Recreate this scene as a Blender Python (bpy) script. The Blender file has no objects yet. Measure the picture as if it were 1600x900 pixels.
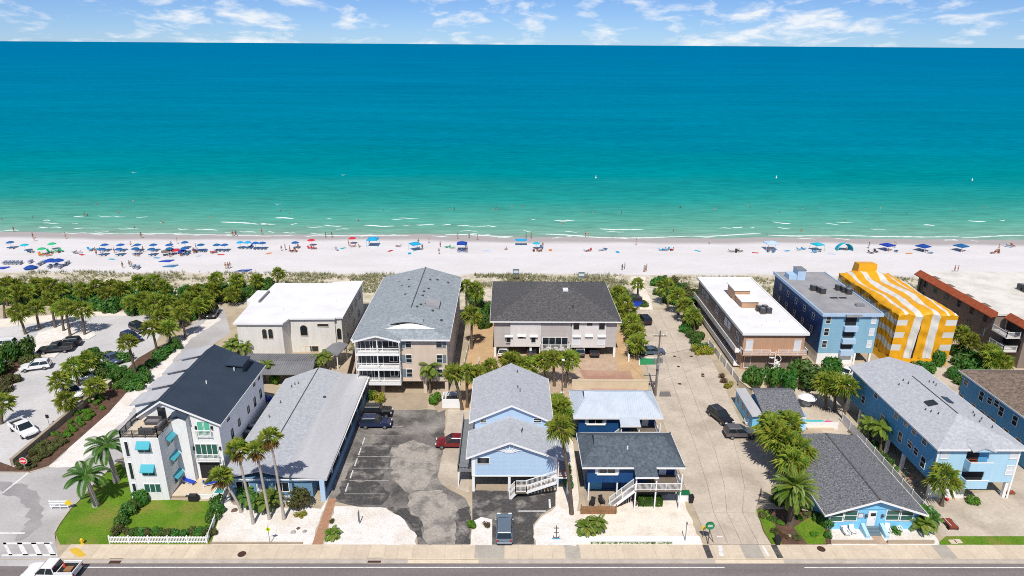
import bpy, bmesh, math, random
from mathutils import Vector, Matrix

random.seed(7)
SC = bpy.context.scene
COL = SC.collection
R = math.radians

# ------------------------------------------------------------------ camera
CAM_H, PITCH, YAW, ROLL = 55.0, math.atan(381 / 1067), R(0.52), R(0.39)
fwd = Vector((math.sin(YAW) * math.cos(PITCH), math.cos(YAW) * math.cos(PITCH), -math.sin(PITCH)))
r0 = Vector((math.cos(YAW), -math.sin(YAW), 0)); u0 = r0.cross(fwd)
rv = r0 * math.cos(ROLL) + u0 * math.sin(ROLL); uv = u0 * math.cos(ROLL) - r0 * math.sin(ROLL)
cd = bpy.data.cameras.new('drone_camera'); cam = bpy.data.objects.new('drone_camera', cd); COL.objects.link(cam)
cam.matrix_world = Matrix(((rv.x, uv.x, -fwd.x, 0), (rv.y, uv.y, -fwd.y, 0), (rv.z, uv.z, -fwd.z, CAM_H), (0, 0, 0, 1)))
cd.sensor_width = 36; cd.lens = 36 * 1067 / 1600; cd.clip_start = 1; cd.clip_end = 300000
SC.camera = cam

# ------------------------------------------------------------------ sun and sky
SUN_EL, SUN_AZ = R(55), R(5)            # shadows fall straight away from the camera, a touch to +X
sl = bpy.data.lights.new('sun', 'SUN'); sl.energy = 4.75; sl.angle = R(0.5); sl.color = (1.0, 0.95, 0.87)
so = bpy.data.objects.new('sun', sl); COL.objects.link(so); so.location = (0, -50, 120)
sd = Vector((math.sin(SUN_AZ) * math.cos(SUN_EL), math.cos(SUN_AZ) * math.cos(SUN_EL), -math.sin(SUN_EL)))
so.rotation_euler = sd.to_track_quat('-Z', 'Y').to_euler()

w = bpy.data.worlds.new('World'); SC.world = w; w.use_nodes = True
nt = w.node_tree; nt.nodes.clear()
def N(nt, t, **k):
    n = nt.nodes.new(t)
    for a, b in k.items(): setattr(n, a, b)
    return n
def L(nt, a, b): nt.links.new(a, b)
def V(nt, op, a, b=None, c=None):
    n = nt.nodes.new('ShaderNodeMath'); n.operation = op
    for i, x in enumerate((a, b, c)):
        if x is None: continue
        if isinstance(x, (int, float)): n.inputs[i].default_value = x
        else: nt.links.new(x, n.inputs[i])
    return n.outputs[0]
sky = N(nt, 'ShaderNodeTexSky', sky_type='NISHITA', sun_disc=False)
sky.sun_elevation = SUN_EL; sky.sun_rotation = math.pi + SUN_AZ; sky.altitude = 50; sky.air_density = 0.6; sky.dust_density = 0.05; sky.ozone_density = 4.0
bg = N(nt, 'ShaderNodeBackground'); bg.inputs[1].default_value = 0.10
tint = N(nt, 'ShaderNodeMix', data_type='RGBA', blend_type='MULTIPLY'); tint.inputs[0].default_value = 1; tint.inputs[7].default_value = (0.62, 0.77, 1.02, 1); L(nt, sky.outputs[0], tint.inputs[6]); L(nt, tint.outputs[2], bg.inputs[0])
bc = N(nt, 'ShaderNodeBackground'); bc.inputs[0].default_value = (0.96, 0.98, 1.0, 1); bc.inputs[1].default_value = 0.98
tc = N(nt, 'ShaderNodeTexCoord'); sx = N(nt, 'ShaderNodeSeparateXYZ'); L(nt, tc.outputs['Generated'], sx.inputs[0])
den = V(nt, 'ADD', V(nt, 'MAXIMUM', sx.outputs[2], 0.0), 0.24)
cx = N(nt, 'ShaderNodeCombineXYZ'); L(nt, V(nt, 'DIVIDE', sx.outputs[0], den), cx.inputs[0]); L(nt, V(nt, 'MULTIPLY', V(nt, 'DIVIDE', sx.outputs[1], den), 0.8), cx.inputs[1])
n1 = N(nt, 'ShaderNodeTexNoise'); n1.inputs['Scale'].default_value = 4.6; n1.inputs['Detail'].default_value = 9; n1.inputs['Roughness'].default_value = 0.62; n1.inputs['Distortion'].default_value = 0.25
L(nt, cx.outputs[0], n1.inputs['Vector'])
n2 = N(nt, 'ShaderNodeTexNoise'); n2.inputs['Scale'].default_value = 1.1; n2.inputs['Detail'].default_value = 3; L(nt, cx.outputs[0], n2.inputs['Vector'])
mr = N(nt, 'ShaderNodeMapRange'); mr.inputs[1].default_value = 0.50; mr.inputs[2].default_value = 0.68
L(nt, V(nt, 'ADD', n1.outputs[0], V(nt, 'MULTIPLY', V(nt, 'SUBTRACT', n2.outputs[0], 0.5), 0.42)), mr.inputs[0])
mx = N(nt, 'ShaderNodeMixShader'); L(nt, V(nt, 'MULTIPLY', mr.outputs[0], 0.85), mx.inputs[0]); L(nt, bg.outputs[0], mx.inputs[1]); L(nt, bc.outputs[0], mx.inputs[2])
wo = N(nt, 'ShaderNodeOutputWorld'); L(nt, mx.outputs[0], wo.inputs[0])

SC.view_settings.view_transform = 'Standard'; SC.view_settings.look = 'None'; SC.view_settings.exposure = 0.0; SC.view_settings.gamma = 1
SC.view_settings.use_curve_mapping = False
SC.render.engine = 'CYCLES'; SC.cycles.max_bounces = 5; SC.cycles.diffuse_bounces = 3; SC.cycles.glossy_bounces = 2
SC.cycles.transparent_max_bounces = 4; SC.cycles.sample_clamp_indirect = 4; SC.cycles.use_denoising = False; SC.cycles.filter_width = 1.0

# ------------------------------------------------------------------ materials
M = {}
def mat(name, col, rough=0.8, col2=None, scale=0.6, lo=0.35, hi=0.65, detail=4, fine=0.0, fscale=8.0, bump=0.0, bscale=10.0, lap=0.0, spec=0.3, metal=0.0, vec='pos', rand=0.0, trans=0.0, stretch=None, col3=None, scale3=0.1):
    m = bpy.data.materials.new(name); m.use_nodes = True; nt = m.node_tree; M[name] = m
    p = nt.nodes['Principled BSDF']; p.inputs['Roughness'].default_value = rough; p.inputs['Metallic'].default_value = metal
    p.inputs['Specular IOR Level'].default_value = spec; p.inputs['Base Color'].default_value = (*col, 1)
    if vec == 'pos':
        g = N(nt, 'ShaderNodeNewGeometry'); pos = g.outputs['Position']
    else:
        g = N(nt, 'ShaderNodeTexCoord'); pos = g.outputs['Object']
    if stretch:
        mp = N(nt, 'ShaderNodeMapping'); mp.inputs['Scale'].default_value = stretch; L(nt, pos, mp.inputs[0]); spos = mp.outputs[0]
    else: spos = pos
    out = None
    def mix(fac, a, b):
        x = N(nt, 'ShaderNodeMix', data_type='RGBA'); L(nt, fac, x.inputs[0])
        for s, v in ((6, a), (7, b)):
            if isinstance(v, tuple): x.inputs[s].default_value = (*v, 1)
            else: L(nt, v, x.inputs[s])
        return x.outputs[2]
    def noise(sc, det, pp):
        n = N(nt, 'ShaderNodeTexNoise'); n.inputs['Scale'].default_value = sc; n.inputs['Detail'].default_value = det; n.inputs['Roughness'].default_value = 0.6; L(nt, pp, n.inputs['Vector']); return n.outputs[0]
    def rng(x, a, b, c=0.0, d=1.0):
        k = N(nt, 'ShaderNodeMapRange'); 
        for i, q in enumerate((a, b, c, d)): k.inputs[i + 1].default_value = q
        L(nt, x, k.inputs[0]); return k.outputs[0]
    if col2: out = mix(rng(noise(scale, detail, spos), lo, hi), tuple(col), tuple(col2))
    if col3: out = mix(rng(noise(scale3, 3, pos), 0.48, 0.66), out or tuple(col), tuple(col3))
    if fine or rand:
        hv = N(nt, 'ShaderNodeHueSaturation'); 
        if out: L(nt, out, hv.inputs['Color'])
        else: hv.inputs['Color'].default_value = (*col, 1)
        val = 1.0
        if fine: val = rng(noise(fscale, 2, pos), 0.3, 0.7, 1 - fine, 1 + fine)
        if rand:
            oi = N(nt, 'ShaderNodeObjectInfo'); rr = rng(oi.outputs['Random'], 0, 1, 1 - rand, 1 + rand)
            val = V(nt, 'MULTIPLY', rr, val) if fine else rr
            L(nt, rng(oi.outputs['Random'], 0, 1, 0.5 - rand * 0.08, 0.5 + rand * 0.08), hv.inputs['Hue'])
        L(nt, val, hv.inputs['Value']); out = hv.outputs[0]
    if out: L(nt, out, p.inputs['Base Color'])
    if bump or lap:
        b = N(nt, 'ShaderNodeBump'); b.inputs['Strength'].default_value = min(1, bump or 0.22); b.inputs['Distance'].default_value = 0.05
        if lap:
            s = N(nt, 'ShaderNodeSeparateXYZ'); L(nt, pos, s.inputs[0]); L(nt, V(nt, 'SUBTRACT', 1.0, V(nt, 'FRACT', V(nt, 'DIVIDE', s.outputs[2], lap))), b.inputs['Height'])
        else: L(nt, noise(bscale, 4, spos), b.inputs['Height'])
        L(nt, b.outputs[0], p.inputs['Normal'])
    if trans:
        t = N(nt, 'ShaderNodeBsdfTranslucent'); x = N(nt, 'ShaderNodeMixShader'); x.inputs[0].default_value = trans
        if out: L(nt, out, t.inputs[0])
        else: t.inputs[0].default_value = (*col, 1)
        L(nt, p.outputs[0], x.inputs[1]); L(nt, t.outputs[0], x.inputs[2])
        L(nt, x.outputs[0], nt.nodes['Material Output'].inputs[0])
    return m
mat('white', (0.78, 0.78, 0.77), 0.6, fine=0.04)
mat('stucco_white', (0.80, 0.80, 0.79), 0.85, (0.74, 0.74, 0.74), 0.9, stretch=(1.2, 1.2, 0.22), fine=0.03, fscale=3)
mat('stucco_cream', (0.70, 0.68, 0.64), 0.85, (0.62, 0.60, 0.56), 0.9, stretch=(1.2, 1.2, 0.22), fine=0.04, fscale=3)
mat('siding_tan', (0.62, 0.51, 0.41), 0.7, (0.56, 0.455, 0.365), 0.9, stretch=(1.2, 1.2, 0.22), lap=0.2)
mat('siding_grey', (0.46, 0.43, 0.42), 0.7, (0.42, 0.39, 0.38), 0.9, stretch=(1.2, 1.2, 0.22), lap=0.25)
mat('siding_pale', (0.66, 0.64, 0.63), 0.7, (0.60, 0.58, 0.57), 0.9, stretch=(1.2, 1.2, 0.22), lap=0.25)
mat('siding_light_blue', (0.41, 0.55, 0.71), 0.6, (0.385, 0.52, 0.68), 0.9, stretch=(1.2, 1.2, 0.22), lap=0.2)
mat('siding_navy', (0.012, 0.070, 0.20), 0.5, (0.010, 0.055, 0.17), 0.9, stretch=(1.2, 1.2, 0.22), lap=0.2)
mat('siding_blue', (0.11, 0.29, 0.46), 0.6, (0.10, 0.26, 0.43), 0.9, stretch=(1.2, 1.2, 0.22), lap=0.4)
mat('siding_mid_blue', (0.235, 0.43, 0.56), 0.6, (0.21, 0.40, 0.53), 0.9, stretch=(1.2, 1.2, 0.22), lap=0.45)
mat('siding_sky', (0.40, 0.62, 0.76), 0.6, (0.37, 0.58, 0.72), 0.9, stretch=(1.2, 1.2, 0.22), lap=0.3)
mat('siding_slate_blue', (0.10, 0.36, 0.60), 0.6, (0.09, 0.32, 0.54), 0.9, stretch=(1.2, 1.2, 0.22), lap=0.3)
mat('stucco_aqua', (0.22, 0.56, 0.80), 0.7, (0.20, 0.52, 0.76), 0.9, stretch=(1.2, 1.2, 0.22), fine=0.04)
mat('stucco_peach', (0.50, 0.30, 0.19), 0.85, (0.44, 0.27, 0.17), 0.9, stretch=(1.2, 1.2, 0.22), fine=0.05)
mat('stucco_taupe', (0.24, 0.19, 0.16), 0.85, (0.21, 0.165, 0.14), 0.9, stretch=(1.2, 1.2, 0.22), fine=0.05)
mat('low_blue_wall', (0.16, 0.30, 0.44), 0.7, (0.14, 0.27, 0.40), 0.9, stretch=(1.2, 1.2, 0.22), lap=0.3)
mat('shingle_grey', (0.36, 0.38, 0.41), 0.9, (0.25, 0.265, 0.29), 1.6, fine=0.30, fscale=3.2, col3=(0.39, 0.41, 0.43), scale3=0.12)
mat('shingle_pale', (0.45, 0.465, 0.495), 0.9, (0.36, 0.375, 0.405), 2.0, fine=0.12, fscale=4.5)
mat('shingle_blue_grey', (0.30, 0.335, 0.36), 0.9, (0.235, 0.265, 0.29), 1.2, fine=0.22, fscale=3.0)
mat('shingle_charcoal', (0.105, 0.102, 0.104), 0.9, (0.066, 0.064, 0.066), 2.6, fine=0.35, fscale=3.0)
mat('shingle_slate', (0.10, 0.125, 0.15), 0.9, (0.070, 0.088, 0.108), 1.4, fine=0.3, fscale=3.2)
mat('shingle_speckled', (0.22, 0.225, 0.24), 0.9, (0.085, 0.088, 0.10), 4.5, 0.36, 0.64, fine=0.5, fscale=7.0)
mat('shingle_brown', (0.24, 0.18, 0.14), 0.9, (0.14, 0.105, 0.08), 1.8, fine=0.35, fscale=3.5)
mat('metal_dark', (0.040, 0.058, 0.085), 0.55, (0.032, 0.048, 0.072), 0.3, spec=0.4)
mat('metal_pale_blue', (0.54, 0.60, 0.67), 0.45, (0.47, 0.53, 0.60), 0.5, spec=0.5, metal=0.15)
mat('metal_grey', (0.22, 0.22, 0.23), 0.6, (0.17, 0.17, 0.18), 0.4, spec=0.4)
mat('membrane_white', (0.75, 0.745, 0.75), 0.8, (0.66, 0.655, 0.66), 0.25, 0.4, 0.7, fine=0.02, fscale=2)
mat('membrane_cream', (0.68, 0.65, 0.60), 0.85, (0.54, 0.51, 0.46), 0.22, 0.42, 0.68, fine=0.05, fscale=2)
mat('membrane_grey', (0.33, 0.33, 0.34), 0.85, (0.26, 0.26, 0.27), 0.3, fine=0.06, fscale=2)
mat('membrane_pale_grey', (0.48, 0.48, 0.49), 0.85, (0.40, 0.40, 0.42), 0.25, fine=0.05, fscale=2, stretch=(1.6, 0.25, 1))
mat('orange_tile', (0.36, 0.085, 0.032), 0.7, (0.26, 0.06, 0.026), 1.5, fine=0.2, fscale=3)
mat('glass', (0.015, 0.022, 0.028), 0.06, spec=0.6)
mat('glass_green', (0.03, 0.11, 0.085), 0.12, spec=0.5)
mat('blind', (0.62, 0.65, 0.68), 0.7)
mat('shutter_grey', (0.13, 0.19, 0.23), 0.7)
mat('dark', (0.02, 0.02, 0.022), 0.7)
mat('dark_metal', (0.05, 0.05, 0.055), 0.5, spec=0.5)
mat('grey_metal', (0.30, 0.31, 0.32), 0.45, (0.24, 0.25, 0.26), 2.0, metal=0.3)
mat('aqua_canvas', (0.07, 0.38, 0.46), 0.8)
mat('tyre_worn', (0.34, 0.33, 0.33), 0.92, (0.27, 0.26, 0.262), 0.3, fine=0.08, fscale=3)
mat('green_door', (0.10, 0.45, 0.30), 0.6)
mat('wicker', (0.075, 0.07, 0.075), 0.8, fine=0.25, fscale=20)
mat('wood', (0.30, 0.16, 0.075), 0.8, (0.22, 0.115, 0.055), 3.0, fine=0.15, fscale=9)
mat('old_wood', (0.20, 0.165, 0.13), 0.85, (0.14, 0.115, 0.09), 3.0, fine=0.15, fscale=9)
mat('red_wood', (0.22, 0.05, 0.03), 0.7)
mat('concrete', (0.55, 0.475, 0.39), 0.9, (0.475, 0.405, 0.33), 0.35, 0.35, 0.65, 5, fine=0.10, fscale=2.5, col3=(0.40, 0.34, 0.275), scale3=0.16)
mat('walk_concrete', (0.62, 0.52, 0.40), 0.9, (0.55, 0.46, 0.35), 0.8, fine=0.06, fscale=3, rand=0.05, vec='pos')
mat('walk_grey', (0.42, 0.38, 0.33), 0.9, (0.36, 0.33, 0.285), 0.8, fine=0.06, fscale=3, rand=0.05)
mat('kerb_concrete', (0.50, 0.44, 0.37), 0.9, (0.40, 0.35, 0.29), 0.8, fine=0.08)
mat('asphalt_road', (0.205, 0.182, 0.178), 0.9, (0.17, 0.15, 0.146), 0.7, 0.35, 0.65, 5, fine=0.12, fscale=5, stretch=(0.12, 1, 1))
mat('lot_pale', (0.58, 0.565, 0.565), 0.92, (0.44, 0.43, 0.43), 0.13, 0.36, 0.68, 5, fine=0.07, fscale=2, stretch=(0.8, 0.5, 1))
mat('asphalt_pale', (0.47, 0.455, 0.45), 0.92, (0.37, 0.355, 0.35), 0.16, 0.38, 0.66, 5, fine=0.07, fscale=3, stretch=(0.7, 0.9, 1))
mat('asphalt_worn', (0.165, 0.152, 0.142), 0.92, (0.07, 0.066, 0.063), 0.22, 0.48, 0.64, 9, fine=0.25, fscale=3.5, col3=(0.29, 0.265, 0.24), scale3=0.17)
mat('asphalt_tan', (0.36, 0.325, 0.285), 0.92, (0.19, 0.175, 0.16), 0.5, 0.46, 0.64, 9, fine=0.2, fscale=3.0)
mat('asphalt_dark', (0.07, 0.066, 0.065), 0.92, (0.24, 0.22, 0.20), 0.45, 0.50, 0.66, 9, fine=0.35, fscale=3.0)
mat('shell_white', (0.74, 0.705, 0.67), 0.95, (0.63, 0.59, 0.55), 0.9, 0.48, 0.7, 8, fine=0.16, fscale=5, col3=(0.66, 0.60, 0.53), scale3=0.25)
mat('shell_cream', (0.74, 0.675, 0.59), 0.95, (0.61, 0.54, 0.45), 0.5, 0.47, 0.7, 8, fine=0.14, fscale=5)
mat('mulch', (0.145, 0.078, 0.052), 0.95, (0.085, 0.05, 0.036), 1.2, fine=0.3, fscale=5)
mat('soil_orange', (0.54, 0.36, 0.20), 0.95, (0.45, 0.31, 0.18), 0.4, fine=0.12, fscale=3)
mat('paver_tan', (0.50, 0.37, 0.27), 0.9, (0.40, 0.29, 0.21), 0.8, fine=0.15, fscale=4)
mat('paver_red', (0.36, 0.20, 0.145), 0.9, (0.42, 0.27, 0.19), 0.35, 0.4, 0.6, fine=0.14, fscale=4)
mat('brick_path', (0.42, 0.23, 0.14), 0.9, (0.34, 0.185, 0.115), 2.0, fine=0.15, fscale=6)
mat('wall_tan', (0.40, 0.32, 0.235), 0.9, (0.33, 0.265, 0.195), 0.5, fine=0.1)
mat('wall_cream', (0.62, 0.53, 0.385), 0.9, (0.56, 0.47, 0.34), 0.5, fine=0.05)
mat('grass', (0.125, 0.225, 0.012), 0.95, (0.085, 0.18, 0.008), 0.5, 0.35, 0.65, 5, fine=0.25, fscale=5, col3=(0.19, 0.20, 0.035), scale3=0.22, bump=0.8, bscale=6)
mat('leaf_sabal', (0.17, 0.28, 0.036), 0.5, (0.43, 0.44, 0.065), 1.6, 0.42, 0.60, 2, rand=0.16, vec='obj', trans=0.28, spec=0.3)
mat('leaf_feather', (0.13, 0.24, 0.03), 0.45, (0.24, 0.29, 0.045), 1.2, 0.4, 0.6, 2, rand=0.12, vec='obj', trans=0.28, spec=0.4)
mat('leaf_royal', (0.065, 0.20, 0.035), 0.45, (0.13, 0.25, 0.045), 1.2, 0.4, 0.6, 2, rand=0.12, vec='obj', trans=0.28, spec=0.4)
mat('leaf_dead', (0.34, 0.20, 0.055), 0.8, (0.24, 0.14, 0.05), 1.5, vec='obj', rand=0.15, trans=0.2)
mat('leaf_bush', (0.04, 0.13, 0.018), 0.5, (0.085, 0.18, 0.024), 1.0, 0.4, 0.6, 2, rand=0.30, vec='obj', trans=0.22, spec=0.35)
mat('leaf_bright', (0.075, 0.20, 0.015), 0.55, (0.12, 0.25, 0.02), 1.0, 0.4, 0.6, 2, rand=0.12, vec='obj', trans=0.2)
mat('leaf_yellow', (0.22, 0.25, 0.02), 0.55, (0.34, 0.30, 0.03), 1.0, 0.4, 0.6, 2, rand=0.12, vec='obj', trans=0.25)
mat('leaf_olive', (0.075, 0.098, 0.025), 0.6, (0.13, 0.125, 0.04), 1.0, 0.4, 0.6, 2, rand=0.25, vec='obj', trans=0.2)
mat('leaf_red', (0.13, 0.055, 0.04), 0.6, (0.10, 0.09, 0.03), 1.0, vec='obj', trans=0.2)
mat('dune_green', (0.19, 0.21, 0.095), 0.8, (0.33, 0.31, 0.19), 0.4, fine=0.2, fscale=1.5)
mat('bark', (0.15, 0.115, 0.085), 0.9, (0.10, 0.075, 0.055), 3, fine=0.2, fscale=6, vec='obj')
mat('bark_pale', (0.43, 0.385, 0.335), 0.9, (0.33, 0.29, 0.245), 3, fine=0.15, fscale=6, vec='obj')
mat('paint_white', (0.70, 0.69, 0.68), 0.8, (0.52, 0.50, 0.48), 2.0, 0.5, 0.7, fine=0.1)
mat('paint_worn', (0.46, 0.44, 0.42), 0.85, (0.22, 0.21, 0.20), 1.6, 0.45, 0.65, fine=0.15)
mat('paint_yellow', (0.66, 0.44, 0.04), 0.8, (0.58, 0.38, 0.05), 2.0)
mat('paint_green', (0.03, 0.27, 0.10), 0.8, (0.025, 0.22, 0.085), 2.0)
mat('tyre', (0.018, 0.018, 0.018), 0.85); mat('rim', (0.35, 0.35, 0.36), 0.35, metal=0.7)
mat('headlight', (0.75, 0.77, 0.80), 0.15, spec=0.6); mat('taillight', (0.30, 0.01, 0.01), 0.25)
for k, c in dict(car_white=(0.78, 0.78, 0.78), car_black=(0.012, 0.012, 0.014), car_navy=(0.012, 0.022, 0.07), car_grey=(0.10, 0.095, 0.10), car_silver=(0.11, 0.15, 0.20), car_red=(0.17, 0.008, 0.012), car_charcoal=(0.035, 0.037, 0.045), car_steel=(0.07, 0.10, 0.16)).items():
    m = mat(k, c, 0.28, spec=0.5); m.node_tree.nodes['Principled BSDF'].inputs['Coat Weight'].default_value = 0.5
mat('canvas_blue', (0.015, 0.13, 0.36), 0.8, (0.013, 0.105, 0.30), 1.0, vec='obj', rand=0.15, trans=0.15)
mat('canvas_royal', (0.012, 0.055, 0.33), 0.8, vec='obj', rand=0.1, trans=0.1)
mat('canvas_sky', (0.02, 0.36, 0.66), 0.8, vec='obj', rand=0.1, trans=0.15)
mat('canvas_aqua', (0.02, 0.42, 0.55), 0.8, trans=0.15); mat('canvas_red', (0.55, 0.03, 0.05), 0.8, trans=0.15)
mat('canvas_green', (0.03, 0.45, 0.20), 0.8, trans=0.15); mat('canvas_pale', (0.45, 0.60, 0.80), 0.8, trans=0.15)
mat('canvas_orange', (0.70, 0.22, 0.04), 0.8, trans=0.15)
mat('lounger_blue', (0.04, 0.14, 0.30), 0.8); mat('lounger_grey', (0.28, 0.33, 0.42), 0.8, rand=0.2); mat('plastic_blue', (0.01, 0.05, 0.42), 0.5)
mat('pink', (0.70, 0.03, 0.26), 0.6); mat('cone_red', (0.62, 0.05, 0.02), 0.6)
for i, c in enumerate(((0.46, 0.27, 0.18), (0.34, 0.18, 0.11), (0.16, 0.08, 0.05), (0.52, 0.33, 0.24))): mat('skin_%d' % i, c, 0.6)
for i, c in enumerate(((0.02, 0.03, 0.12), (0.45, 0.03, 0.05), (0.02, 0.02, 0.025), (0.03, 0.22, 0.25), (0.70, 0.68, 0.66), (0.10, 0.03, 0.18))): mat('cloth_%d' % i, c, 0.85)
mat('hair_dark', (0.03, 0.02, 0.015), 0.7); mat('hair_fair', (0.25, 0.16, 0.07), 0.7)
mat('tarp_yellow', (0.74, 0.37, 0.010), 0.5, (0.66, 0.31, 0.008), 0.6, spec=0.4); mat('tarp_white', (0.66, 0.64, 0.60), 0.5, (0.58, 0.56, 0.53), 0.5, spec=0.4)
mat('foam', (0.66, 0.72, 0.71), 0.9, (0.42, 0.56, 0.52), 0.5, 0.45, 0.65); mat('pool_water', (0.10, 0.50, 0.52), 0.1, spec=0.5); mat('pool_teal', (0.03, 0.30, 0.28), 0.2)
mat('sign_red', (0.60, 0.03, 0.03), 0.5); mat('sign_green', (0.01, 0.12, 0.045), 0.5); mat('sign_lime', (0.55, 0.70, 0.02), 0.5); mat('sign_yellow', (0.75, 0.55, 0.02), 0.5)
mat('hydrant_yellow', (0.70, 0.45, 0.02), 0.5); mat('rock', (0.42, 0.38, 0.34), 0.9, (0.3, 0.27, 0.24), 3, fine=0.1); mat('rock_brown', (0.16, 0.11, 0.08), 0.9, (0.1, 0.07, 0.05), 3)
mat('brown_metal', (0.07, 0.03, 0.02), 0.8)

# sea: colour follows the depth of the water (distance from the shore)
m = bpy.data.materials.new('sea_water'); M['sea_water'] = m; m.use_nodes = True; nt = m.node_tree; p = nt.nodes['Principled BSDF']
g = N(nt, 'ShaderNodeNewGeometry'); s = N(nt, 'ShaderNodeSeparateXYZ'); L(nt, g.outputs['Position'], s.inputs[0])
mp = N(nt, 'ShaderNodeMapping'); mp.inputs['Scale'].default_value = (0.008, 0.03, 1); L(nt, g.outputs['Position'], mp.inputs[0])
nn = N(nt, 'ShaderNodeTexNoise'); nn.inputs['Scale'].default_value = 1.0; nn.inputs['Detail'].default_value = 4; L(nt, mp.outputs[0], nn.inputs['Vector'])
dist = V(nt, 'MAXIMUM', V(nt, 'ADD', V(nt, 'SUBTRACT', s.outputs[1], 198.0), V(nt, 'ADD', V(nt, 'MULTIPLY', s.outputs[0], 0.012), V(nt, 'MULTIPLY', V(nt, 'SUBTRACT', nn.outputs[0], 0.5), V(nt, 'MULTIPLY', V(nt, 'SUBTRACT', s.outputs[1], 190.0), 0.55)))), 1.0)
lg = V(nt, 'DIVIDE', V(nt, 'LOGARITHM', dist, 10.0), 4.0)
cr = N(nt, 'ShaderNodeValToRGB'); L(nt, lg, cr.inputs[0]); el = cr.color_ramp.elements
SEA = [(0.0, (0.32, 0.33, 0.31)), (0.14, (0.22, 0.345, 0.295)), (0.26, (0.15, 0.345, 0.275)), (0.36, (0.075, 0.315, 0.255)), (0.44, (0.015, 0.255, 0.235)), (0.51, (0.0, 0.208, 0.235)), (0.59, (0.0, 0.180, 0.268)), (0.72, (0.0, 0.160, 0.285)), (0.90, (0.0, 0.140, 0.285))]
el[0].position, el[0].color = SEA[0][0], (*SEA[0][1], 1); el[1].position, el[1].color = SEA[-1][0], (*SEA[-1][1], 1)
for a, c in SEA[1:-1]:
    e = el.new(a); e.color = (*c, 1)
mp2 = N(nt, 'ShaderNodeMapping'); mp2.inputs['Scale'].default_value = (0.05, 0.22, 1); L(nt, g.outputs['Position'], mp2.inputs[0])
wv = N(nt, 'ShaderNodeTexNoise'); wv.inputs['Scale'].default_value = 1.6; wv.inputs['Detail'].default_value = 6; wv.inputs['Roughness'].default_value = 0.65; L(nt, mp2.outputs[0], wv.inputs['Vector'])
b = N(nt, 'ShaderNodeBump'); b.inputs['Strength'].default_value = 0.55; b.inputs['Distance'].default_value = 0.8; L(nt, wv.outputs[0], b.inputs['Height']); L(nt, b.outputs[0], p.inputs['Normal'])
def streak(sx_, sy_, det, amp):
    q = N(nt, 'ShaderNodeMapping'); q.inputs['Scale'].default_value = (sx_, sy_, 1); q.inputs['Rotation'].default_value = (0, 0, 0.03); L(nt, g.outputs['Position'], q.inputs[0])
    t = N(nt, 'ShaderNodeTexNoise'); t.inputs['Scale'].default_value = 1; t.inputs['Detail'].default_value = det; t.inputs['Roughness'].default_value = 0.7; L(nt, q.outputs[0], t.inputs['Vector'])
    return V(nt, 'MULTIPLY', V(nt, 'SUBTRACT', t.outputs[0], 0.5), amp)
val = V(nt, 'ADD', V(nt, 'ADD', 1.0, streak(0.10, 0.45, 6, 1.15)), V(nt, 'ADD', streak(0.006, 0.03, 5, 0.5), streak(0.0012, 0.006, 4, 0.35)))
hs = N(nt, 'ShaderNodeHueSaturation'); L(nt, cr.outputs[0], hs.inputs['Color']); L(nt, val, hs.inputs['Value'])
L(nt, hs.outputs[0], p.inputs['Base Color']); p.inputs['Roughness'].default_value = 0.4; p.inputs['Specular IOR Level'].default_value = 0.0

# ground: sandy soil inland, pale quartz sand on the beach, damp sand along the water line
m = bpy.data.materials.new('sand_ground'); M['sand_ground'] = m; m.use_nodes = True; nt = m.node_tree; p = nt.nodes['Principled BSDF']; p.inputs['Roughness'].default_value = 0.95; p.inputs['Specular IOR Level'].default_value = 0.1
g = N(nt, 'ShaderNodeNewGeometry'); s = N(nt, 'ShaderNodeSeparateXYZ'); L(nt, g.outputs['Position'], s.inputs[0])
def gn(sc, det, stretch=None):
    n = N(nt, 'ShaderNodeTexNoise'); n.inputs['Scale'].default_value = sc; n.inputs['Detail'].default_value = det
    if stretch:
        q = N(nt, 'ShaderNodeMapping'); q.inputs['Scale'].default_value = stretch; L(nt, g.outputs['Position'], q.inputs[0]); L(nt, q.outputs[0], n.inputs['Vector'])
    else: L(nt, g.outputs['Position'], n.inputs['Vector'])
    return n.outputs[0]
def gm(f, a, b):
    x = N(nt, 'ShaderNodeMix', data_type='RGBA'); L(nt, f, x.inputs[0])
    for i, v in ((6, a), (7, b)):
        if isinstance(v, tuple): x.inputs[i].default_value = (*v, 1)
        else: L(nt, v, x.inputs[i])
    return x.outputs[2]
def gr(x, a, b):
    k = N(nt, 'ShaderNodeMapRange'); k.inputs[1].default_value = a; k.inputs[2].default_value = b; L(nt, x, k.inputs[0]); return k.outputs[0]
soil = gm(gr(gn(0.3, 6), 0.4, 0.65), (0.46, 0.38, 0.28), (0.36, 0.30, 0.21))
sand = gm(gr(gn(0.12, 5, (0.5, 1.4, 1)), 0.35, 0.7), (0.655, 0.635, 0.64), (0.595, 0.575, 0.575))
sand = gm(V(nt, 'MULTIPLY', gr(gn(1.1, 4, (0.4, 1.5, 1)), 0.5, 0.75), 0.5), sand, (0.54, 0.515, 0.51))
dune = gm(gr(gn(0.55, 6), 0.40, 0.62), (0.60, 0.54, 0.45), (0.42, 0.38, 0.27))
yj = V(nt, 'ADD', s.outputs[1], V(nt, 'MULTIPLY', V(nt, 'SUBTRACT', gn(0.15, 4), 0.5), 6.0))
c = gm(gr(yj, 139, 143), soil, dune); c = gm(gr(yj, 163.2, 165.0), c, sand)
wet = V(nt, 'ADD', s.outputs[2], V(nt, 'MULTIPLY', V(nt, 'SUBTRACT', gn(0.10, 5, (0.35, 1.0, 1)), 0.5), 0.035))
c = gm(gr(wet, -0.035, -0.062), c, (0.37, 0.345, 0.34))
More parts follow.
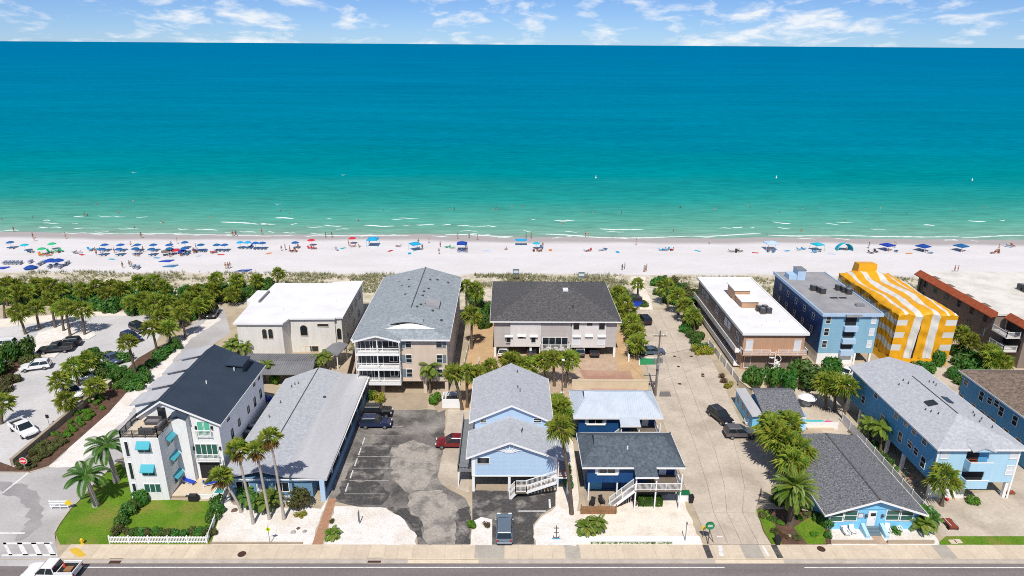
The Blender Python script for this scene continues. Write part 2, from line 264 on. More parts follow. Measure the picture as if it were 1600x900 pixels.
L(nt, c, p.inputs['Base Color'])
bb = N(nt, 'ShaderNodeBump'); bb.inputs['Strength'].default_value = 0.5; bb.inputs['Distance'].default_value = 0.12; L(nt, gn(1.5, 5), bb.inputs['Height']); L(nt, bb.outputs[0], p.inputs['Normal'])

# ------------------------------------------------------------------ mesh helpers
WL = {}                                   # world origin of every thing / part, so shapes can be written in street coordinates
class MB:
    def __init__(s): s.v, s.f = [], []
    def poly(s, pts):
        i = len(s.v); s.v += [tuple(p) for p in pts]; s.f.append(tuple(range(i, i + len(pts)))); return s
    def box(s, x0, x1, y0, y1, z0, z1):
        if x0 > x1: x0, x1 = x1, x0
        if y0 > y1: y0, y1 = y1, y0
        i = len(s.v); s.v += [(x, y, z) for z in (z0, z1) for (x, y) in ((x0, y0), (x1, y0), (x1, y1), (x0, y1))]
        s.f += [tuple(i + k for k in q) for q in ((3, 2, 1, 0), (4, 5, 6, 7), (0, 1, 5, 4), (1, 2, 6, 5), (2, 3, 7, 6), (3, 0, 4, 7))]; return s
    def hexa(s, b, t):                     # bottom 4 points, top 4 points, counter-clockwise from above
        i = len(s.v); s.v += [tuple(p) for p in b] + [tuple(p) for p in t]
        s.f += [tuple(i + k for k in q) for q in ((3, 2, 1, 0), (4, 5, 6, 7), (0, 1, 5, 4), (1, 2, 6, 5), (2, 3, 7, 6), (3, 0, 4, 7))]; return s
    def bar(s, a, b, w, h=None):           # rectangular bar between two points
        a, b = Vector(a), Vector(b); d = (b - a).normalized(); h = h or w
        r = d.cross(Vector((0, 0, 1))); r = r.normalized() if r.length > 1e-4 else Vector((1, 0, 0)); u = r.cross(d)
        q = [r * (sx * w / 2) + u * (sy * h / 2) for sx, sy in ((-1, -1), (1, -1), (1, 1), (-1, 1))]
        return s.hexa([a + k for k in q], [b + k for k in q])
    def tube(s, a, b, ra, rb=None, n=8, caps=True):
        a, b = Vector(a), Vector(b); rb = ra if rb is None else rb; d = (b - a).normalized()
        r = d.cross(Vector((0, 0, 1))); r = r.normalized() if r.length > 1e-4 else Vector((1, 0, 0)); u = r.cross(d); i = len(s.v)
        for p, rr in ((a, ra), (b, rb)):
            s.v += [tuple(p + r * (rr * math.cos(2 * math.pi * k / n)) + u * (rr * math.sin(2 * math.pi * k / n))) for k in range(n)]
        s.f += [(i + k, i + (k + 1) % n, i + n + (k + 1) % n, i + n + k) for k in range(n)]
        if caps: s.f += [tuple(i + n - 1 - k for k in range(n)), tuple(i + n + k for k in range(n))]
        return s
    def path(s, pts, rads, n=8):           # one continuous tapering tube
        i0 = len(s.v); m = len(pts); pts = [Vector(p) for p in pts]
        for j, p in enumerate(pts):
            d = (pts[min(j + 1, m - 1)] - pts[max(j - 1, 0)]).normalized(); r = d.cross(Vector((0, 1, 0.01))).normalized(); u = r.cross(d)
            s.v += [tuple(p + r * (rads[j] * math.cos(2 * math.pi * k / n)) + u * (rads[j] * math.sin(2 * math.pi * k / n))) for k in range(n)]
        for j in range(m - 1):
            a = i0 + j * n; s.f += [(a + k, a + (k + 1) % n, a + n + (k + 1) % n, a + n + k) for k in range(n)]
        s.f.append(tuple(i0 + (m - 1) * n + k for k in range(n))); return s
    def prism(s, poly, z0, z1):
        n = len(poly); i = len(s.v); s.v += [(p[0], p[1], z0) for p in poly] + [(p[0], p[1], z1) for p in poly]
        s.f += [tuple(i + n - 1 - k for k in range(n)), tuple(i + n + k for k in range(n))]
        s.f += [(i + k, i + (k + 1) % n, i + n + (k + 1) % n, i + n + k) for k in range(n)]; return s
    def prof_y(s, poly, y0, y1):           # (x, z) outline pushed along y
        n = len(poly); i = len(s.v); s.v += [(p[0], y0, p[1]) for p in poly] + [(p[0], y1, p[1]) for p in poly]
        s.f += [tuple(i + k for k in range(n)), tuple(i + 2 * n - 1 - k for k in range(n))]
        s.f += [(i + (k + 1) % n, i + k, i + n + k, i + n + (k + 1) % n) for k in range(n)]; return s
    def prof_x(s, poly, x0, x1):           # (y, z) outline pushed along x
        n = len(poly); i = len(s.v); s.v += [(x0, p[0], p[1]) for p in poly] + [(x1, p[0], p[1]) for p in poly]
        s.f += [tuple(i + n - 1 - k for k in range(n)), tuple(i + n + k for k in range(n))]
        s.f += [(i + k, i + (k + 1) % n, i + n + (k + 1) % n, i + n + k) for k in range(n)]; return s
    def lathe(s, prof, c=(0, 0, 0), n=10):
        i = len(s.v)
        for r, z in prof: s.v += [(c[0] + r * math.cos(2 * math.pi * k / n), c[1] + r * math.sin(2 * math.pi * k / n), c[2] + z) for k in range(n)]
        for j in range(len(prof) - 1):
            a = i + j * n; s.f += [(a + k, a + (k + 1) % n, a + n + (k + 1) % n, a + n + k) for k in range(n)]
        s.f += [tuple(i + n - 1 - k for k in range(n)), tuple(i + (len(prof) - 1) * n + k for k in range(n))]; return s
    def solid(s, polys, t):                # top faces given a thickness t downward
        idx, vs = {}, []
        def vi(p):
            k = tuple(round(c, 3) for c in p)
            if k not in idx: idx[k] = len(vs); vs.append(tuple(p))
            return idx[k]
        fs = [[vi(p) for p in q] for q in polys]; n = len(vs); i = len(s.v)
        s.v += vs + [(x, y, z - t) for x, y, z in vs]; ed = {}
        for f in fs:
            s.f.append(tuple(i + k for k in f)); s.f.append(tuple(i + n + k for k in reversed(f)))
            for a, b in zip(f, f[1:] + f[:1]): ed[(a, b)] = 1
        for a, b in ed:
            if (b, a) not in ed: s.f.append((i + b, i + a, i + n + a, i + n + b))
        return s
    def mesh(s, name, m, smooth=False, off=(0, 0, 0)):
        me = bpy.data.meshes.new(name); me.from_pydata([(x - off[0], y - off[1], z - off[2]) for x, y, z in s.v] if any(off) else s.v, [], s.f)
        me.materials.append(M[m]); 
        if smooth: me.polygons.foreach_set('use_smooth', [True] * len(s.f))
        me.update(); return me
def bevel(me, w, seg=1):
    bm = bmesh.new(); bm.from_mesh(me); bmesh.ops.remove_doubles(bm, verts=bm.verts, dist=1e-4); bmesh.ops.recalc_face_normals(bm, faces=bm.faces)
    bmesh.ops.bevel(bm, geom=bm.edges[:], offset=w, segments=seg, affect='EDGES', clamp_overlap=True); bm.to_mesh(me); bm.free(); return me
def link(name, data, parent=None, loc=(0, 0, 0), rz=0.0, scale=None):
    o = bpy.data.objects.new(name, data); COL.objects.link(o)
    if parent: o.parent = parent
    o.location = loc
    if rz: o.rotation_euler[2] = rz
    if scale: o.scale = scale
    return o
def T(name, label, cat, x=0, y=0, z=0, rz=0.0, group=None):
    o = bpy.data.objects.new(name, None); COL.objects.link(o); o.location = (x, y, z); o.rotation_euler[2] = rz; o.empty_display_size = 0.5
    o['label'] = label; o['category'] = cat
    if group: o['group'] = group
    WL[o.name] = (x, y, z); return o
def P(mb, name, m, parent=None, kind=None, label=None, smooth=False):
    off = WL.get(parent.name, (0, 0, 0)) if parent else (0, 0, 0)
    o = link(name, mb.mesh(name, m, smooth, off), parent); WL[o.name] = off
    if kind: o['kind'] = kind
    if label: o['label'] = label
    return o
def one(mb, name, m, label, cat, group=None, base=None, smooth=False):      # a thing made of one mesh, origin at its base
    if base is None:
        xs = [v[0] for v in mb.v]; ys = [v[1] for v in mb.v]; base = ((min(xs) + max(xs)) / 2, (min(ys) + max(ys)) / 2, min(v[2] for v in mb.v))
    o = link(name, mb.mesh(name, m, smooth, base), None, base); o['label'] = label; o['category'] = cat; WL[o.name] = base
    if group: o['group'] = group
    return o
def struct(mb, name, m, parent=None):
    o = P(mb, name, m, parent)
    if not parent: o['kind'] = 'structure'
    return o
def flat(name, pts, z, m, parent=None, jit=0.0):
    if jit:
        rj = random.Random(int(pts[0][0] * 100)); q = []
        for a, b in zip(pts, pts[1:] + pts[:1]):
            n = max(1, int(math.hypot(b[0] - a[0], b[1] - a[1]) / 0.7))
            q += [(a[0] + (b[0] - a[0]) * k / n + rj.uniform(-jit, jit), a[1] + (b[1] - a[1]) * k / n + rj.uniform(-jit, jit) * (0 if abs(a[1] - b[1]) < .3 and a[1] < 65.6 else 1)) for k in range(n)]
        pts = q
    a = sum(p[0] * q[1] - q[0] * p[1] for p, q in zip(pts, pts[1:] + pts[:1]))
    if a < 0: pts = pts[::-1]
    return struct(MB().poly([(p[0], p[1], z) for p in pts]), name, m, parent)
def copy_tree(o, loc, rz=None, label=None, group=None, scale=None):
    r = o.copy(); COL.objects.link(r); r.location = loc
    if rz is not None: r.rotation_euler = (0, 0, rz)
    if scale: r.scale = scale if not isinstance(scale, (int, float)) else (scale,) * 3
    if label: r['label'] = label
    if group: r['group'] = group
    def rec(s, d):
        for ch in s.children:
            c = ch.copy(); COL.objects.link(c); c.parent = d; rec(ch, c)
    rec(o, r); return r
FACE = {'f': 0.0, 'l': -math.pi / 2, 'r': math.pi / 2, 'b': math.pi}

# ------------------------------------------------------------------ building parts
WC = {}
def window(th, face, plane, u, z, w, h, style='plain', frame='white', pane='glass', t=0.07, name='window'):
    """u = position along the wall, z = middle height, plane = the wall's own coordinate"""
    key = (round(w, 1), round(h, 1), style, frame, pane)
    if key not in WC:
        w_, h_ = max(0.4, round(w, 1)), max(0.3, round(h, 1)); e = 0.07 if min(w_, h_) < 1.3 else 0.09
        f = MB(); x, y = w_ / 2, h_ / 2
        if style == 'arch':
            n = 10; hs = y - x
            out = [(-x - e, -y - e), (x + e, -y - e)] + [((x + e) * math.cos(math.pi * k / n), hs + (x + e) * math.sin(math.pi * k / n)) for k in range(n + 1)]
            inn = [(-x, -y), (x, -y)] + [(x * math.cos(math.pi * k / n), hs + x * math.sin(math.pi * k / n)) for k in range(n + 1)]
            i = 0; m_ = len(out); f.v = [(a, -t, b) for a, b in out] + [(a, -t, b) for a, b in inn] + [(a, 0, b) for a, b in out] + [(a, 0, b) for a, b in inn]
            for k in range(m_):
                q = (k + 1) % m_; f.f += [(k, q, m_ + q, m_ + k), (2 * m_ + q, 2 * m_ + k, k, q)[::-1], (m_ + k, m_ + q, 3 * m_ + q, 3 * m_ + k)]
            pn = MB().prof_y(inn, -0.02, -0.005)
        else:
            f.box(-x - e, x + e, -t, 0, -y - e, -y); f.box(-x - e, x + e, -t, 0, y, y + e); f.box(-x - e, -x, -t, 0, -y, y); f.box(x, x + e, -t, 0, -y, y)
            if style in ('hung', 'grid'): f.box(-x, x, -t + 0.015, 0, -0.03, 0.03)
            if style in ('double', 'grid'): f.box(-0.035, 0.035, -t + 0.01, 0, -y, y)
            if style == 'triple':
                for q in (-1, 1): f.box(q * x / 3 - 0.04, q * x / 3 + 0.04, -t + 0.01, 0, -y, y)
            if style == 'quad':
                for q in (-0.5, 0, 0.5): f.box(q * x * 1.0 - 0.04, q * x + 0.04, -t + 0.01, 0, -y, y)
            pn = MB().box(-x, x, -0.02, -0.005, -y, y)
        WC[key] = (f.mesh('window', frame), pn.mesh('pane', pane))
    fm, pm = WC[key]; o0 = WL[th.name]
    p = (u, plane, z) if face in 'fb' else (plane, u, z)
    o = link(name, fm, th, (p[0] - o0[0], p[1] - o0[1], p[2] - o0[2]), FACE[face]); link('pane', pm, o); return o
def windows(th, face, plane, rects, style='plain', **k):
    for r in rects: window(th, face, plane, r[0], r[1], r[2], r[3], style, **k)
def door(th, face, plane, u, z0, w=0.95, h=2.1, m='white'):
    o0 = WL[th.name]; p = (u, plane, z0) if face in 'fb' else (plane, u, z0)
    key = ('door', w, h, m)
    if key not in WC: WC[key] = (MB().box(-w / 2, w / 2, -0.06, 0, 0, h).mesh('door', m), MB().box(w / 2 - 0.16, w / 2 - 0.08, -0.12, -0.06, 1.0, 1.1).mesh('handle', 'grey_metal'))
    o = link('door', WC[key][0], th, (p[0] - o0[0], p[1] - o0[1], p[2] - o0[2]), FACE[face]); link('handle', WC[key][1], o); return o
def wall(th, x0, x1, y0, y1, z0, z1, m, name='wall'): return P(MB().box(x0, x1, y0, y1, z0, z1), name, m, th)
def gable_wall(th, x0, x1, y0, y1, z0, ze, zr, m, xr=None, name='wall'):
    xr = (x0 + x1) / 2 if xr is None else xr
    return P(MB().prof_y([(x0, z0), (x1, z0), (x1, ze), (xr, zr), (x0, ze)], y0, y1), name, m, th)
def roof(th, polys, m, t=0.16, name='roof'): return P(MB().solid(polys, t), name, m, th)
def gable_roof(th, x0, x1, y0, y1, ze, zr, m, xr=None, t=0.16, trim='white', caps=True, ze2=None):
    xr = (x0 + x1) / 2 if xr is None else xr; ze2 = ze if ze2 is None else ze2
    o = roof(th, [[(x0, y0, ze), (xr, y0, zr), (xr, y1, zr), (x0, y1, ze)][::-1], [(xr, y0, zr), (x1, y0, ze2), (x1, y1, ze2), (xr, y1, zr)]], m, t)
    if trim:
        b = 0.26
        for y in (y0 - 0.06,):
            P(MB().solid([[(x0 - .03, y, ze + .01), (xr, y, zr + .01), (xr, y + .055, zr + .01), (x0 - .03, y + .055, ze + .01)][::-1], [(xr, y, zr + .01), (x1 + .03, y, ze2 + .01), (x1 + .03, y + .055, ze2 + .01), (xr, y + .055, zr + .01)]], b), 'rake_board', trim, o)
        P(MB().box(x0 - .065, x0 - .005, y0, y1, ze - b, ze - .01), 'fascia', trim, o); P(MB().box(x1 + .005, x1 + .065, y0, y1, ze2 - b, ze2 - .01), 'fascia', trim, o)
    if caps: P(MB().solid([[(xr - .14, y0, zr - .02), (xr, y0, zr + .05), (xr, y1, zr + .05), (xr - .14, y1, zr - .02)][::-1], [(xr, y0, zr + .05), (xr + .14, y0, zr - .02), (xr + .14, y1, zr - .02), (xr, y1, zr + .05)]], .05), 'ridge_cap', m, o)
    return o
def hip_roof(th, x0, x1, y0, y1, ze, zr, a, b, m, t=0.16, trim='white', caps=True):
    """ridge from a to b (x, y); a is the near / low-x end"""
    c = [(x0, y0, ze), (x1, y0, ze), (x1, y1, ze), (x0, y1, ze)]; A, B = (*a, zr), (*b, zr)
    if abs(a[0] - b[0]) > abs(a[1] - b[1]): pol = [[c[0], c[1], B, A], [c[1], c[2], B], [c[2], c[3], A, B], [c[3], c[0], A]]
    else: pol = [[c[0], c[1], A], [c[1], c[2], B, A], [c[2], c[3], B], [c[3], c[0], A, B]]
    o = roof(th, pol, m, t)
    if trim:
        for q in ((x0 - .06, x1 + .06, y0 - .06, y0 - .004), (x0 - .06, x1 + .06, y1 + .004, y1 + .06), (x0 - .06, x0 - .004, y0, y1), (x1 + .004, x1 + .06, y0, y1)):
            P(MB().box(*q, ze - .24, ze - .005), 'fascia', trim, o)
    if caps:
        P(MB().bar((A[0], A[1], A[2] + .0), (B[0], B[1], B[2] + .0), .22, .07), 'ridge_cap', m, o)
        near = [A, B, B, A] if abs(a[0] - b[0]) > abs(a[1] - b[1]) else [A, A, B, B]
        for q, e in zip(c, near): P(MB().bar(q, e, .2, .06), 'hip_cap', m, o)
    return o
def rail(th, pts, h=1.0, m='white', step=0.16, post=1.8, name='railing'):
    """hand rail, bottom rail and posts along a line of points; the balusters are one fine mass"""
    a, bl = MB(), MB()
    for p, q in zip(pts, pts[1:]):
        p, q = Vector(p), Vector(q); ln = (q - p).length; z = Vector((0, 0, 1))
        a.bar(p + z * h, q + z * h, 0.09, 0.07); a.bar(p + z * 0.12, q + z * 0.12, 0.06, 0.06)
        n = max(1, round(ln / post))
        for k in range(n + 1):
            c = p.lerp(q, k / n); a.box(c.x - .05, c.x + .05, c.y - .05, c.y + .05, c.z, c.z + h + 0.06)
        n = max(2, int(ln / step))
        for k in range(1, n):
            c = p.lerp(q, k / n); bl.box(c.x - .02, c.x + .02, c.y - .02, c.y + .02, c.z + .13, c.z + h)
    o = P(a, name, m, th); P(bl, 'balusters', m, o, kind='stuff'); return o
def stairs(th, x0, z0, x1, z1, y0, y1, m='white', n=11, tread='old_wood', rails=True):
    """flight rising along x from (x0, z0) to (x1, z1), between y0 and y1"""
    for y in (y0, y1): P(MB().bar((x0, y, z0 - .05), (x1, y, z1 - .12), .08, .30), 'stringer', m, th)
    for k in range(n):
        f = (k + 1) / (n + 1); x = x0 + (x1 - x0) * f; z = z0 + (z1 - z0) * f
        P(MB().box(x - .15, x + .15, min(y0, y1) + .05, max(y0, y1) - .05, z - .02, z + .03), 'tread', tread, th)
    if rails:
        for y in (y0, y1): rail(th, [(x0, y, z0 + .08), (x1, y, z1)], 0.95, m, 0.17, 2.2)
VC = {}
def vents(th, pts, kind='pipe'):
    """small roof penetrations: pts (x, y, z of roof)"""
    if 'pipe' not in VC:
        VC['pipe'] = MB().tube((0, 0, -.1), (0, 0, .35), .07, n=7).mesh('vent_pipe', 'dark_metal'); VC['cap'] = MB().box(-.2, .2, -.2, .2, -.05, .16).mesh('roof_vent', 'dark_metal')
        VC['white'] = MB().tube((0, 0, -.1), (0, 0, .45), .09, n=7).mesh('vent_pipe', 'white')
    o0 = WL[th.name]
    for p in pts: link('roof_vent' if kind == 'cap' else 'vent_pipe', VC[kind], th, (p[0] - o0[0], p[1] - o0[1], p[2] - o0[2]))
def condenser(x, y, z, label, group, s=1.0, m='dark_metal'):
    if 'cond' not in VC:
        a = MB().box(-.45, .45, -.45, .45, .08, .95); a.box(-.48, .48, -.48, .48, .95, 1.0); g = MB()
        for k in range(6): g.box(-.42, .42, -.36 + k * .14, -.33 + k * .14, 1.005, 1.03)
        fn = MB().lathe([(.36, 1.0), (.38, 1.09), (.30, 1.10)], n=12); sl = MB()
        for k in range(5): sl.box(-.47, .47, -.462, -.452, .2 + k * .14, .26 + k * .14)
        VC['cond'] = (a.mesh('cabinet', m), fn.mesh('fan_guard', 'grey_metal'), MB().box(-.5, .5, -.5, .5, 0, .08).mesh('base_pad', 'concrete'))
    t = T('air_conditioner', label, 'air conditioner', x, y, z, group=group); t.scale = (s, s, s)
    for n_, me in zip(('cabinet', 'fan_guard', 'base_pad'), VC['cond']): link(n_, me, t)
    return t

# ================================================================== THE SETTING
# ground: one sheet, a kerb drop to the road, flat lots, and a beach that dips under the sea
SEA_Z = -0.10
def ground_z(x, y):
    if y < 62.45: return -0.14
    yy = y + 0.012 * x
    if yy < 189: return 0.0
    wob = 0.9 * math.sin(x * 0.045) + 0.6 * math.sin(x * 0.11 + 1.3) + 0.35 * math.sin(x * 0.31)
    d = yy - 189 + wob
    if d < 0: return 0.0
    return -0.0082 * d if d < 13 else -0.107 - 0.06 * (d - 13)
rows = [-400, 0, 50, 62.2, 62.44, 62.5, 66, 80, 110, 140, 165, 186] + [188 + k * 1.0 for k in range(22)] + [214, 225, 240, 260, 300]
cols = [-3000, -900, -400] + [-240 + 3 * k for k in range(161)] + [400, 900, 3000]
mb = MB()
for yv in rows: mb.v += [(xv, yv, ground_z(xv, yv)) for xv in cols]
nc = len(cols)
mb.f = [(j * nc + i, j * nc + i + 1, (j + 1) * nc + i + 1, (j + 1) * nc + i) for j in range(len(rows) - 1) for i in range(nc - 1)]
struct(mb, 'ground', 'sand_ground', None)
mb = MB(); ys = [186, 230, 300, 450, 800, 2000, 8000, 90000]; xs = [-90000, -3000, -400, 0, 400, 3000, 90000]
for yv in ys: mb.v += [(xv, yv, SEA_Z) for xv in xs]
mb.f = [(j * 7 + i, j * 7 + i + 1, (j + 1) * 7 + i + 1, (j + 1) * 7 + i) for j in range(len(ys) - 1) for i in range(6)]
struct(mb, 'sea', 'sea_water')

# breaking wavelets: low crests of foam on the shallows
def foam_strip(mb, a, b, wd, seed):
    rnd = random.Random(seed); a, b = Vector((*a, 0)), Vector((*b, 0)); n = max(4, int((b - a).length / 1.2)); d = (b - a).normalized(); pr = Vector((-d.y, d.x, 0)); i = len(mb.v); ph = rnd.random() * 6
    for k in range(n + 1):
        t = k / n; c = a.lerp(b, t) + pr * (0.5 * math.sin(t * 5 + ph) + rnd.uniform(-.15, .15)); ww = wd * (math.sin(math.pi * min(1, max(0, t))) ** 0.5 * rnd.uniform(.5, 1.2) + .05)
        mb.v += [tuple(c - pr * ww + Vector((0, 0, SEA_Z + .01))), tuple(c + Vector((0, 0, SEA_Z + .10 + .18 * ww))), tuple(c + pr * ww * .8 + Vector((0, 0, SEA_Z + .01)))]
    for k in range(n):
        q = i + 3 * k; mb.f += [(q, q + 3, q + 4, q + 1), (q + 1, q + 4, q + 5, q + 2)]
mb = MB()
FOAM = [(*a, *b, w_) for a, b, w_ in [((-93.04, 217.44), (-79.51, 214.33), .9), ((-79.79, 215.16), (-74.82, 214.42), .6), ((-77.14, 222.98), (-70.53, 222.22), 1.2), ((-58.65, 213.06), (-52.36, 212.36), .7), ((-45.81, 213.29), (-35.88, 212.65), 1.0), ((-29.15, 214.42), (-23.38, 214.53), .9), ((-20.91, 214.57), (-17.82, 214.63), .7), ((-15.09, 213.85), (-12.21, 213.90), .8), ((-6.21, 213.19), (-2.93, 213.25), .7), ((15.89, 221.23), (22.00, 220.47), 1.2), ((29.65, 210.59), (43.46, 209.25), 1.0), ((72.63, 212.97), (76.36, 213.04), .8), ((78.44, 213.08), (80.11, 213.11), .5), ((88.21, 219.98), (93.75, 218.36), .9), ((87.08, 212.42), (90.71, 211.67), .6), ((136.88, 217.46), (140.23, 216.67), .8), ((155.66, 222.99), (160.99, 222.21), 1.2), ((166.81, 224.09), (169.02, 224.13), .6), ((105.27, 218.57), (109.16, 217.79), .5), ((116.88, 212.14), (121.03, 210.60), .5), ((-155.34, 204.23), (-150.57, 205.85), .8), ((-147.12, 209.04), (-143.57, 209.11), .8), ((-142.78, 209.12), (-139.23, 209.18), .5), ((-150.86, 218.06), (-148.40, 218.11), .7), ((-144.11, 223.47), (-140.96, 223.53), .9), ((-103.00, 208.25), (-99.29, 207.53), .7), ((-97.26, 208.35), (-89.59, 206.14), .7), ((-82.42, 205.49), (-76.99, 204.06), .7), ((-73.73, 204.88), (-71.38, 204.92), .6), ((-121.16, 207.92), (-115.25, 208.03), .4), ((-63.29, 211.35), (-58.04, 210.64), .4), ((-18.87, 202.79), (1.72, 200.91), .8), ((11.97, 203.31), (32.76, 199.96), 1.0), ((32.76, 199.96), (56.39, 201.08), .9), ((56.58, 201.82), (79.39, 205.21), .8), ((80.85, 203.72), (100.18, 202.55), .9), ((100.52, 203.30), (139.73, 202.46), .8), ((139.73, 202.46), (160.90, 204.31), .7), ((-126.98, 202.45), (-95.49, 201.50), .4), ((-95.17, 200.76), (-64.19, 200.55), .4), ((-60.54, 201.34), (-29.42, 201.13), .45)]]
rf_ = random.Random(9)
for k in range(60):
    x = rf_.uniform(-150, 150); y = rf_.choice((200.2, 201.0, 202.5, 207, 213, 222)) + rf_.uniform(-.8, .8) - .012 * x; ln = rf_.uniform(1.5, 6); FOAM.append((x, y, x + ln, y + rf_.uniform(-.4, .4), rf_.uniform(.15, .4)))
mb = MB()
for k, q in enumerate(FOAM): foam_strip(mb, q[0:2], q[2:4], q[4] * 0.48, k)
P(mb, 'sea_foam', 'foam', None, kind='stuff')['label'] = 'white foam of small waves breaking along the shallows'

# main road, gutter, kerb and sidewalk
flat('road', [(-300, 40), (300, 40), (300, 62.05), (-300, 62.05)], -0.132, 'asphalt_road')
road = bpy.data.objects['road']
flat('road_verge', [(-300, -60), (300, -60), (300, 40), (-300, 40)], -0.128, 'asphalt_road')
flat('edge_line', [(-50.5, 61.35), (24.6, 61.35), (24.6, 61.5), (-50.5, 61.5)], -0.127, 'paint_white', road); flat('edge_line', [(33.6, 61.35), (140, 61.35), (140, 61.5), (33.6, 61.5)], -0.127, 'paint_white', road)
gut = struct(MB().box(-51, 24.2, 62.05, 62.5, -.3, -.12).box(31.2, 200, 62.05, 62.5, -.3, -.12), 'gutter', 'kerb_concrete')
for a, b in ((-51.5, -11), (-3, 23.8), (31.6, 66), (75, 200)): struct(MB().box(a, b, 62.5, 62.66, -.2, .028), 'kerb', 'kerb_concrete', gut)
for a, b in ((-11, -3), (23.8, 31.6), (66, 75)): struct(MB().hexa([(a, 62.06, -.2), (b, 62.06, -.2), (b, 62.66, -.2), (a, 62.66, -.2)], [(a, 62.06, -.115), (b, 62.06, -.115), (b, 62.66, .018), (a, 62.66, .018)]), 'driveway_apron', 'walk_concrete', gut)
sw = struct(MB().box(-50.5, 200, 62.67, 65.0, -.2, .004), 'sidewalk', 'kerb_concrete')
GREY = {27, 28, 33, 45, 58, 66, 71, 84, 86, 89}
x = -50.4; k = 0
me_a = {}
while x < 140:
    wd = 1.66 + 0.16 * math.sin(k * 2.3) + (0.5 if k % 7 == 3 else 0)
    key = (round(wd, 1), k in GREY)
    if key not in me_a: me_a[key] = bevel(MB().box(0.012, round(wd, 1) - 0.012, 62.68, 64.97, -.05, .024).mesh('slab', 'walk_grey' if key[1] else 'walk_concrete'), .012)
    link('slab', me_a[key], sw, (x, 0, random.uniform(-.004, .006))); x += key[0]; k += 1
flat('tactile_pad', [(-50.13, 64.18), (-49.23, 64.40), (-47.48, 63.14), (-48.17, 62.83), (-49.46, 63.56)], .034, 'paint_yellow', sw)
def manhole(x, y, label, r=.42, z=.03):
    t = T('manhole_cover', label, 'manhole', x, y, z); P(MB().lathe([(r, 0), (r, .015), (r * .9, .02)], (x, y, z), 16), 'lid', 'brown_metal', t); P(MB().lathe([(r * 1.15, -.01), (r * 1.15, .006)], (x, y, z), 16), 'frame', 'dark_metal', t)
manhole(*(-30.03, 63.36), 'round brown manhole cover in the sidewalk before the shell yard'); manhole(*(36.69, 64.24), 'round brown manhole cover in the sidewalk beside the date palm bed')
def drain(x, y, w_, label):
    t = T('storm_drain', label, 'drain', x, y, -.12); P(MB().box(x - w_ / 2, x + w_ / 2, y - .3, y + .25, -.118, -.10), 'grate', 'brown_metal', t); P(MB().box(x - w_ / 2 - .1, x + w_ / 2 + .1, y + .25, y + .32, -.12, .031), 'kerb_inlet', 'dark', t)
drain(*(-43.86, 62.33), 1.3, 'rusty storm drain in the gutter near the picket fenced lawn'); drain(*(-14.77, 62.44), 1.5, 'rusty storm drain in the gutter before the asphalt parking lot')
for px in ((23.38, 63.81), (31.39, 63.82)):
    flat('dark_patch', [(px[0] - .35, 62.75), (px[0] + .35, 62.75), (px[0] + .35, 64.9), (px[0] - .35, 64.9)], .036, 'asphalt_dark', sw)

# side street by the beach access: concrete slabs
edgeL = [(23.9, 65), (23.7, 79), (24.6, 97), (25.4, 110), (27.2, 125), (28.6, 140)]
edgeR = [(31.3, 65), (31.3, 70.9), (33.6, 75), (36.2, 85), (36.6, 95), (38.0, 110), (38.8, 122), (37.8, 140)]
def interp(e, y):
    for (x0, y0), (x1, y1) in zip(e, e[1:]):
        if y <= y1: return x0 + (x1 - x0) * (y - y0) / (y1 - y0)
    return e[-1][0]
ss = struct(MB().poly([(a, b, .006) for a, b in edgeR] + [(a, b, .006) for a, b in edgeL[::-1]]), 'side_street', 'asphalt_worn')
yj = [65.02, 70.8, 76.2, 81.4, 86.8, 92.2, 97.8, 103.6, 109.5, 115.6, 122, 128, 134, 140]
for j, (ya, yb) in enumerate(zip(yj, yj[1:])):
    for c in range(4):
        q = []
        for yv in (ya + .02, yb - .02):
            for s_ in (0, 1):
                u_ = (0, .30, .52, .78, 1)[c + s_]; q.append(interp(edgeL, yv) * (1 - u_) + interp(edgeR, yv) * u_ + (.02 if s_ == 0 else -.02))
        z1 = .032 + random.uniform(-.004, .004)
        b = [(q[0], ya + .02, 0), (q[1], ya + .02, 0), (q[3], yb - .02, 0), (q[2], yb - .02, 0)]
        struct(MB().hexa(b, [(p_[0], p_[1], z1) for p_ in b]), 'concrete_slab', 'concrete', ss)
flat('concrete_parking', [(33.7, 75.2), (37.4, 75.2), (37.4, 89.5), (36.4, 90)], .022, 'concrete', ss)
flat('accessible_bay', [(24.99, 115.27), (28.28, 115.02), (28.01, 112.60), (24.50, 112.57)], .045, 'paint_green', ss)
for a in ([(24.97, 115.83), (28.64, 115.57), (28.58, 115.30), (24.92, 115.55)], [(24.97, 115.83), (25.09, 115.83), (24.45, 112.31), (24.21, 112.31)]): flat('bay_line', a, .047, 'paint_white', ss)
flat('utility_patch', [(25.97, 102.34), (27.59, 102.35), (27.51, 100.57), (25.48, 100.56)], .046, 'asphalt_worn', ss)
flat('handicap_stripe', [(25.18, 66.42), (25.86, 66.42), (25.80, 66.20), (25.11, 66.20)], .046, 'paint_white', ss)
for k, a in enumerate(([(24.85, 64.77), (25.30, 64.77), (25.01, 63.08), (24.50, 63.08)], [(29.94, 64.78), (30.24, 64.78), (30.30, 63.08), (29.94, 63.08)])): flat('crossing_mark', a, .037, 'paint_white', sw)

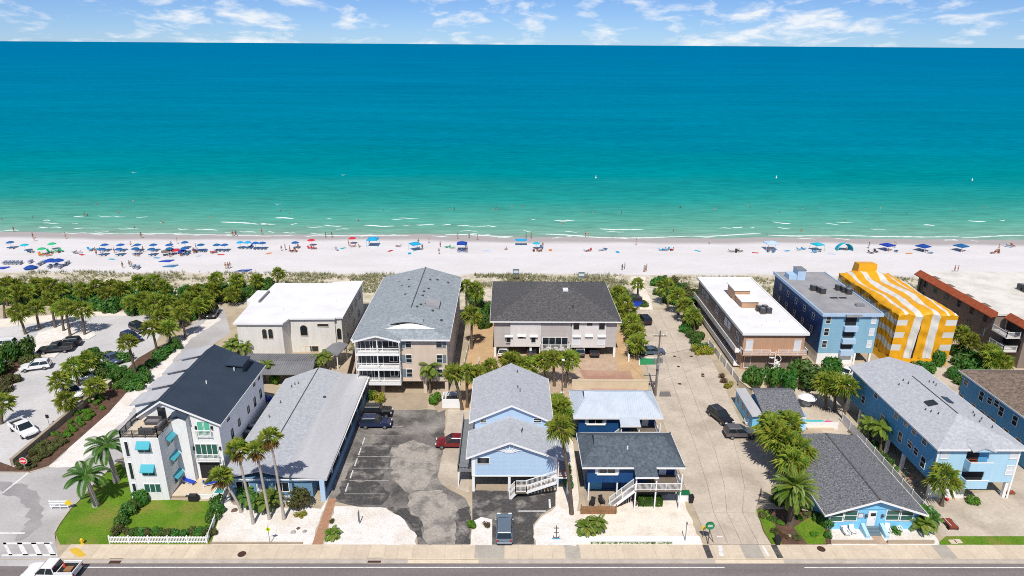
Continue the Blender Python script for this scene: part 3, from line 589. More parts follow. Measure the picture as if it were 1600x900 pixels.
# parking court of worn asphalt between the low motel and the pale blue house
lot = flat('parking_court', [(-10.16, 64.85), (-4.05, 64.86), (-4.36, 70.87), (-5.16, 73.67), (-8.46, 76.51), (-9.21, 78.21), (-8.96, 85.19), (-9.62, 96.19), (-22.61, 96.13), (-23.05, 90.73), (-23.54, 83.99), (-23.84, 78.18), (-23.59, 73.51), (-18.50, 71.84), (-14.94, 71.72), (-12.52, 69.39), (-10.47, 66.17)], .012, 'asphalt_worn', None, .12)
flat('old_asphalt', [(-21.70, 73.12), (-21.64, 77.18), (-17.04, 77.20), (-14.78, 74.72), (-15.33, 72.10), (-18.37, 71.97)], .018, 'asphalt_dark', lot, .32); flat('old_asphalt', [(-14.94, 71.72), (-12.01, 71.48), (-10.20, 69.64), (-9.97, 66.39), (-10.57, 66.39), (-12.38, 69.51)], .018, 'asphalt_dark', lot, .32)
flat('old_asphalt', [(-21.45, 77.47), (-21.23, 85.15), (-17.64, 86.84), (-15.92, 81.95), (-16.53, 77.20)], .018, 'asphalt_dark', lot, .32)
flat('old_asphalt', [(-6.19, 70.86), (-4.42, 72.12), (-4.06, 65.07), (-5.48, 64.97), (-6.29, 67.87)], .018, 'asphalt_dark', lot, .32)
for a in ([(-16.44, 85.16), (-13.19, 87.20), (-9.39, 84.85), (-9.40, 79.24), (-10.87, 75.40), (-12.75, 74.45), (-15.33, 78.20)], [(-12.45, 74.72), (-8.36, 75.41), (-6.24, 71.49), (-6.08, 65.07), (-9.07, 65.07), (-10.28, 69.04), (-11.93, 70.85)]): flat('worn_asphalt', a, .023, 'asphalt_tan', lot, .32)
flat('driveway', [(-3.83, 64.86), (3.40, 64.86), (3.38, 68.47), (4.40, 70.26), (6.35, 72.14), (6.55, 75.03), (-4.33, 75.28), (-4.12, 70.87)], .010, 'asphalt_dark')
flat('parking_line', [(1.64, 71.12), (5.08, 71.13), (5.07, 70.94), (1.63, 70.94)], .024, 'paint_white', bpy.data.objects['driveway']); flat('parking_line', [(5.54, 73.43), (5.78, 73.43), (5.76, 71.63), (5.51, 71.63)], .024, 'paint_white', bpy.data.objects['driveway'])
for k, yv in enumerate((74.4, 77.3, 80.1, 82.9, 85.6, 88.3, 91.0)):
    flat('bay_line', [(-20.9, yv), (-15.6, yv), (-15.6, yv + .1), (-20.9, yv + .1)], .026, 'paint_worn', lot)
for k, yv in enumerate((75.8, 78.7, 81.5, 84.2, 86.9)):
    one(bevel_box := MB().hexa([(-20.9, yv - .85, .02), (-20.7, yv - .85, .02), (-20.7, yv + .85, .02), (-20.9, yv + .85, .02)], [(-20.86, yv - .82, .14), (-20.74, yv - .82, .14), (-20.74, yv + .82, .14), (-20.86, yv + .82, .14)]), 'wheel_stop', 'paint_white', 'white wheel stop under the motel eave', 'wheel stop', 'wheel stops along the low motel')
flat('concrete_walk', [(-9.21, 96.19), (-5.64, 96.21), (-4.72, 74.74), (-8.46, 76.51), (-9.13, 78.21), (-8.87, 85.19)], .020, 'concrete')
flat('forecourt', [(-20.34, 101.66), (-13.08, 101.69), (-12.52, 96.58), (-19.61, 96.15)], .016, 'wall_tan')
flat('timber_landing', [(-11.83, 97.82), (-10.44, 98.46), (-9.14, 96.60), (-10.65, 95.18)], .030, 'wall_tan')

# shell yards and planting beds
shell = flat('shell_yard', [(-34.42, 64.84), (-35.92, 70.82), (-36.41, 74.94), (-34.17, 72.07), (-22.99, 71.46), (-22.73, 76.06), (-22.77, 73.51), (-22.57, 64.84)], .014, 'shell_white', jit=.16)
flat('shell_yard', [(-21.23, 64.85), (-21.38, 72.09), (-18.50, 71.84), (-14.94, 71.72), (-12.52, 69.39), (-10.57, 66.39), (-10.38, 64.85)], .022, 'shell_white', jit=.16)
bp = flat('brick_path', [(-22.49, 64.84), (-21.30, 64.85), (-21.66, 73.64), (-22.61, 73.51)], .018, 'brick_path')
flat('shell_island', [(-4.05, 64.86), (-1.52, 64.86), (-1.61, 69.41), (-2.96, 69.89), (-4.03, 69.05)], .030, 'shell_white')
flat('shell_yard', [(3.48, 64.86), (8.26, 64.87), (8.40, 69.66), (6.68, 72.14), (5.81, 71.13), (4.13, 69.42), (3.44, 67.88)], .026, 'shell_white', jit=.16)
flat('shell_yard', [(8.26, 64.87), (23.08, 64.88), (22.77, 72.16), (23.08, 74.79), (19.92, 74.11), (13.82, 72.15), (9.23, 70.89), (8.03, 70.88)], .020, 'shell_cream', jit=.16)
flat('shell_walk', [(6.27, 70.88), (8.77, 70.27), (9.48, 73.44), (10.22, 96.28), (7.97, 96.27)], .017, 'shell_cream')
flat('lawn', [(-51.61, 64.93), (-45.85, 64.93), (-34.17, 64.94), (-35.37, 70.82), (-36.16, 72.84), (-42.81, 73.21), (-47.31, 72.95), (-51.40, 79.58), (-53.75, 81.54), (-54.06, 78.11), (-54.13, 73.98), (-54.24, 71.16), (-53.89, 68.51), (-53.22, 66.68)], .016, 'grass')
flat('planting_bed', [(31.64, 71.42), (34.87, 71.42), (40.16, 70.93), (38.30, 65.00), (31.15, 64.99), (31.00, 67.34)], .05, 'mulch'); flat('bed_grass', [(31.59, 71.29), (33.05, 71.30), (32.78, 67.34), (32.43, 65.00), (31.22, 64.99), (31.15, 67.34)], .06, 'grass', bpy.data.objects['planting_bed']); flat('bed_grass', [(34.94, 67.92), (37.74, 69.94), (39.20, 69.10), (37.59, 65.11), (35.44, 65.00)], .06, 'grass', bpy.data.objects['planting_bed'])
flat('shell_yard', [(37.65, 64.89), (51.06, 64.90), (51.51, 67.59), (50.74, 68.29), (39.41, 67.81)], .030, 'shell_white', jit=.16)
flat('concrete_lot', [(51.99, 66.45), (74.34, 66.47), (84.99, 74.91), (66.40, 75.56), (53.75, 73.51)], .012, 'concrete'); flat('grass_verge', [(50.46, 64.90), (68.45, 64.91), (68.93, 66.47), (52.61, 66.45)], .022, 'grass')
flat('concrete_lot', [(65.69, 75.14), (71.63, 75.16), (86.43, 87.19), (82.17, 94.58), (75.89, 87.16)], .010, 'concrete')
flat('courtyard', [(40.85, 105.18), (55.30, 105.26), (53.68, 92.52), (50.13, 87.07), (47.71, 90.26), (39.69, 92.47)], .011, 'concrete')
flat('rear_lane', [(61.03, 115.51), (71.35, 112.34), (81.50, 111.62), (75.29, 96.57), (73.21, 96.56), (72.04, 105.35), (61.81, 107.22), (51.42, 96.46), (50.07, 100.68)], .010, 'concrete')
flat('garden_soil', [(-7.13, 133.80), (-2.53, 133.84), (-1.68, 104.95), (-5.13, 96.21), (-7.37, 96.20)], .010, 'soil_orange'); flat('garden_path', [(21.99, 127.24), (25.81, 130.60), (23.67, 99.47), (17.87, 99.44)], .012, 'soil_orange')
flat('terracotta_drive', [(-2.22, 116.20), (20.61, 116.36), (19.58, 105.07), (23.12, 105.09), (22.39, 98.82), (8.34, 98.76), (7.67, 105.00), (-1.68, 104.95)], .013, 'paver_tan'); flat('terracotta_field', [(13.17, 110.42), (22.30, 109.97), (22.13, 99.68), (14.78, 100.08)], .018, 'paver_red', bpy.data.objects['terracotta_drive'])
flat('beach_path', [(29.54, 140.06), (32.38, 140.09), (33.21, 145.68), (33.38, 156.70), (35.38, 163.05), (31.33, 163.00), (30.79, 155.27), (30.58, 147.33)], .012, 'shell_cream')
# dunes between the buildings and the beach
# ---- the public car park beside the beach
cp = flat('car_park', [(-82.11, 79.06), (-66.67, 79.10), (-67.25, 94.35), (-65.98, 101.87), (-67.01, 118.88), (-70.75, 131.50), (-76.07, 137.55), (-113.72, 132.86), (-123.13, 114.29)], .010, 'lot_pale')
st = flat('side_road', [(-78.49, 62.72), (-50.41, 62.73), (-52.54, 65.47), (-53.37, 66.68), (-53.89, 68.51), (-54.24, 71.16), (-54.13, 73.98), (-54.06, 78.11), (-53.83, 81.85), (-54.28, 84.23), (-55.94, 93.04), (-57.93, 114.73), (-55.39, 126.61), (-62.17, 140.73), (-65.57, 138.78), (-63.01, 101.88), (-62.69, 80.44), (-64.34, 78.96), (-93.94, 78.88)], .012, 'asphalt_pale')
struct(MB().poly([(-300, 61.6, -.125), (-51.0, 61.6, -.125), (-51.0, 62.75, .02), (-300, 62.75, .02)]), 'road_mouth', 'asphalt_pale', st)
flat('worn_turn', [(-56.02, 65.58), (-56.13, 67.82), (-57.26, 70.79), (-59.77, 73.97), (-62.89, 75.98), (-66.99, 77.08), (-65.28, 74.62), (-61.53, 73.31), (-58.99, 70.79), (-57.50, 67.81), (-57.51, 65.57)], .017, 'tyre_worn', st, .35)
flat('shell_path', [(-62.60, 80.29), (-58.77, 80.46), (-58.83, 86.71), (-58.90, 93.99), (-61.96, 124.02), (-59.96, 133.34), (-62.74, 136.93), (-63.01, 101.88)], .020, 'shell_white', st, .25)
for a in ([(-65.02, 74.49), (-64.78, 74.49), (-64.34, 78.96), (-64.68, 78.95)], [(-60.00, 67.01), (-57.05, 67.02), (-56.87, 66.74), (-59.80, 66.73)], [(-58.40, 65.25), (-52.77, 65.36), (-52.49, 65.04), (-58.25, 64.92)], [(-57.23, 63.34), (-51.01, 63.35), (-50.71, 62.99), (-57.05, 62.98)], [(-58.47, 65.25), (-58.10, 65.25), (-55.86, 63.14), (-56.29, 63.14)], [(-56.84, 65.25), (-56.25, 65.25), (-54.05, 63.14), (-54.70, 63.14)], [(-55.22, 65.25), (-54.62, 65.25), (-52.47, 63.14), (-53.12, 63.14)], [(-53.74, 65.25), (-53.07, 65.25), (-50.95, 63.14), (-51.60, 63.14)]): flat('road_marking', a, .026, 'paint_white', st)
isl = struct(MB().prism([(-70.6 + 2.3 * math.cos(k * .35), 71.6 + 2.5 * math.sin(k * .35)) for k in range(18)], 0, .15), 'traffic_island', 'kerb_concrete'); flat('island_bed', [(-70.6 + 2.05 * math.cos(k * .35), 71.6 + 2.25 * math.sin(k * .35)) for k in range(18)], .156, 'grass', isl)
bed = flat('planting_bed', [(-68.49, 79.24), (-64.53, 79.25), (-62.79, 80.60), (-62.41, 94.96), (-63.29, 103.46), (-63.50, 116.06), (-66.49, 120.35), (-67.89, 114.66), (-66.96, 103.67), (-67.49, 94.74), (-67.30, 80.28), (-70.05, 81.49)], .030, 'mulch')
kb = MB(); q = [(-68.29, 78.95), (-64.34, 78.96), (-62.60, 80.29)]
struct(MB().bar((*q[0], .06), (*q[1], .06), .18, .14).bar((*q[1], .06), (*q[2], .06), .18, .14), 'kerb', 'kerb_concrete', bed)
q = [(-52.57, 65.47), (-53.44, 66.68), (-53.89, 68.51), (-54.24, 71.16), (-54.13, 73.98), (-54.29, 76.41), (-54.14, 78.25), (-53.75, 81.54)]; kb = MB()
for a, b in zip(q, q[1:]): kb.bar((*a, .07), (*b, .07), .2, .14)
struct(kb, 'kerb', 'kerb_concrete', bpy.data.objects['lawn'])
ip = flat('palm_island', [(-89.23, 115.89), (-93.56, 126.31), (-90.89, 130.30), (-83.70, 128.02), (-81.43, 125.13), (-81.62, 123.25), (-84.73, 122.61), (-83.08, 114.56)], .10, 'shell_white'); flat('verge', [(-86.07, 95.85), (-86.04, 104.49), (-86.35, 109.82), (-86.46, 115.63), (-90.15, 117.28), (-89.38, 109.30), (-90.80, 102.19)], .03, 'mulch')
flat('loop_road', [(-131.72, 118.42), (-102.50, 128.19), (-97.19, 131.96), (-89.20, 134.14), (-78.22, 133.18), (-75.94, 129.75), (-75.40, 123.30), (-77.86, 118.80), (-83.36, 117.90), (-110.05, 95.74)], .018, 'lot_pale', cp)
flat('beach_walk', [(-112.43, 131.14), (-92.46, 137.40), (-76.43, 138.30), (-75.35, 136.08), (-89.62, 134.86), (-108.73, 126.19)], .02, 'shell_cream')

# ================================================================== BUILDINGS
# ---- white three-storey house with dark metal roof
h = T('modern_house', 'white three-storey house with dark metal roof, aqua awnings and roof terrace', 'house', -43, 84)
gable_wall(h, -48.6, -37.2, 77.6, 94.0, 0, 8.45, 11.75, 'stucco_white', xr=-44.0)
rf = gable_roof(h, -49.1, -36.75, 77.2, 94.6, 8.55, 12.0, 'metal_dark', xr=-44.0)
sm = MB()
for k in range(43):
    y = 77.5 + k * .4; sm.bar((-44.0, y, 12.03), (-36.8, y, 8.58), .035, .05); sm.bar((-44.0, y, 12.03), (-49.05, y, 8.58), .035, .05)
P(sm, 'standing_seams', 'metal_dark', rf, kind='stuff')
wall(h, -47.5, -42.75, 73.2, 77.58, 0, 9.05, 'stucco_white', 'tower_wall')
P(MB().box(-47.35, -42.9, 73.35, 77.55, 9.05, 9.09), 'terrace_floor', 'walk_concrete', h)
rail(h, [(-47.4, 77.4, 9.08), (-47.4, 73.3, 9.08), (-42.85, 73.3, 9.08), (-42.85, 77.3, 9.08)], 0.95, 'dark_metal', .14, 1.5)
bt = MB()
for k in range(8): bt.box(-47.2 + k * .6, -47.17 + k * .6, 73.182, 73.199, .05, 9.0)
for k in range(7): bt.box(-42.749, -42.735, 73.6 + k * .6, 73.63 + k * .6, .05, 9.0)
P(bt, 'battens', 'white', h, kind='stuff')
P(MB().box(-42.74, -40.9, 76.7, 77.58, 0, 9.7), 'stair_tower', 'stucco_white', h)
P(MB().solid([[(-42.9, 76.4, 9.8), (-41.8, 76.4, 10.4), (-41.8, 80.2, 10.9), (-42.9, 79.0, 10.6)][::-1], [(-41.8, 76.4, 10.4), (-40.75, 76.4, 9.8), (-40.75, 78.6, 10.3), (-41.8, 80.2, 10.9)]], .15), 'porch_roof', 'metal_dark', h)
P(MB().solid([[(-40.9, 90.0, 10.9), (-38.3, 90.0, 10.7), (-38.3, 93.2, 10.7), (-40.9, 93.2, 10.9)]], .18).box(-40.2, -38.5, 90.3, 93.0, 9.0, 10.52), 'dormer', 'metal_dark', h)
for k in range(4):
    y = 79.6 + 4.55 * k
    d = P(MB().prof_y([(-48.7, 8.3), (-45.3, 8.3), (-45.3, 10.9), (-48.7, 10.15)], y, y + 2.8), 'dormer', 'stucco_white', h)
    P(MB().solid([[(-49.3, y - .35, 10.2), (-44.9, y - .35, 11.2), (-44.9, y + 3.1, 11.2), (-49.3, y + 3.1, 10.2)]], .14), 'roof', 'membrane_pale_grey', d)
# openings of the tower
for r in [(-44.75, 7.71, 1.61, 0.27), (-44.78, 4.32, 1.61, 0.37)]: window(h, 'f', 73.2, r[0], r[1] - .2, r[2], .8, 'double', pane='glass_green')
for k, r in enumerate([(-44.66, 8.26, 1.48, 1.00), (-44.68, 4.93, 1.50, 1.03)]):
    P(MB().prof_x([(73.19, r[1] + .38), (72.55, r[1] - .38), (72.55, r[1] - .48), (73.19, r[1] - .3)], r[0] - r[2] / 2 - .1, r[0] + r[2] / 2 + .1), 'awning', 'aqua_canvas', h)
windows(h, 'f', 73.2, [(-44.61, 1.80, 2.05, 1.25)], 'triple', pane='glass_green')
windows(h, 'f', 73.2, [(-46.80, 7.52, 0.09, 2.11), (-46.85, 4.36, 0.05, 2.35), (-46.90, 1.89, 0.18, 1.25)], 'plain')
for (y, z) in ((75.6, 7.3), (75.7, 4.4), (75.8, 1.6)):
    window(h, 'r', -42.75, y, z, 1.7, 1.1, 'double', pane='glass_green')
    P(MB().prof_y([(-42.74, z + .85), (-42.2, z + .3), (-42.2, z + .22), (-42.74, z + .7)], y - .9, y + .9), 'awning', 'aqua_canvas', h)
window(h, 'f', 77.6, -44.2, 10.0, .9, 1.6, 'plain', frame='dark_metal')
# right bay: french doors with a Juliet balcony, four-leaf windows, patio opening below painted as shade
for (u_, z_) in [(-39.49, 7.82), (-38.75, 7.82)]: window(h, 'f', 77.55, u_, z_, .8, 2.0, 'plain', pane='green_door', name='french_door')
rail(h, [(-40.15, 77.2, 6.75), (-38.2, 77.2, 6.75)], .95, 'white', .14, 2)
window(h, 'f', 77.55, -39.2, 4.4, 2.8, 2.1, 'quad', pane='glass_green')
P(MB().box(-40.6, -37.5, 76.95, 77.58, 3.1, 3.25), 'balcony_slab', 'white', h); rail(h, [(-40.5, 77.0, 3.25), (-37.6, 77.0, 3.25)], .95, 'white', .14, 3)
P(MB().box(-40.4, -37.75, 77.5, 77.595, .05, 2.65), 'patio_shade_panel', 'dark', h); P(MB().box(-40.75, -40.42, 77.35, 77.6, 0, 3.1), 'pillar', 'white', h); P(MB().box(-37.72, -37.3, 77.35, 77.6, 0, 3.1), 'pillar', 'white', h)  # near-black panel paints the shade of the patio opening onto the wall
for (y, z) in [(80.54, 7.71), (83.70, 5.04), (81.12, 4.79), (87.30, 5.01), (89.89, 4.82), (92.41, 4.84), (90.50, 7.68), (92.54, 7.69)]:
    window(h, 'r', -37.2, y, max(1.2, z), .55, .9 if z > 5 else 1.3, 'plain', frame='dark_metal')
for (u_, z_) in [(-40.13, 7.97), (-38.06, 7.98), (-40.79, 4.90), (-37.41, 4.90)]: P(MB().box(u_ - .1, u_ + .1, 77.38, 77.54, z_ - .25, z_ + .2), 'wall_lamp', 'dark', h)
vents(h, [(-41.2, 84.4, 10.7), (-39.6, 90.0, 9.95)], 'white')
for k, (y, z) in enumerate([(84.63, 3.56), (86.20, 3.66)]): condenser(-36.65, y, 2.0, ('dark air conditioner on the side wall of the white house', 'dark air conditioner behind the first on the white house wall')[k], 'side wall air conditioners', 1.0)
# terrace sofa set
def sofa(x, y, z, w_, d_, label, rz=0):
    t = T('outdoor_sofa', label, 'sofa', x, y, z, rz); t0 = WL[t.name]; WL[t.name] = (0, 0, 0)
    P(MB().box(-w_ / 2, w_ / 2, -d_ / 2, d_ / 2, .06, .42), 'seat_base', 'wicker', t); P(MB().box(-w_ / 2, w_ / 2, d_ / 2 - .18, d_ / 2, .42, .85), 'backrest', 'wicker', t)
    for s_ in (-1, 1): P(MB().box(s_ * w_ / 2 - .08, s_ * w_ / 2 + .08, -d_ / 2, d_ / 2 - .18, .42, .66), 'armrest', 'wicker', t)
    P(MB().box(-w_ / 2 + .1, w_ / 2 - .1, -d_ / 2 + .02, d_ / 2 - .2, .425, .54), 'cushion', 'metal_grey', t); WL[t.name] = t0
sofa(-44.9, 76.6, 9.09, 1.9, .85, 'dark wicker sofa at the back of the roof terrace'); sofa(-44.6, 74.4, 9.09, 1.8, .85, 'dark wicker sofa at the front rail of the roof terrace', math.pi); sofa(-43.5, 75.6, 9.09, 1.6, .8, 'dark wicker sofa along the side rail of the roof terrace', -math.pi / 2)
# patio, plunge pool, loungers, grill
pt = flat('patio', [(-42.7, 73.6), (-37.3, 73.6), (-36.6, 75.5), (-37.3, 77.4), (-42.7, 77.4)], .34, 'walk_concrete'); struct(MB().box(-40.6, -37.4, 73.45, 73.6, 0, .62), 'planter_wall', 'white', pt); struct(MB().box(-42.7, -37.3, 73.6, 77.4, 0, .33), 'podium', 'wall_tan', pt)
t = T('plunge_pool', 'small teal plunge pool at the corner of the patio', 'pool', -36.6, 74.3); P(MB().box(-37.3, -36.0, 73.4, 75.2, 0, .8), 'basin', 'white', t); P(MB().box(-37.18, -36.12, 73.52, 75.08, .76, .83), 'water', 'pool_teal', t)
def lounger(x, y, z, rz, label, m='lounger_blue', group=None, back=35):
    key = ('lounger', m, back)
    if key not in VC:
        f = MB(); 
        for s_ in (-.28, .28): f.box(-.95, .95, s_ - .03, s_ + .03, .26, .31)
        for x_ in (-.85, .75):
            for s_ in (-.28, .28): f.box(x_ - .03, x_ + .03, s_ - .03, s_ + .03, 0, .26)
        VC[key] = (f.mesh('frame', 'white'), MB().box(-.35, .95, -.3, .3, .315, .39).mesh('seat', m), MB().hexa([(-.35, -.3, .32), (-.35, .3, .32), (-.43, .3, .32), (-.43, -.3, .32)][::-1], [(-.35 - .62 * math.cos(R(back)), -.3, .39 + .62 * math.sin(R(back))), (-.35 - .62 * math.cos(R(back)), .3, .39 + .62 * math.sin(R(back))), (-.43 - .62 * math.cos(R(back)), .3, .35 + .62 * math.sin(R(back))), (-.43 - .62 * math.cos(R(back)), -.3, .35 + .62 * math.sin(R(back)))][::-1]).mesh('backrest', m))
    t = T('lounger', label, 'lounger', x, y, z, rz, group)
    for n_, me in zip(('frame', 'seat', 'backrest'), VC[key]): link(n_, me, t)
    return t
lounger(-41.6, 76.3, .34, R(-25), 'blue patio lounger beside the white tower wall', 'plastic_blue'); lounger(-38.6, 75.9, .34, R(20), 'blue patio lounger near the plunge pool', 'plastic_blue')
t = T('grill', 'black covered barbecue grill on the lawn by the planter wall', 'grill', -39.6, 73.0); P(MB().box(-40.2, -39.0, 72.75, 73.25, .1, .8), 'cabinet', 'dark', t); P(MB().tube((-40.05, 73.0, .82), (-39.15, 73.0, .82), .28, n=10), 'lid', 'dark', t); P(MB().box(-40.55, -40.2, 72.8, 73.2, .74, .8), 'side_shelf', 'dark_metal', t)

# ---- long low motel with a flat carport roof along one side
h = T('motel', 'long low motel with pale grey gable roof and wide flat eave over parking', 'motel', -29, 87)
gable_wall(h, -35.3, -24.6, 73.6, 101.6, 0, 3.05, 3.1, 'low_blue_wall')
rf = roof(h, [[(-36.1, 73.2, 3.2), (-31.0, 73.2, 4.35), (-31.0, 102.4, 4.35), (-36.1, 100.4, 3.2)][::-1], [(-31.0, 73.2, 4.35), (-28.0, 73.2, 3.62), (-27.2, 102.2, 3.5), (-31.0, 102.4, 4.35)]], 'shingle_pale')
P(MB().solid([[(-28.0, 73.15, 3.64), (-22.5, 73.0, 3.35), (-22.8, 101.8, 3.35), (-27.2, 101.8, 3.54)]], .2), 'carport_roof', 'membrane_pale_grey', h)
P(MB().bar((-31.0, 82, 4.37), (-31.0, 102.4, 4.37), .12, .08), 'ridge_cap', 'dark_metal', rf)
P(MB().box(-36.1, -22.5, 73.02, 73.14, 3.08, 3.19), 'fascia', 'white', h); P(MB().box(-22.78, -22.5, 73.2, 101.7, 3.02, 3.14), 'fascia', 'white', h)
vents(h, [(-33.8, 96.5, 3.8), (-33.5, 97.3, 3.85), (-33.0, 97.4, 3.95), (-34.0, 91.6, 3.75), (-34.4, 87.5, 3.7)]); vents(h, [(-27.9, 93.5, 3.62)], 'cap')
for k in range(7): window(h, 'r', -24.6, 76.5 + k * 3.7, 1.6, 1.4, 1.2, 'double'); 
for k in range(6): door(h, 'r', -24.6, 78.3 + k * 3.7, 0.02)
for k in range(8): P(MB().box(-23.15, -23.0, 73.5 + k * 4.0, 73.65 + k * 4.0, 0, 3.2), 'post', 'white', h)
wb = P(MB().box(-23.45, -22.85, 72.9, 73.3, 0, 3.2), 'wing_wall', 'siding_light_blue', h); wb2 = P(MB().box(-23.0, -22.82, 73.3, 101, .0, 1.15), 'low_wall', 'low_blue_wall', h)
window(h, 'f', 73.6, -33.4, 1.9, 1.6, 1.2, 'double'); window(h, 'f', 73.6, -28.4, 1.7, 1.6, 1.3, 'double'); door(h, 'f', 73.6, -31.2, 0.02)
rail(h, [(-30.4, 72.6, .05), (-25.0, 72.6, .05)], 1.0, 'white', .16, 1.8)
# ---- flat-roofed white villa with arched windows
h = T('villa', 'cream villa with flat white roof and arched windows', 'house', -40, 126)
plan = [(-49.0, 115.0), (-40.8, 115.0), (-40.2, 117.5), (-31.9, 117.7), (-31.9, 118.1), (-30.7, 118.1), (-30.9, 138.2), (-36.9, 137.4), (-37.4, 136.5), (-48.6, 136.5)]
P(MB().prism(plan, 0, 6.75), 'wall', 'stucco_cream', h)
rp = [(-49.5, 114.6), (-40.5, 114.6), (-40.0, 117.1), (-31.7, 117.3), (-31.6, 117.7), (-30.3, 117.8), (-30.6, 138.6), (-36.7, 137.8), (-37.2, 136.9), (-48.9, 136.9), (-49.0, 131.4), (-49.9, 125.6)]
P(MB().prism(rp, 6.78, 7.05), 'roof', 'membrane_white', h); P(MB().box(-50.6, -48.4, 125.0, 131.0, 6.2, 7.5), 'raised_roof', 'membrane_white', h); P(MB().box(-48.4, -48.1, 125.2, 131.0, 7.06, 7.5), 'parapet', 'metal_grey', h)
for r in [(-44.10, 4.87, 0.39, 1.65), (-42.99, 4.88, 0.51, 1.65)]: window(h, 'f', 115.0, r[0], r[1], .8, 1.9, 'arch', frame='wall_cream')
for r in [(-37.69, 4.48, 0.99, 2.07)]: window(h, 'f', 117.55, r[0], r[1], 1.3, 2.1, 'arch', frame='wall_cream')
for r in [(-40.72, 4.77, 0.79, 1.55)]: window(h, 'f', 117.55, r[0], r[1], .9, 1.2, 'plain', frame='wall_cream')
windows(h, 'f', 117.6, [(-34.08, 5.53, 1.98, 0.51)], 'plain', frame='wall_cream')
windows(h, 'f', 117.6, [(-37.15, 0.69, 3.63, 1.05)], 'triple', frame='wall_cream')
for r in [(-31.53, 3.18, 0.64, 2.49)]: window(h, 'f', 118.1, -31.3, 3.6, .8, 2.2, 'arch', frame='wall_cream')
for y, z in ((121, 4.9), (124, 4.9), (127, 4.9), (131, 4.9), (135, 4.9), (122, 1.8), (128, 1.8), (133, 1.8)): window(h, 'r', -30.75, y, z, 1.3, 1.3, 'double')
vents(h, [(-38.5, 120, 7.05), (-33.5, 126, 7.05), (-42.5, 121.5, 7.05)], 'white')
t = T('carport', 'grey metal roofed carport before the cream villa', 'carport', -39, 107)
cr_ = P(MB().solid([[(-45.9, 106.8, 3.3), (-33.0, 106.8, 3.3), (-33.4, 111.2, 2.7), (-45.9, 111.2, 2.7)], [(-42.0, 102.9, 2.75), (-32.4, 102.9, 2.75), (-33.0, 106.8, 3.3), (-45.9, 106.8, 3.3)]], .12), 'roof', 'metal_grey', t)
sm = MB()
for k in range(32): sm.bar((-45.6 + k * .4, 106.85, 3.33), (-45.6 + k * .4, 111.1, 2.74), .05, .06)
for k in range(24): sm.bar((-41.9 + k * .4, 102.95, 2.78), (-41.9 + k * .4, 106.8, 3.32), .05, .06)
P(sm, 'roof_ribs', 'metal_grey', cr_, kind='stuff')
for p in ((-41.5, 103.2), (-32.8, 103.2), (-45.6, 110.9), (-33.8, 110.9)): P(MB().box(p[0] - .08, p[0] + .08, p[1] - .08, p[1] + .08, 0, 2.7), 'post', 'white', t)
t = T('entry_canopy', 'weathered metal roof over the villa entry beside the timber fence', 'canopy', -31, 112.5)
P(MB().solid([[(-33.3, 110.4, 2.9), (-31.4, 110.2, 3.25), (-30.6, 115.2, 3.25), (-31.9, 115.2, 2.9)], [(-31.4, 110.2, 3.25), (-29.8, 110.0, 2.9), (-28.9, 114.9, 2.9), (-30.6, 115.2, 3.25)]], .12), 'roof', 'metal_grey', t)
for p in ((-33.0, 110.8), (-30.0, 110.4), (-29.3, 114.6), (-31.6, 114.8)): P(MB().box(p[0] - .08, p[0] + .08, p[1] - .08, p[1] + .08, 0, 2.8), 'post', 'white', t)

# ---- tan three-storey condominium with stacked balconies
h = T('condominium', 'tan three-storey condominium with white stacked balconies and grey shingle roof', 'building', -17, 116)
wall(h, -24.4, -9.6, 101.7, 132.0, 2.35, 9.85, 'siding_tan')
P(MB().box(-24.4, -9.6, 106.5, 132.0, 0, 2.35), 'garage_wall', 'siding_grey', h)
for x in (-24.2, -20.5, -13.4, -9.85): P(MB().box(x - .28, x + .28, 101.75, 102.3, 0, 2.35), 'pillar', 'siding_tan', h)
P(MB().box(-24.4, -9.6, 101.66, 101.72, 2.2, 2.62), 'beam', 'siding_tan', h)
rf = roof(h, [[(-25.0, 101.1, 10.0), (-9.1, 101.1, 10.0), (-16.4, 106.9, 12.05)], [(-9.1, 101.1, 10.0), (-9.1, 132.5, 10.0), (-16.4, 132.7, 12.05), (-16.4, 106.9, 12.05)], [(-25.0, 132.5, 10.0), (-25.0, 101.1, 10.0), (-16.4, 106.9, 12.05), (-16.4, 132.7, 12.05)]], 'shingle_blue_grey', .2)
P(MB().bar((-16.4, 110.0, 12.07), (-16.4, 132.7, 12.07), .14, .09), 'ridge_cap', 'dark_metal', rf)
for q in ((-25.05, -9.05, 101.0, 101.09), (-25.07, -25.005, 101.1, 132.4), (-9.095, -9.03, 101.1, 132.4)): P(MB().box(*q, 9.74, 9.99), 'fascia', 'white', rf)
P(MB().solid([[(-24.6, 100.35, 10.0), (-20.9, 100.35, 11.0), (-20.9, 104.0, 11.05), (-24.6, 101.3, 10.06)][::-1], [(-20.9, 100.35, 11.0), (-17.0, 100.35, 10.0), (-17.0, 101.3, 10.06), (-20.9, 104.0, 11.05)]], .15), 'porch_gable', 'shingle_blue_grey', h)
P(MB().prof_y([(-23.2, 10.02), (-18.4, 10.02), (-20.9, 10.7)], 100.7, 100.8), 'gable_panel', 'siding_tan', h); P(MB().solid([[(-24.65, 100.28, 10.0), (-20.9, 100.28, 11.0), (-20.9, 100.34, 11.0), (-24.65, 100.34, 10.0)][::-1], [(-20.9, 100.28, 11.0), (-16.95, 100.28, 10.0), (-16.95, 100.34, 10.0), (-20.9, 100.34, 11.0)]], .28), 'rake_board', 'white', h)
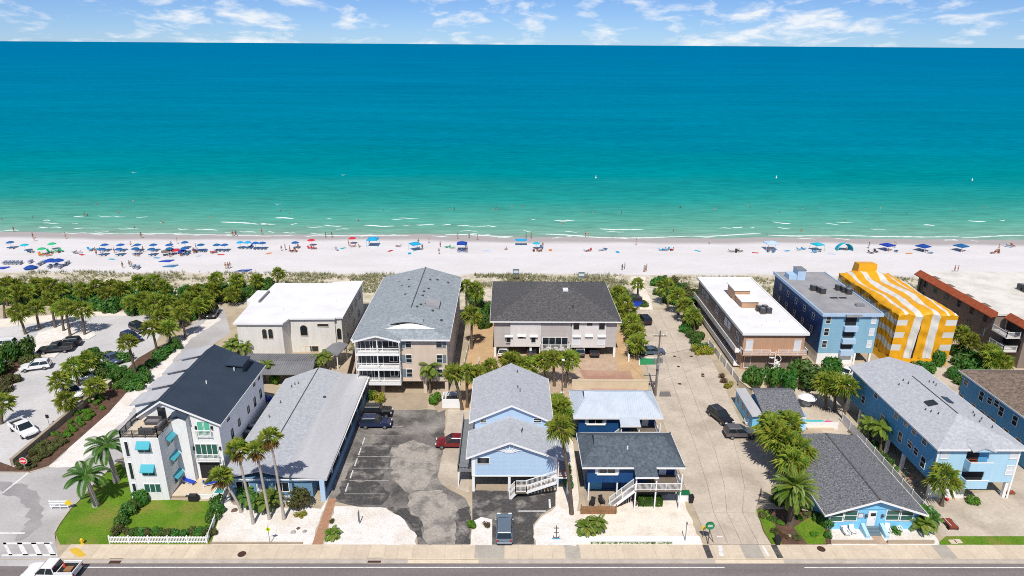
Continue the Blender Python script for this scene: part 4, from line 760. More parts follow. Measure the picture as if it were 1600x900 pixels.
for k, z in enumerate((7.75, 5.1, 2.45)):
    P(MB().box(-24.3, -17.15, 100.25, 101.68, z - .28, z), 'balcony_floor', 'white', h)
    rail(h, [(-24.2, 101.6, z), (-24.2, 100.35, z), (-17.25, 100.35, z), (-17.25, 101.6, z)], 1.0, 'white', .15, 3.4)
    P(MB().box(-24.0, -17.4, 101.66, 101.705, z + .05, z + 2.15), 'loggia_back_shade', 'dark', h)  # near-black sheet: shade inside the balconies put into the colour
    for x in (-22.9, -20.9): window(h, 'f', 101.66, x, z + 1.05, 1.5, 2.0, 'double')
    window(h, 'f', 101.66, -18.4, z + 1.35, 1.3, 1.2, 'double')
    for x in (-24.25, -20.75, -17.2): P(MB().box(x - .06, x + .06, 100.29, 100.41, z, z + 2.37), 'post', 'white', h)
for z in (9.0, 6.3, 3.7):
    for x in (-15.9, -10.9): window(h, 'f', 101.7, x, z, .95, 1.35, 'hung')
    for x in (-16.75, -10.1): P(MB().box(x - .3, x + .3, 101.64, 101.698, z - .7, z + .7), 'shutter', 'shutter_grey', h)
    for y in (106, 111, 117, 123, 128): window(h, 'r', -9.6, y, z, 1.0, 1.3, 'hung'); window(h, 'l', -24.4, y, z, 1.0, 1.3, 'hung')
eb = MB(); n = 14
for k in range(n + 1):
    f_ = k / n; arc = math.sin(math.pi * f_); x = -20.0 + 8.6 * f_; eb.v += [(x, 103.5 - .1 * arc, 10.86 + .06 * arc), (-15.9 + (x + 15.7) * .82, 103.6 + .75 * arc, 10.92 + .52 * arc)]
for k in range(n): eb.f.append((2 * k, 2 * k + 2, 2 * k + 3, 2 * k + 1))
P(eb, 'eyebrow_apron', 'membrane_white', h)
eb = MB()
for k in range(n + 1):
    f_ = k / n; arc = math.sin(math.pi * f_); x = -19.2 + 5.4 * f_; eb.v += [(x, 104.3, 11.28 + .42 * arc), (x, 106.4, 11.70 + .25 * arc)]
for k in range(n): eb.f.append((2 * k, 2 * k + 2, 2 * k + 3, 2 * k + 1))
P(eb, 'eyebrow_dormer', 'shingle_blue_grey', h); P(MB().prof_y([(-19.0, 11.2), (-14.0, 11.2), (-14.8, 11.5), (-16.5, 11.64), (-18.2, 11.5)], 104.36, 104.42), 'eyebrow_window', 'dark', h)
P(MB().solid([[(-14.2, 112.4, 11.75), (-11.8, 112.4, 11.4), (-11.8, 115.6, 11.4), (-14.2, 115.6, 11.75)]], .5), 'roof_hatch', 'membrane_grey', h)
vents(h, [(-16.4 + dx, y, 12.05 - abs(dx) * .27) for dx, y in ((-2.1, 118), (-3.6, 124), (-4.6, 127), (-2.6, 126.5), (-2.0, 122), (-6.2, 127), (1.2, 119), (1.6, 126), (2.9, 127), (.9, 111), (1.4, 112.4), (2.2, 113.3), (5.0, 127), (3.6, 111), (1.8, 121), (5.4, 107.8), (1.2, 116.8))], 'cap')

# ---- grey beach duplex with charcoal hip roof
h = T('duplex', 'wide grey and white elevated duplex with charcoal hip roof', 'house', 9, 126)
wall(h, -2.2, 20.4, 115.8, 136.4, 2.05, 7.25, 'siding_grey')
P(MB().box(-2.2, 20.4, 121.5, 136.4, 0, 2.05), 'garage_wall', 'siding_grey', h)
P(MB().box(.8, 6.4, 115.55, 115.79, 2.2, 7.0), 'white_bay', 'siding_pale', h); P(MB().box(12.1, 18.4, 115.55, 115.79, 2.05, 7.22), 'white_bay', 'siding_pale', h)
P(MB().box(6.4, 11.9, 115.6, 115.79, 3.2, 7.2), 'upper_bay', 'siding_grey', h)
for x in (-2.0, 4.6, 6.4, 12.0, 14.5, 20.2): P(MB().box(x - .2, x + .2, 115.85, 116.3, 0, 2.05), 'pillar', 'white', h)
hip_roof(h, -2.9, 21.1, 115.1, 137.2, 7.45, 11.3, (6.6, 126.1), (11.6, 126.1), 'shingle_charcoal')
windows(h, 'f', 115.55, [(0.46, 3.63, 0.83, 1.16), (5.07, 3.65, 0.85, 1.16)], 'plain'); windows(h, 'f', 115.55, [(2.82, 4.16, 0.83, 0.38)], 'plain')
windows(h, 'f', 115.55, [(12.90, 6.37, 0.87, 1.14), (17.60, 6.38, 0.88, 1.14)], 'plain', frame='dark_metal'); windows(h, 'f', 115.55, [(15.34, 6.82, 0.84, 0.50)], 'plain', frame='dark_metal')
for r in [(12.95, 3.48, 1.25, 1.80), (17.63, 3.50, 1.16, 1.81), (15.29, 4.14, 1.21, 0.51)]: window(h, 'f', 115.55, r[0], r[1], r[2], r[3], 'plain', pane='blind')
for r in [(0.52, 4.36, 0.94, 0.25), (2.88, 4.50, 0.95, 0.25), (5.12, 4.38, 0.95, 0.25), (13.03, 4.41, 1.19, 0.25), (17.63, 4.42, 1.19, 0.25), (15.27, 4.51, 1.19, 0.19)]: P(MB().prof_x([(115.54, r[1] + .2), (115.1, r[1] - .08), (115.54, r[1] - .08)], r[0] - .75, r[0] + .75), 'awning', 'white', h)
P(MB().box(6.3, 11.9, 114.3, 115.79, 1.85, 2.1), 'balcony_floor', 'siding_grey', h); rail(h, [(6.4, 115.6, 2.1), (6.4, 114.4, 2.1), (11.8, 114.4, 2.1), (11.8, 115.6, 2.1)], 1.0, 'white', .2, 1.8)
window(h, 'f', 115.6, 9.1, 3.1, 4.6, 1.9, 'quad')
P(MB().box(10.9, 11.9, 123.0, 124.2, 10.4, 10.75), 'skylight', 'headlight', h); vents(h, [(3.5, 132, 9.4), (17.5, 133, 8.9), (12.5, 119, 8.9)], 'cap')
for k, x in enumerate((7.2, 8.5, 9.9, 11.0)): 
    t = T('balcony_chair', 'dark chair on the grey balcony of the duplex', 'chair', x, 115.1, 2.1, group='chairs on the duplex balcony'); P(MB().box(x - .28, x + .28, 114.85, 115.35, .34 + 2.1, .44 + 2.1), 'seat', 'dark', t); P(MB().box(x - .28, x + .28, 115.27, 115.35, 2.54, 3.05), 'backrest', 'dark', t)
    for a in (-.24, .24):
        for b in (-.2, .2): P(MB().box(x + a - .03, x + a + .03, 115.1 + b - .03, 115.1 + b + .03, 2.1, 2.44), 'leg', 'dark', t)

# ---- pale blue house with sunburst gable (front wing and taller rear wing)
h = T('sunburst_house', 'pale blue elevated house with white sunburst in its front gable', 'house', 1, 84)
gable_wall(h, -4.3, 6.6, 75.0, 81.0, 2.45, 5.3, 7.45, 'siding_light_blue', xr=.55); gable_wall(h, -4.2, 6.3, 81.0, 93.0, 2.45, 6.85, 9.3, 'siding_light_blue', xr=.8)
P(MB().box(-4.2, 6.3, 79.5, 93.0, 0, 2.45), 'garage_wall', 'siding_light_blue', h)
for x in (-4.15, .5): P(MB().box(x - .17, x + .17, 75.02, 75.36, 0, 2.45), 'pillar', 'white', h)
P(MB().box(6.25, 6.58, 76.0, 76.3, 0, 2.45), 'pillar', 'white', h)
P(MB().box(-3.8, 6.2, 75.3, 79.4, .005, .035), 'garage_floor', 'wall_tan', h)
P(MB().box(-4.36, -3.9, 74.96, 75.0, 2.45, 5.3), 'corner_board', 'white', h); P(MB().box(6.2, 6.66, 74.96, 75.0, 2.45, 5.3), 'corner_board', 'white', h); P(MB().box(-4.3, 6.6, 74.93, 74.98, 2.35, 2.5), 'trim_band', 'white', h)
gable_roof(h, -5.0, 6.5 + .05, 74.5, 81.0, 5.45, 7.75, 'shingle_pale', xr=.55); gable_roof(h, -4.9, 6.45, 80.6, 93.4, 7.0, 9.6, 'shingle_pale', xr=.8)
sb = MB(); c0 = (.5, 74.94, 6.0)
P(MB().prism([(.5 + .55 * math.cos(math.pi * k / 8), 6.0 + .3 * math.sin(math.pi * k / 8)) for k in range(9)], 0, 1), 'tmp', 'white', None); tmp = bpy.data.objects['tmp']; bpy.data.objects.remove(tmp)
P(MB().prof_y([(.5 + .6 * math.cos(math.pi * k / 8), 5.95 + .32 * math.sin(math.pi * k / 8)) for k in range(9)], 74.9, 74.985), 'sunburst_hub', 'white', h)
for a, ln in ((14, 2.35), (33, 1.9), (60, 1.45), (90, 1.35), (120, 1.45), (147, 1.9), (166, 2.35)):
    d = (math.cos(R(a)), math.sin(R(a)) * .95); P(MB().bar((.5 + d[0] * .5, 74.94, 6.0 + d[1] * .3), (.5 + d[0] * ln, 74.93, 6.0 + d[1] * ln), .11, .1), 'sunburst_ray', 'white', h)
windows(h, 'f', 75.0, [(-2.86, 4.73, 1.47, 0.86)], 'plain', t=.1); windows(h, 'f', 81.0, [(-3.00, 6.98, 0.78, 0.49), (4.28, 7.05, 0.96, 0.59)], 'hung')
P(MB().prof_y([(.4, 9.1), (1.2, 9.1), (.8, 9.35)], 80.9, 80.985), 'gable_vent', 'white', h)
P(MB().box(-6.3, -4.35, 76.0, 89.0, 2.35, 2.5), 'side_deck', 'grey_metal', h); rail(h, [(-4.5, 76.05, 2.5), (-6.2, 76.05, 2.5), (-6.2, 88.9, 2.5)], .95, 'grey_metal', .18, 1.8)
for y in (76.2, 80.4, 84.6, 88.8): P(MB().box(-6.25, -6.1, y - .08, y + .08, 0, 2.35), 'post', 'white', h)
P(MB().box(6.3, 8.1, 74.3, 78.4, 2.5, 2.66), 'porch_floor', 'white', h); rail(h, [(6.62, 74.4, 2.66), (8.0, 74.4, 2.66), (8.0, 78.3, 2.66)], .95, 'red_wood', .15, 1.8)
P(MB().solid([[(6.5, 74.5, 5.45), (8.3, 74.5, 4.95), (8.3, 79.0, 4.95), (6.5, 79.0, 5.45)]], .14), 'porch_roof', 'shingle_pale', h)
for p in ((6.75, 74.4), (8.0, 74.4), (8.0, 78.2)):
    P(MB().box(p[0] - .08, p[0] + .08, p[1] - .08, p[1] + .08, 0, 4.95), 'post', 'white', h)
stairs(h, 2.7, 1.05, 6.5, 2.62, 73.4, 74.45, n=8); P(MB().box(1.2, 2.7, 73.3, 74.6, .95, 1.05), 'landing', 'old_wood', h); stairs(h, .6, .05, 1.3, 1.0, 73.4, 74.45, n=3, rails=False)
rail(h, [(.5, 73.4, .15), (1.3, 73.4, 1.05), (2.7, 73.4, 1.05)], .95, 'white', .15, 1.5); rail(h, [(.5, 74.5, .15), (1.3, 74.5, 1.05), (2.7, 74.5, 1.05)], .95, 'white', .15, 1.5)
P(MB().box(5.9, 7.6, 77.0, 77.1, .05, 2.3), 'store_door', 'siding_slate_blue', h)
vents(h, [(2.2, 78.3, 7.2), (2.1, 77.8, 7.25), (1.7, 91.0, 9.3), (1.7, 86.2, 9.3), (2.0, 85.4, 9.2)], 'pipe')

# ---- two navy cottages, one with a metal roof
def cottage(label, x0, x1, y0, y1, ze, zr, roofm, seams):
    h = T('cottage', label, 'house', (x0 + x1) / 2, (y0 + y1) / 2); ym = (y0 + y1) / 2
    wall(h, x0 + .8, x0 + 8.2, y0 + .65, y1 - .5, 2.75, ze - .1, 'siding_navy'); wall(h, x0 + 8.2, x1 - .6, y0 + 2.2, y1 - .5, 2.75, ze - .1, 'siding_navy', 'recessed_wall')
    wall(h, x0 + 5.4, x1 - 1.2, y0 + 2.6, y1 - .6, 0, 2.75, 'siding_navy', 'lower_wall'); P(MB().box(x0 + .8, x0 + 8.2, y0 + 3.0, y1 - .6, 0, 2.74), 'lower_store', 'siding_navy', h)
    rf = hip_roof(h, x0, x1, y0, y1, ze, zr, (x0 + 2.6, ym), (x1 - 2.2, ym), roofm)
    P(MB().prof_x([(ym - 1.5, zr - .72), (ym + 1.5, zr - .72), (ym, zr + .05)], x0 + 1.75, x0 + 3.2), 'gablet', roofm, rf); P(MB().prof_x([(ym - 1.2, zr - .68), (ym + 1.2, zr - .68), (ym, zr - .08)], x0 + 1.70, x0 + 1.748), 'gablet_vent', 'dark', rf)
    P(MB().solid([[(x0 + 6.4, y0 - 1.5, ze - .38), (x0 + 9.2, y0 - 1.5, ze - .38), (x0 + 9.2, y0 + .3, ze + .1), (x0 + 6.4, y0 + .3, ze + .1)]], .14), 'porch_roof', roofm, h); P(MB().box(x0 + 6.35, x0 + 9.25, y0 - 1.57, y0 - 1.505, ze - .6, ze - .39), 'fascia', 'white', h)
    if seams:
        sm = MB(); n = int((x1 - x0) / .33); sl_ = (zr - ze) / (ym - y0)
        for k in range(1, n):
            x = x0 + k * (x1 - x0) / n; yt = min(ym, y0 + (x - x0) * (ym - y0) / 2.6, y0 + (x1 - x) * (ym - y0) / 2.2)
            sm.bar((x, y0, ze + .02), (x, yt, ze + .02 + sl_ * (yt - y0)), .06, .10)
        for k in range(1, 24):
            y = y0 + k * (y1 - y0) / 24; f = 1 - abs(y - ym) / (ym - y0); sm.bar((x0, y, ze + .02), (x0 + 2.6 * f, y, ze + .02 + (zr - ze) * f), .045, .06); sm.bar((x1, y, ze + .02), (x1 - 2.2 * f, y, ze + .02 + (zr - ze) * f), .045, .06)
        P(sm, 'standing_seams', roofm, rf, kind='stuff')
    P(MB().box(x0 + 6.5, x1 - .5, y0 - 1.2, y0 + 2.2, 2.7, 2.88), 'deck', 'old_wood', h); rail(h, [(x0 + 6.6, y0 - 1.1, 2.88), (x1 - .6, y0 - 1.1, 2.88), (x1 - .6, y0 + 2.1, 2.88)], .95, 'white', .14, 1.9)
    for x in (x0 + 6.6, x0 + 9.1, x1 - .6): P(MB().box(x - .08, x + .08, y0 - 1.18, y0 - 1.02, 0, ze - .3), 'post', 'white', h)
    stairs(h, x0 + 3.6, .05, x0 + 6.5, 2.85, y0 - 1.1, y0 - .1, n=11); lt = MB()
    for k in range(7): lt.box(x0 + 4.6 + k * .28, x0 + 4.64 + k * .28, y0 - .06, y0 - .02, .05, .9 + k * .27)
    P(lt, 'lattice', 'white', h, kind='stuff')
    window(h, 'f', y0 + .65, x0 + 3.2, ze - .85, 2.0, .95, 'double'); 
    for s_ in (-1, 1): P(MB().box(x0 + 3.2 + s_ * 1.32 - .2, x0 + 3.2 + s_ * 1.32 + .2, y0 + .6, y0 + .648, ze - 1.35, ze - .35), 'shutter', 'white', h)
    P(MB().box(x0 + 1.9, x0 + 4.6, y0 + .45, y0 + .64, ze - 1.5, ze - 1.38), 'window_box', 'white', h)
    window(h, 'f', y0 + 2.2, x0 + 8.9, 4.1, 1.2, 1.2, 'hung'); door(h, 'f', y0 + 2.2, x0 + 10.6, 2.88)
    for k in range(3): P(MB().box(x0 + 10.0 - .0, x1 - 1.0, y0 + 2.52, y0 + 2.59, .4 + k * .8, .9 + k * .8), 'siding_panel', 'siding_slate_blue', h)
    for x in (x0 + 1.0, x0 + 4.6): P(MB().box(x - .09, x + .09, y0 + .7, y0 + .88, 0, 2.75), 'pillar', 'white', h)
    P(MB().box(x0 + 1.2, x0 + 3.0, y0 + 2.9, y0 + 2.99, .1, 2.3), 'garage_panel', 'siding_slate_blue', h)
    vents(h, [(x0 + 5.9, y0 + 2.3, ze + (zr - ze) * .55)], 'white'); return h
cottage('navy blue elevated cottage with pale standing-seam metal roof', 9.6, 22.2, 84.4, 92.6, 5.5, 7.5, 'metal_pale_blue', True)
cottage('navy blue elevated cottage with dark slate shingle roof near the sidewalk', 9.6, 22.4, 72.5, 80.6, 5.45, 7.5, 'shingle_slate', False)
flat('cottage_patio', [(10.2, 70.7), (14.0, 70.7), (14.0, 75.4), (10.2, 75.4)], .03, 'wall_tan')

# ---- small grey-roofed cottage and its lean-to by the side street
h = T('garden_cottage', 'small aqua cottage with speckled grey roof behind the courtyard', 'house', 42.5, 93)
wall(h, 39.2, 45.2, 90.0, 96.6, 0, 2.7, 'stucco_aqua'); roof(h, [[(38.6, 89.2, 2.85), (44.7, 89.2, 2.85), (45.4, 95.8, 3.9), (39.0, 95.8, 3.9)], [(39.0, 95.8, 3.9), (45.4, 95.8, 3.9), (45.6, 97.6, 3.3), (39.0, 97.6, 3.3)]], 'shingle_speckled'); P(MB().box(38.6, 44.8, 89.1, 89.19, 2.6, 2.84), 'fascia', 'white', h)
window(h, 'f', 90.0, 41.2, 1.5, 1.4, 1.0, 'double'); door(h, 'f', 90.0, 43.6, .02)
h = T('lean_to', 'narrow blue lean-to with white roof beside the grey-roofed cottage', 'shed', 37.9, 94)
wall(h, 37.3, 38.5, 90.2, 98.2, 0, 2.55, 'stucco_aqua'); P(MB().solid([[(37.0, 89.8, 2.6), (38.75, 89.8, 2.75), (38.85, 98.6, 2.75), (37.2, 98.6, 2.6)]], .12), 'roof', 'membrane_pale_grey', h)
for y in (92, 94.5, 96.8): window(h, 'l', 37.3, y, 1.6, 1.0, 1.1, 'plain')

# ---- aqua bungalow facing the road
h = T('bungalow', 'aqua bungalow with low front gable, white door and speckled grey roof', 'house', 44.3, 76)
P(MB().box(38.9, 49.7, 67.75, 83.9, 0, 2.42), 'wall', 'stucco_aqua', h); P(MB().prof_y([(38.9, 0), (49.7, 0), (49.7, 2.42), (44.2, 4.3), (38.9, 2.42)], 67.7, 67.745), 'front_wall', 'stucco_aqua', h)
rf = roof(h, [[(38.0, 67.0, 2.6), (44.2, 67.0, 4.7), (44.2, 81.8, 4.7), (38.0, 84.6, 2.6)][::-1], [(44.2, 67.0, 4.7), (50.3, 67.0, 2.6), (50.3, 84.6, 2.6), (44.2, 81.8, 4.7)], [(50.3, 84.6, 2.6), (38.0, 84.6, 2.6), (44.2, 81.8, 4.7)]], 'shingle_speckled')
P(MB().solid([[(37.97, 66.94, 2.61), (44.2, 66.94, 4.71), (44.2, 66.995, 4.71), (37.97, 66.995, 2.61)][::-1], [(44.2, 66.94, 4.71), (50.33, 66.94, 2.61), (50.33, 66.995, 2.61), (44.2, 66.995, 4.71)]], .26), 'rake_board', 'white', rf)
for xa in (37.93, 50.31): P(MB().box(xa, xa + .06, 67.0, 84.6, 2.36, 2.59), 'fascia', 'white', rf)
P(MB().bar((44.2, 67.0, 4.71), (44.2, 81.8, 4.71), .2, .07), 'ridge_cap', 'shingle_charcoal', rf)
P(MB().prof_y([(40.2, 2.95), (48.2, 2.95), (44.2, 4.22)], 67.62, 67.695), 'gable_panel', 'stucco_aqua', h)
for r in [(39.82, 1.90, 1.62, 1.39), (41.35, 2.00, 1.63, 1.39), (46.57, 2.10, 1.70, 1.57), (48.10, 2.01, 1.63, 1.57)]: window(h, 'f', 67.7, r[0], max(1.5, r[1]), r[2], 1.35, 'hung', pane='glass_green')
door(h, 'f', 67.7, 44.0, .55, 1.0, 2.1); P(MB().box(43.8, 44.4, 67.6, 67.635, 2.0, 2.4), 'door_light', 'glass', h)
P(MB().box(42.25, 42.95, 67.62, 67.698, 1.7, 2.4), 'house_sign', 'shutter_grey', h); P(MB().box(42.32, 42.88, 67.60, 67.619, 1.78, 2.32), 'sign_face', 'blind', h)
for x in (43.25, 45.2): P(MB().lathe([(.05, -.2), (.16, -.1), (.16, .15), (.03, .25)], (x, 67.5, 2.1), 8), 'wall_lamp', 'dark_metal', h)
for k in range(3): P(MB().box(43.4, 44.9, 66.5 + k * .35, 67.6, .03, .18 * (k + 1)), 'step', 'shutter_grey', h)
for x in (43.0, 45.3): P(MB().prof_x([(66.0, .03), (67.6, .03), (67.6, 1.0), (66.0, .45)], x - .22, x + .22), 'stair_cheek', 'siding_sky', h)
wl = T('front_wall', 'low tan retaining wall before the aqua bungalow', 'wall', 44, 65.25); P(MB().box(38.2, 43.6, 65.1, 65.35, 0, .42), 'wall_section', 'wall_tan', wl); P(MB().box(44.9, 50.4, 65.1, 65.35, 0, .42), 'wall_section', 'wall_tan', wl)
flat('entry_path', [(43.6, 65.0), (44.9, 65.0), (44.9, 66.5), (43.6, 66.5)], .036, 'paver_tan')

# ---- sky blue three-storey apartments with balconies over a carport
h = T('apartment_house', 'sky blue three-storey apartment house with stacked balconies and pale grey roof', 'building', 60, 85)
wall(h, 54.6, 65.0, 73.8, 96.2, 2.4, 7.45, 'siding_sky', 'wall'); P(MB().box(54.59, 54.6 - .04, 74.1, 96.2, 2.4, 7.4), 'side_shade_layer', 'siding_slate_blue', h)  # darker blue layer puts the shade of the left wall into its colour
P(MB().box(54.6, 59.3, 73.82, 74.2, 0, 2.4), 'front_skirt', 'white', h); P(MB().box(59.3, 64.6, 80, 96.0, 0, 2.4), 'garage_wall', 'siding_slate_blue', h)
for p in ((64.6, 73.9), (54.7, 80), (54.7, 84), (54.7, 88), (54.7, 92), (54.7, 96)): P(MB().box(p[0] - .2, p[0] + .2, p[1], p[1] + .4, 0, 2.4), 'pillar', 'white', h)
rf = hip_roof(h, 54.1, 65.5, 73.3, 96.8, 7.6, 9.3, (59.9, 79.2), (59.9, 96.7), 'shingle_pale', caps=False); P(MB().bar((59.9, 79.2, 9.32), (59.9, 90.0, 9.32), .12, .08), 'ridge_cap', 'dark_metal', rf)
P(MB().solid([[(58.2, 72.7, 7.6), (59.6, 72.7, 8.15), (59.6, 76.5, 8.5), (58.2, 74.6, 7.95)][::-1], [(59.6, 72.7, 8.15), (61.1, 72.7, 7.6), (61.1, 74.6, 7.95), (59.6, 76.5, 8.5)]], .12), 'porch_gable', 'shingle_pale', h); P(MB().prof_y([(58.5, 7.5), (60.8, 7.5), (59.6, 7.98)], 72.8, 72.87), 'gable_board', 'siding_sky', h)
P(MB().box(58.3, 61.0, 73.74, 73.79, 4.95, 7.42), 'stair_recess_shade', 'dark', h); P(MB().box(59.8, 61.0, 73.70, 73.739, 5.0, 7.42), 'recess_wall', 'siding_slate_blue', h); P(MB().box(58.3, 61.0, 73.74, 73.79, 2.5, 4.0), 'lower_recess_shade', 'dark', h)  # near-black panels paint the shade of the stair openings on the front
for z in (5.0, 2.4): P(MB().box(58.25, 61.05, 72.7, 73.78, z - .2, z), 'balcony_floor', 'white', h); P(MB().box(58.25, 61.05, 72.65, 72.75, z - .2, z + 1.0), 'balcony_front', 'siding_sky', h); P(MB().box(58.2, 58.3, 72.7, 73.78, z - .2, z + 1.0), 'balcony_side', 'siding_sky', h); P(MB().box(58.2, 61.1, 72.63, 72.77, z + 1.0, z + 1.07), 'balcony_cap', 'white', h)
for k in range(5): P(MB().box(58.4, 59.6, 73.0 + k * .12, 73.12 + k * .12, 5.05 + k * .22, 5.15 + k * .22), 'step', 'red_wood', h)
for x in (55.5, 64.3):
    for z in (6.6, 4.2): window(h, 'f', 73.8, x, z, .9, 1.3, 'hung', pane='blind')
P(MB().box(54.52, 54.75, 73.74, 73.8, 2.4, 7.4), 'corner_board', 'white', h); P(MB().box(64.85, 65.08, 73.74, 73.8, 0.0, 7.4), 'corner_board', 'white', h)
for (y, z, hh) in ((76.0, 3.9, 1.5), (77.8, 4.4, .9), (79.3, 4.5, .9), (81.6, 4.2, 1.4), (76.6, 6.7, 1.0), (79.0, 6.7, .8), (81.0, 6.7, .8), (83.4, 6.6, 1.1), (86.4, 4.3, 1.1), (89.0, 6.7, .9), (92.0, 4.3, 1.1)): window(h, 'l', 54.55, y, z, .9, hh, 'hung')
vents(h, [(59.9 + dx, y, 9.3 - abs(dx) * .3) for dx, y in ((-2.6, 88.6), (-1.6, 89.4), (-1.4, 88.4), (-2.5, 80.8), (-2.8, 81.5), (-2.0, 80.0), (2.2, 89.3), (2.9, 88.7), (3.1, 89.6), (2.9, 80), (3.4, 81), (3.6, 79.5), (2.4, 78.2), (3.6, 77.4))])
P(MB().solid([[(57.8, 82.0, 8.95), (59.0, 82.0, 9.2), (59.0, 83.2, 9.2), (57.8, 83.2, 8.95)]], .1), 'skylight', 'glass', h); P(MB().solid([[(60.7, 82.6, 9.2), (61.6, 82.6, 9.0), (61.6, 84.2, 9.0), (60.7, 84.2, 9.2)]], .1), 'skylight', 'glass', h)

# ---- blue building with brown roof beyond it
h = T('rear_apartments', 'deep blue apartment building with brown shingle hip roof at the frame edge', 'building', 78, 86)
wall(h, 71.9, 84.0, 73.5, 96.0, 0, 6.95, 'siding_slate_blue'); hip_roof(h, 71.4, 84.6, 73.0, 96.6, 7.1, 9.6, (78.0, 79.5), (78.0, 90.0), 'shingle_brown')
for (y, z) in [(95, 5.7), (91.2, 5.4), (89.4, 5.6), (88, 5.9), (86.8, 5.3), (84.0, 5.4), (81.4, 5.4), (92.2, 2.7), (90.2, 2.7), (88.7, 2.7), (87.8, 2.7), (85, 2.7), (82.5, 2.7), (95.2, 2.7)]: window(h, 'l', 71.9, y, z, .95, 1.4 if z < 5.5 else .9, 'hung')
for (x) in (74, 78, 82): window(h, 'f', 73.5, x, 5.2, 1, 1.3, 'hung'); window(h, 'f', 73.5, x, 2.2, 1, 1.3, 'hung')

# ---- peach flat-roofed condominium on the beach
h = T('peach_condo', 'peach flat-roofed condominium with white roof and spiral stair', 'building', 48, 125)
P(MB().box(42.3, 53.2, 111.0, 141.0, 0, 6.85), 'wall', 'stucco_peach', h); P(MB().box(42.24, 42.295, 111.3, 141.0, 3.5, 6.7), 'side_shade_layer', 'stucco_taupe', h)  # taupe layer: the peach wall's left side with shade put into the colour
P(MB().box(41.9, 53.6, 110.6, 141.4, 6.87, 7.12), 'roof', 'membrane_white', h)
for q in ((41.8, 53.7, 110.5, 110.72), (41.8, 42.02, 110.73, 141.2), (53.45, 53.7, 110.73, 141.2), (41.8, 53.7, 141.21, 141.45)): P(MB().box(*q, 6.8, 7.28), 'parapet', 'white', h)
P(MB().box(45.4, 48.4, 127.0, 131.5, 7.13, 9.3), 'stair_house', 'stucco_peach', h); P(MB().box(45.1, 48.6, 126.8, 131.7, 9.31, 9.5), 'stair_house_roof', 'white', h); P(MB().box(45.6, 48.8, 123.0, 126.9, 7.13, 8.4), 'lift_house', 'stucco_peach', h); P(MB().box(45.4, 49.0, 122.8, 126.79, 8.41, 8.55), 'lift_house_roof', 'white', h)
for z in (3.2, .6): P(MB().box(41.2, 42.3, 111.5, 140.5, z - .2, z), 'walkway', 'white', h); P(MB().box(41.15, 41.25, 111.5, 140.5, z, z + .9), 'walkway_parapet', 'stucco_cream', h)
P(MB().box(41.8, 53.5, 109.6, 110.98, 3.25, 3.42), 'balcony_floor', 'stucco_peach', h); rail(h, [(41.9, 110.9, 3.42), (41.9, 109.7, 3.42), (46.8, 109.7, 3.42)], .95, 'white', .16, 1.8); rail(h, [(48.2, 109.7, 3.42), (53.4, 109.7, 3.42), (53.4, 110.9, 3.42)], .95, 'white', .16, 1.8)
for x in (43.4, 52.0):
    for z in (4.65, 1.4): window(h, 'f', 111.0, x, z, 1.1, 2.1, 'plain', pane='blind')
for y in (114, 119, 121, 127, 134, 137): 
    window(h, 'l', 42.24, y, 5.1, 1.3, 1.4, 'double', pane='blind' if y in (119, 121) else 'glass'); window(h, 'l', 42.3, y, 1.7, 1.2, 1.5, 'double')
P(MB().box(42.6, 52.8, 110.97, 111.0 - .005, .2, 2.6), 'lower_loggia', 'stucco_taupe', h)
sp = P(MB().tube((47.5, 109.0, 0), (47.5, 109.0, 4.5), .08), 'stair_pole', 'white', h)
for k in range(16):
    a = k * R(36); z = .15 + k * .21; P(MB().hexa([(47.5, 109.0, z), (47.5 + 1.0 * math.cos(a), 109 + 1.0 * math.sin(a), z), (47.5 + 1.0 * math.cos(a + .62), 109 + 1.0 * math.sin(a + .62), z), (47.5 + .05, 109.05, z)], [(47.5, 109.0, z + .05), (47.5 + 1.0 * math.cos(a), 109 + 1.0 * math.sin(a), z + .05), (47.5 + 1.0 * math.cos(a + .62), 109 + 1.0 * math.sin(a + .62), z + .05), (47.5 + .05, 109.05, z + .05)]), 'spiral_tread', 'white', h)
sr = MB(); pts_ = [(47.5 + math.cos(k * .3) * 1.0, 109 + math.sin(k * .3) * 1.0, 1.1 + k * .1) for k in range(34)]; sr.path(pts_, [.05] * 34, 5); P(sr, 'spiral_handrail', 'white', h)
for k, (x, y) in enumerate(((48.4, 121.5), (49.6, 121.7), (48.7, 120.2), (49.9, 120.4))): condenser(x, y, 7.13, 'dark condenser on the white peach condominium roof', 'condensers on the peach condominium', 1.05)
vents(h, [(45.2, 118, 7.13), (48, 116, 7.13), (50.5, 116, 7.13), (46.5, 114, 7.13), (51.5, 124, 7.13)], 'white')

# ---- blue flat-roofed condominium
h = T('blue_condo', 'blue flat-roofed four-level condominium with central recessed balconies', 'building', 62, 125)
P(MB().box(57.0, 67.0, 113.2, 136.6, 2.2, 9.7), 'wall', 'siding_mid_blue', h); P(MB().box(56.94, 56.995, 113.4, 136.6, 2.2, 9.5), 'side_shade_layer', 'siding_navy', h)  # navy layer stands for the blue wall's left side, shade painted in
P(MB().box(57.0, 63.6, 113.25, 136.5, 0, 2.2), 'ground_floor', 'stucco_white', h)
for x in (63.9, 66.7): P(MB().box(x - .18, x + .18, 113.25, 113.6, 0, 2.2), 'pillar', 'white', h)
P(MB().box(56.6, 67.4, 112.8, 137.0, 9.72, 9.95), 'roof', 'membrane_grey', h)
for q in ((56.5, 67.5, 112.7, 112.92), (56.5, 56.72, 112.93, 136.8), (67.28, 67.5, 112.93, 136.8)): P(MB().box(*q, 9.55, 10.12), 'parapet', 'siding_light_blue', h)
P(MB().box(60.6, 63.4, 112.3, 113.0, 9.6, 10.0), 'portico_roof', 'membrane_grey', h)
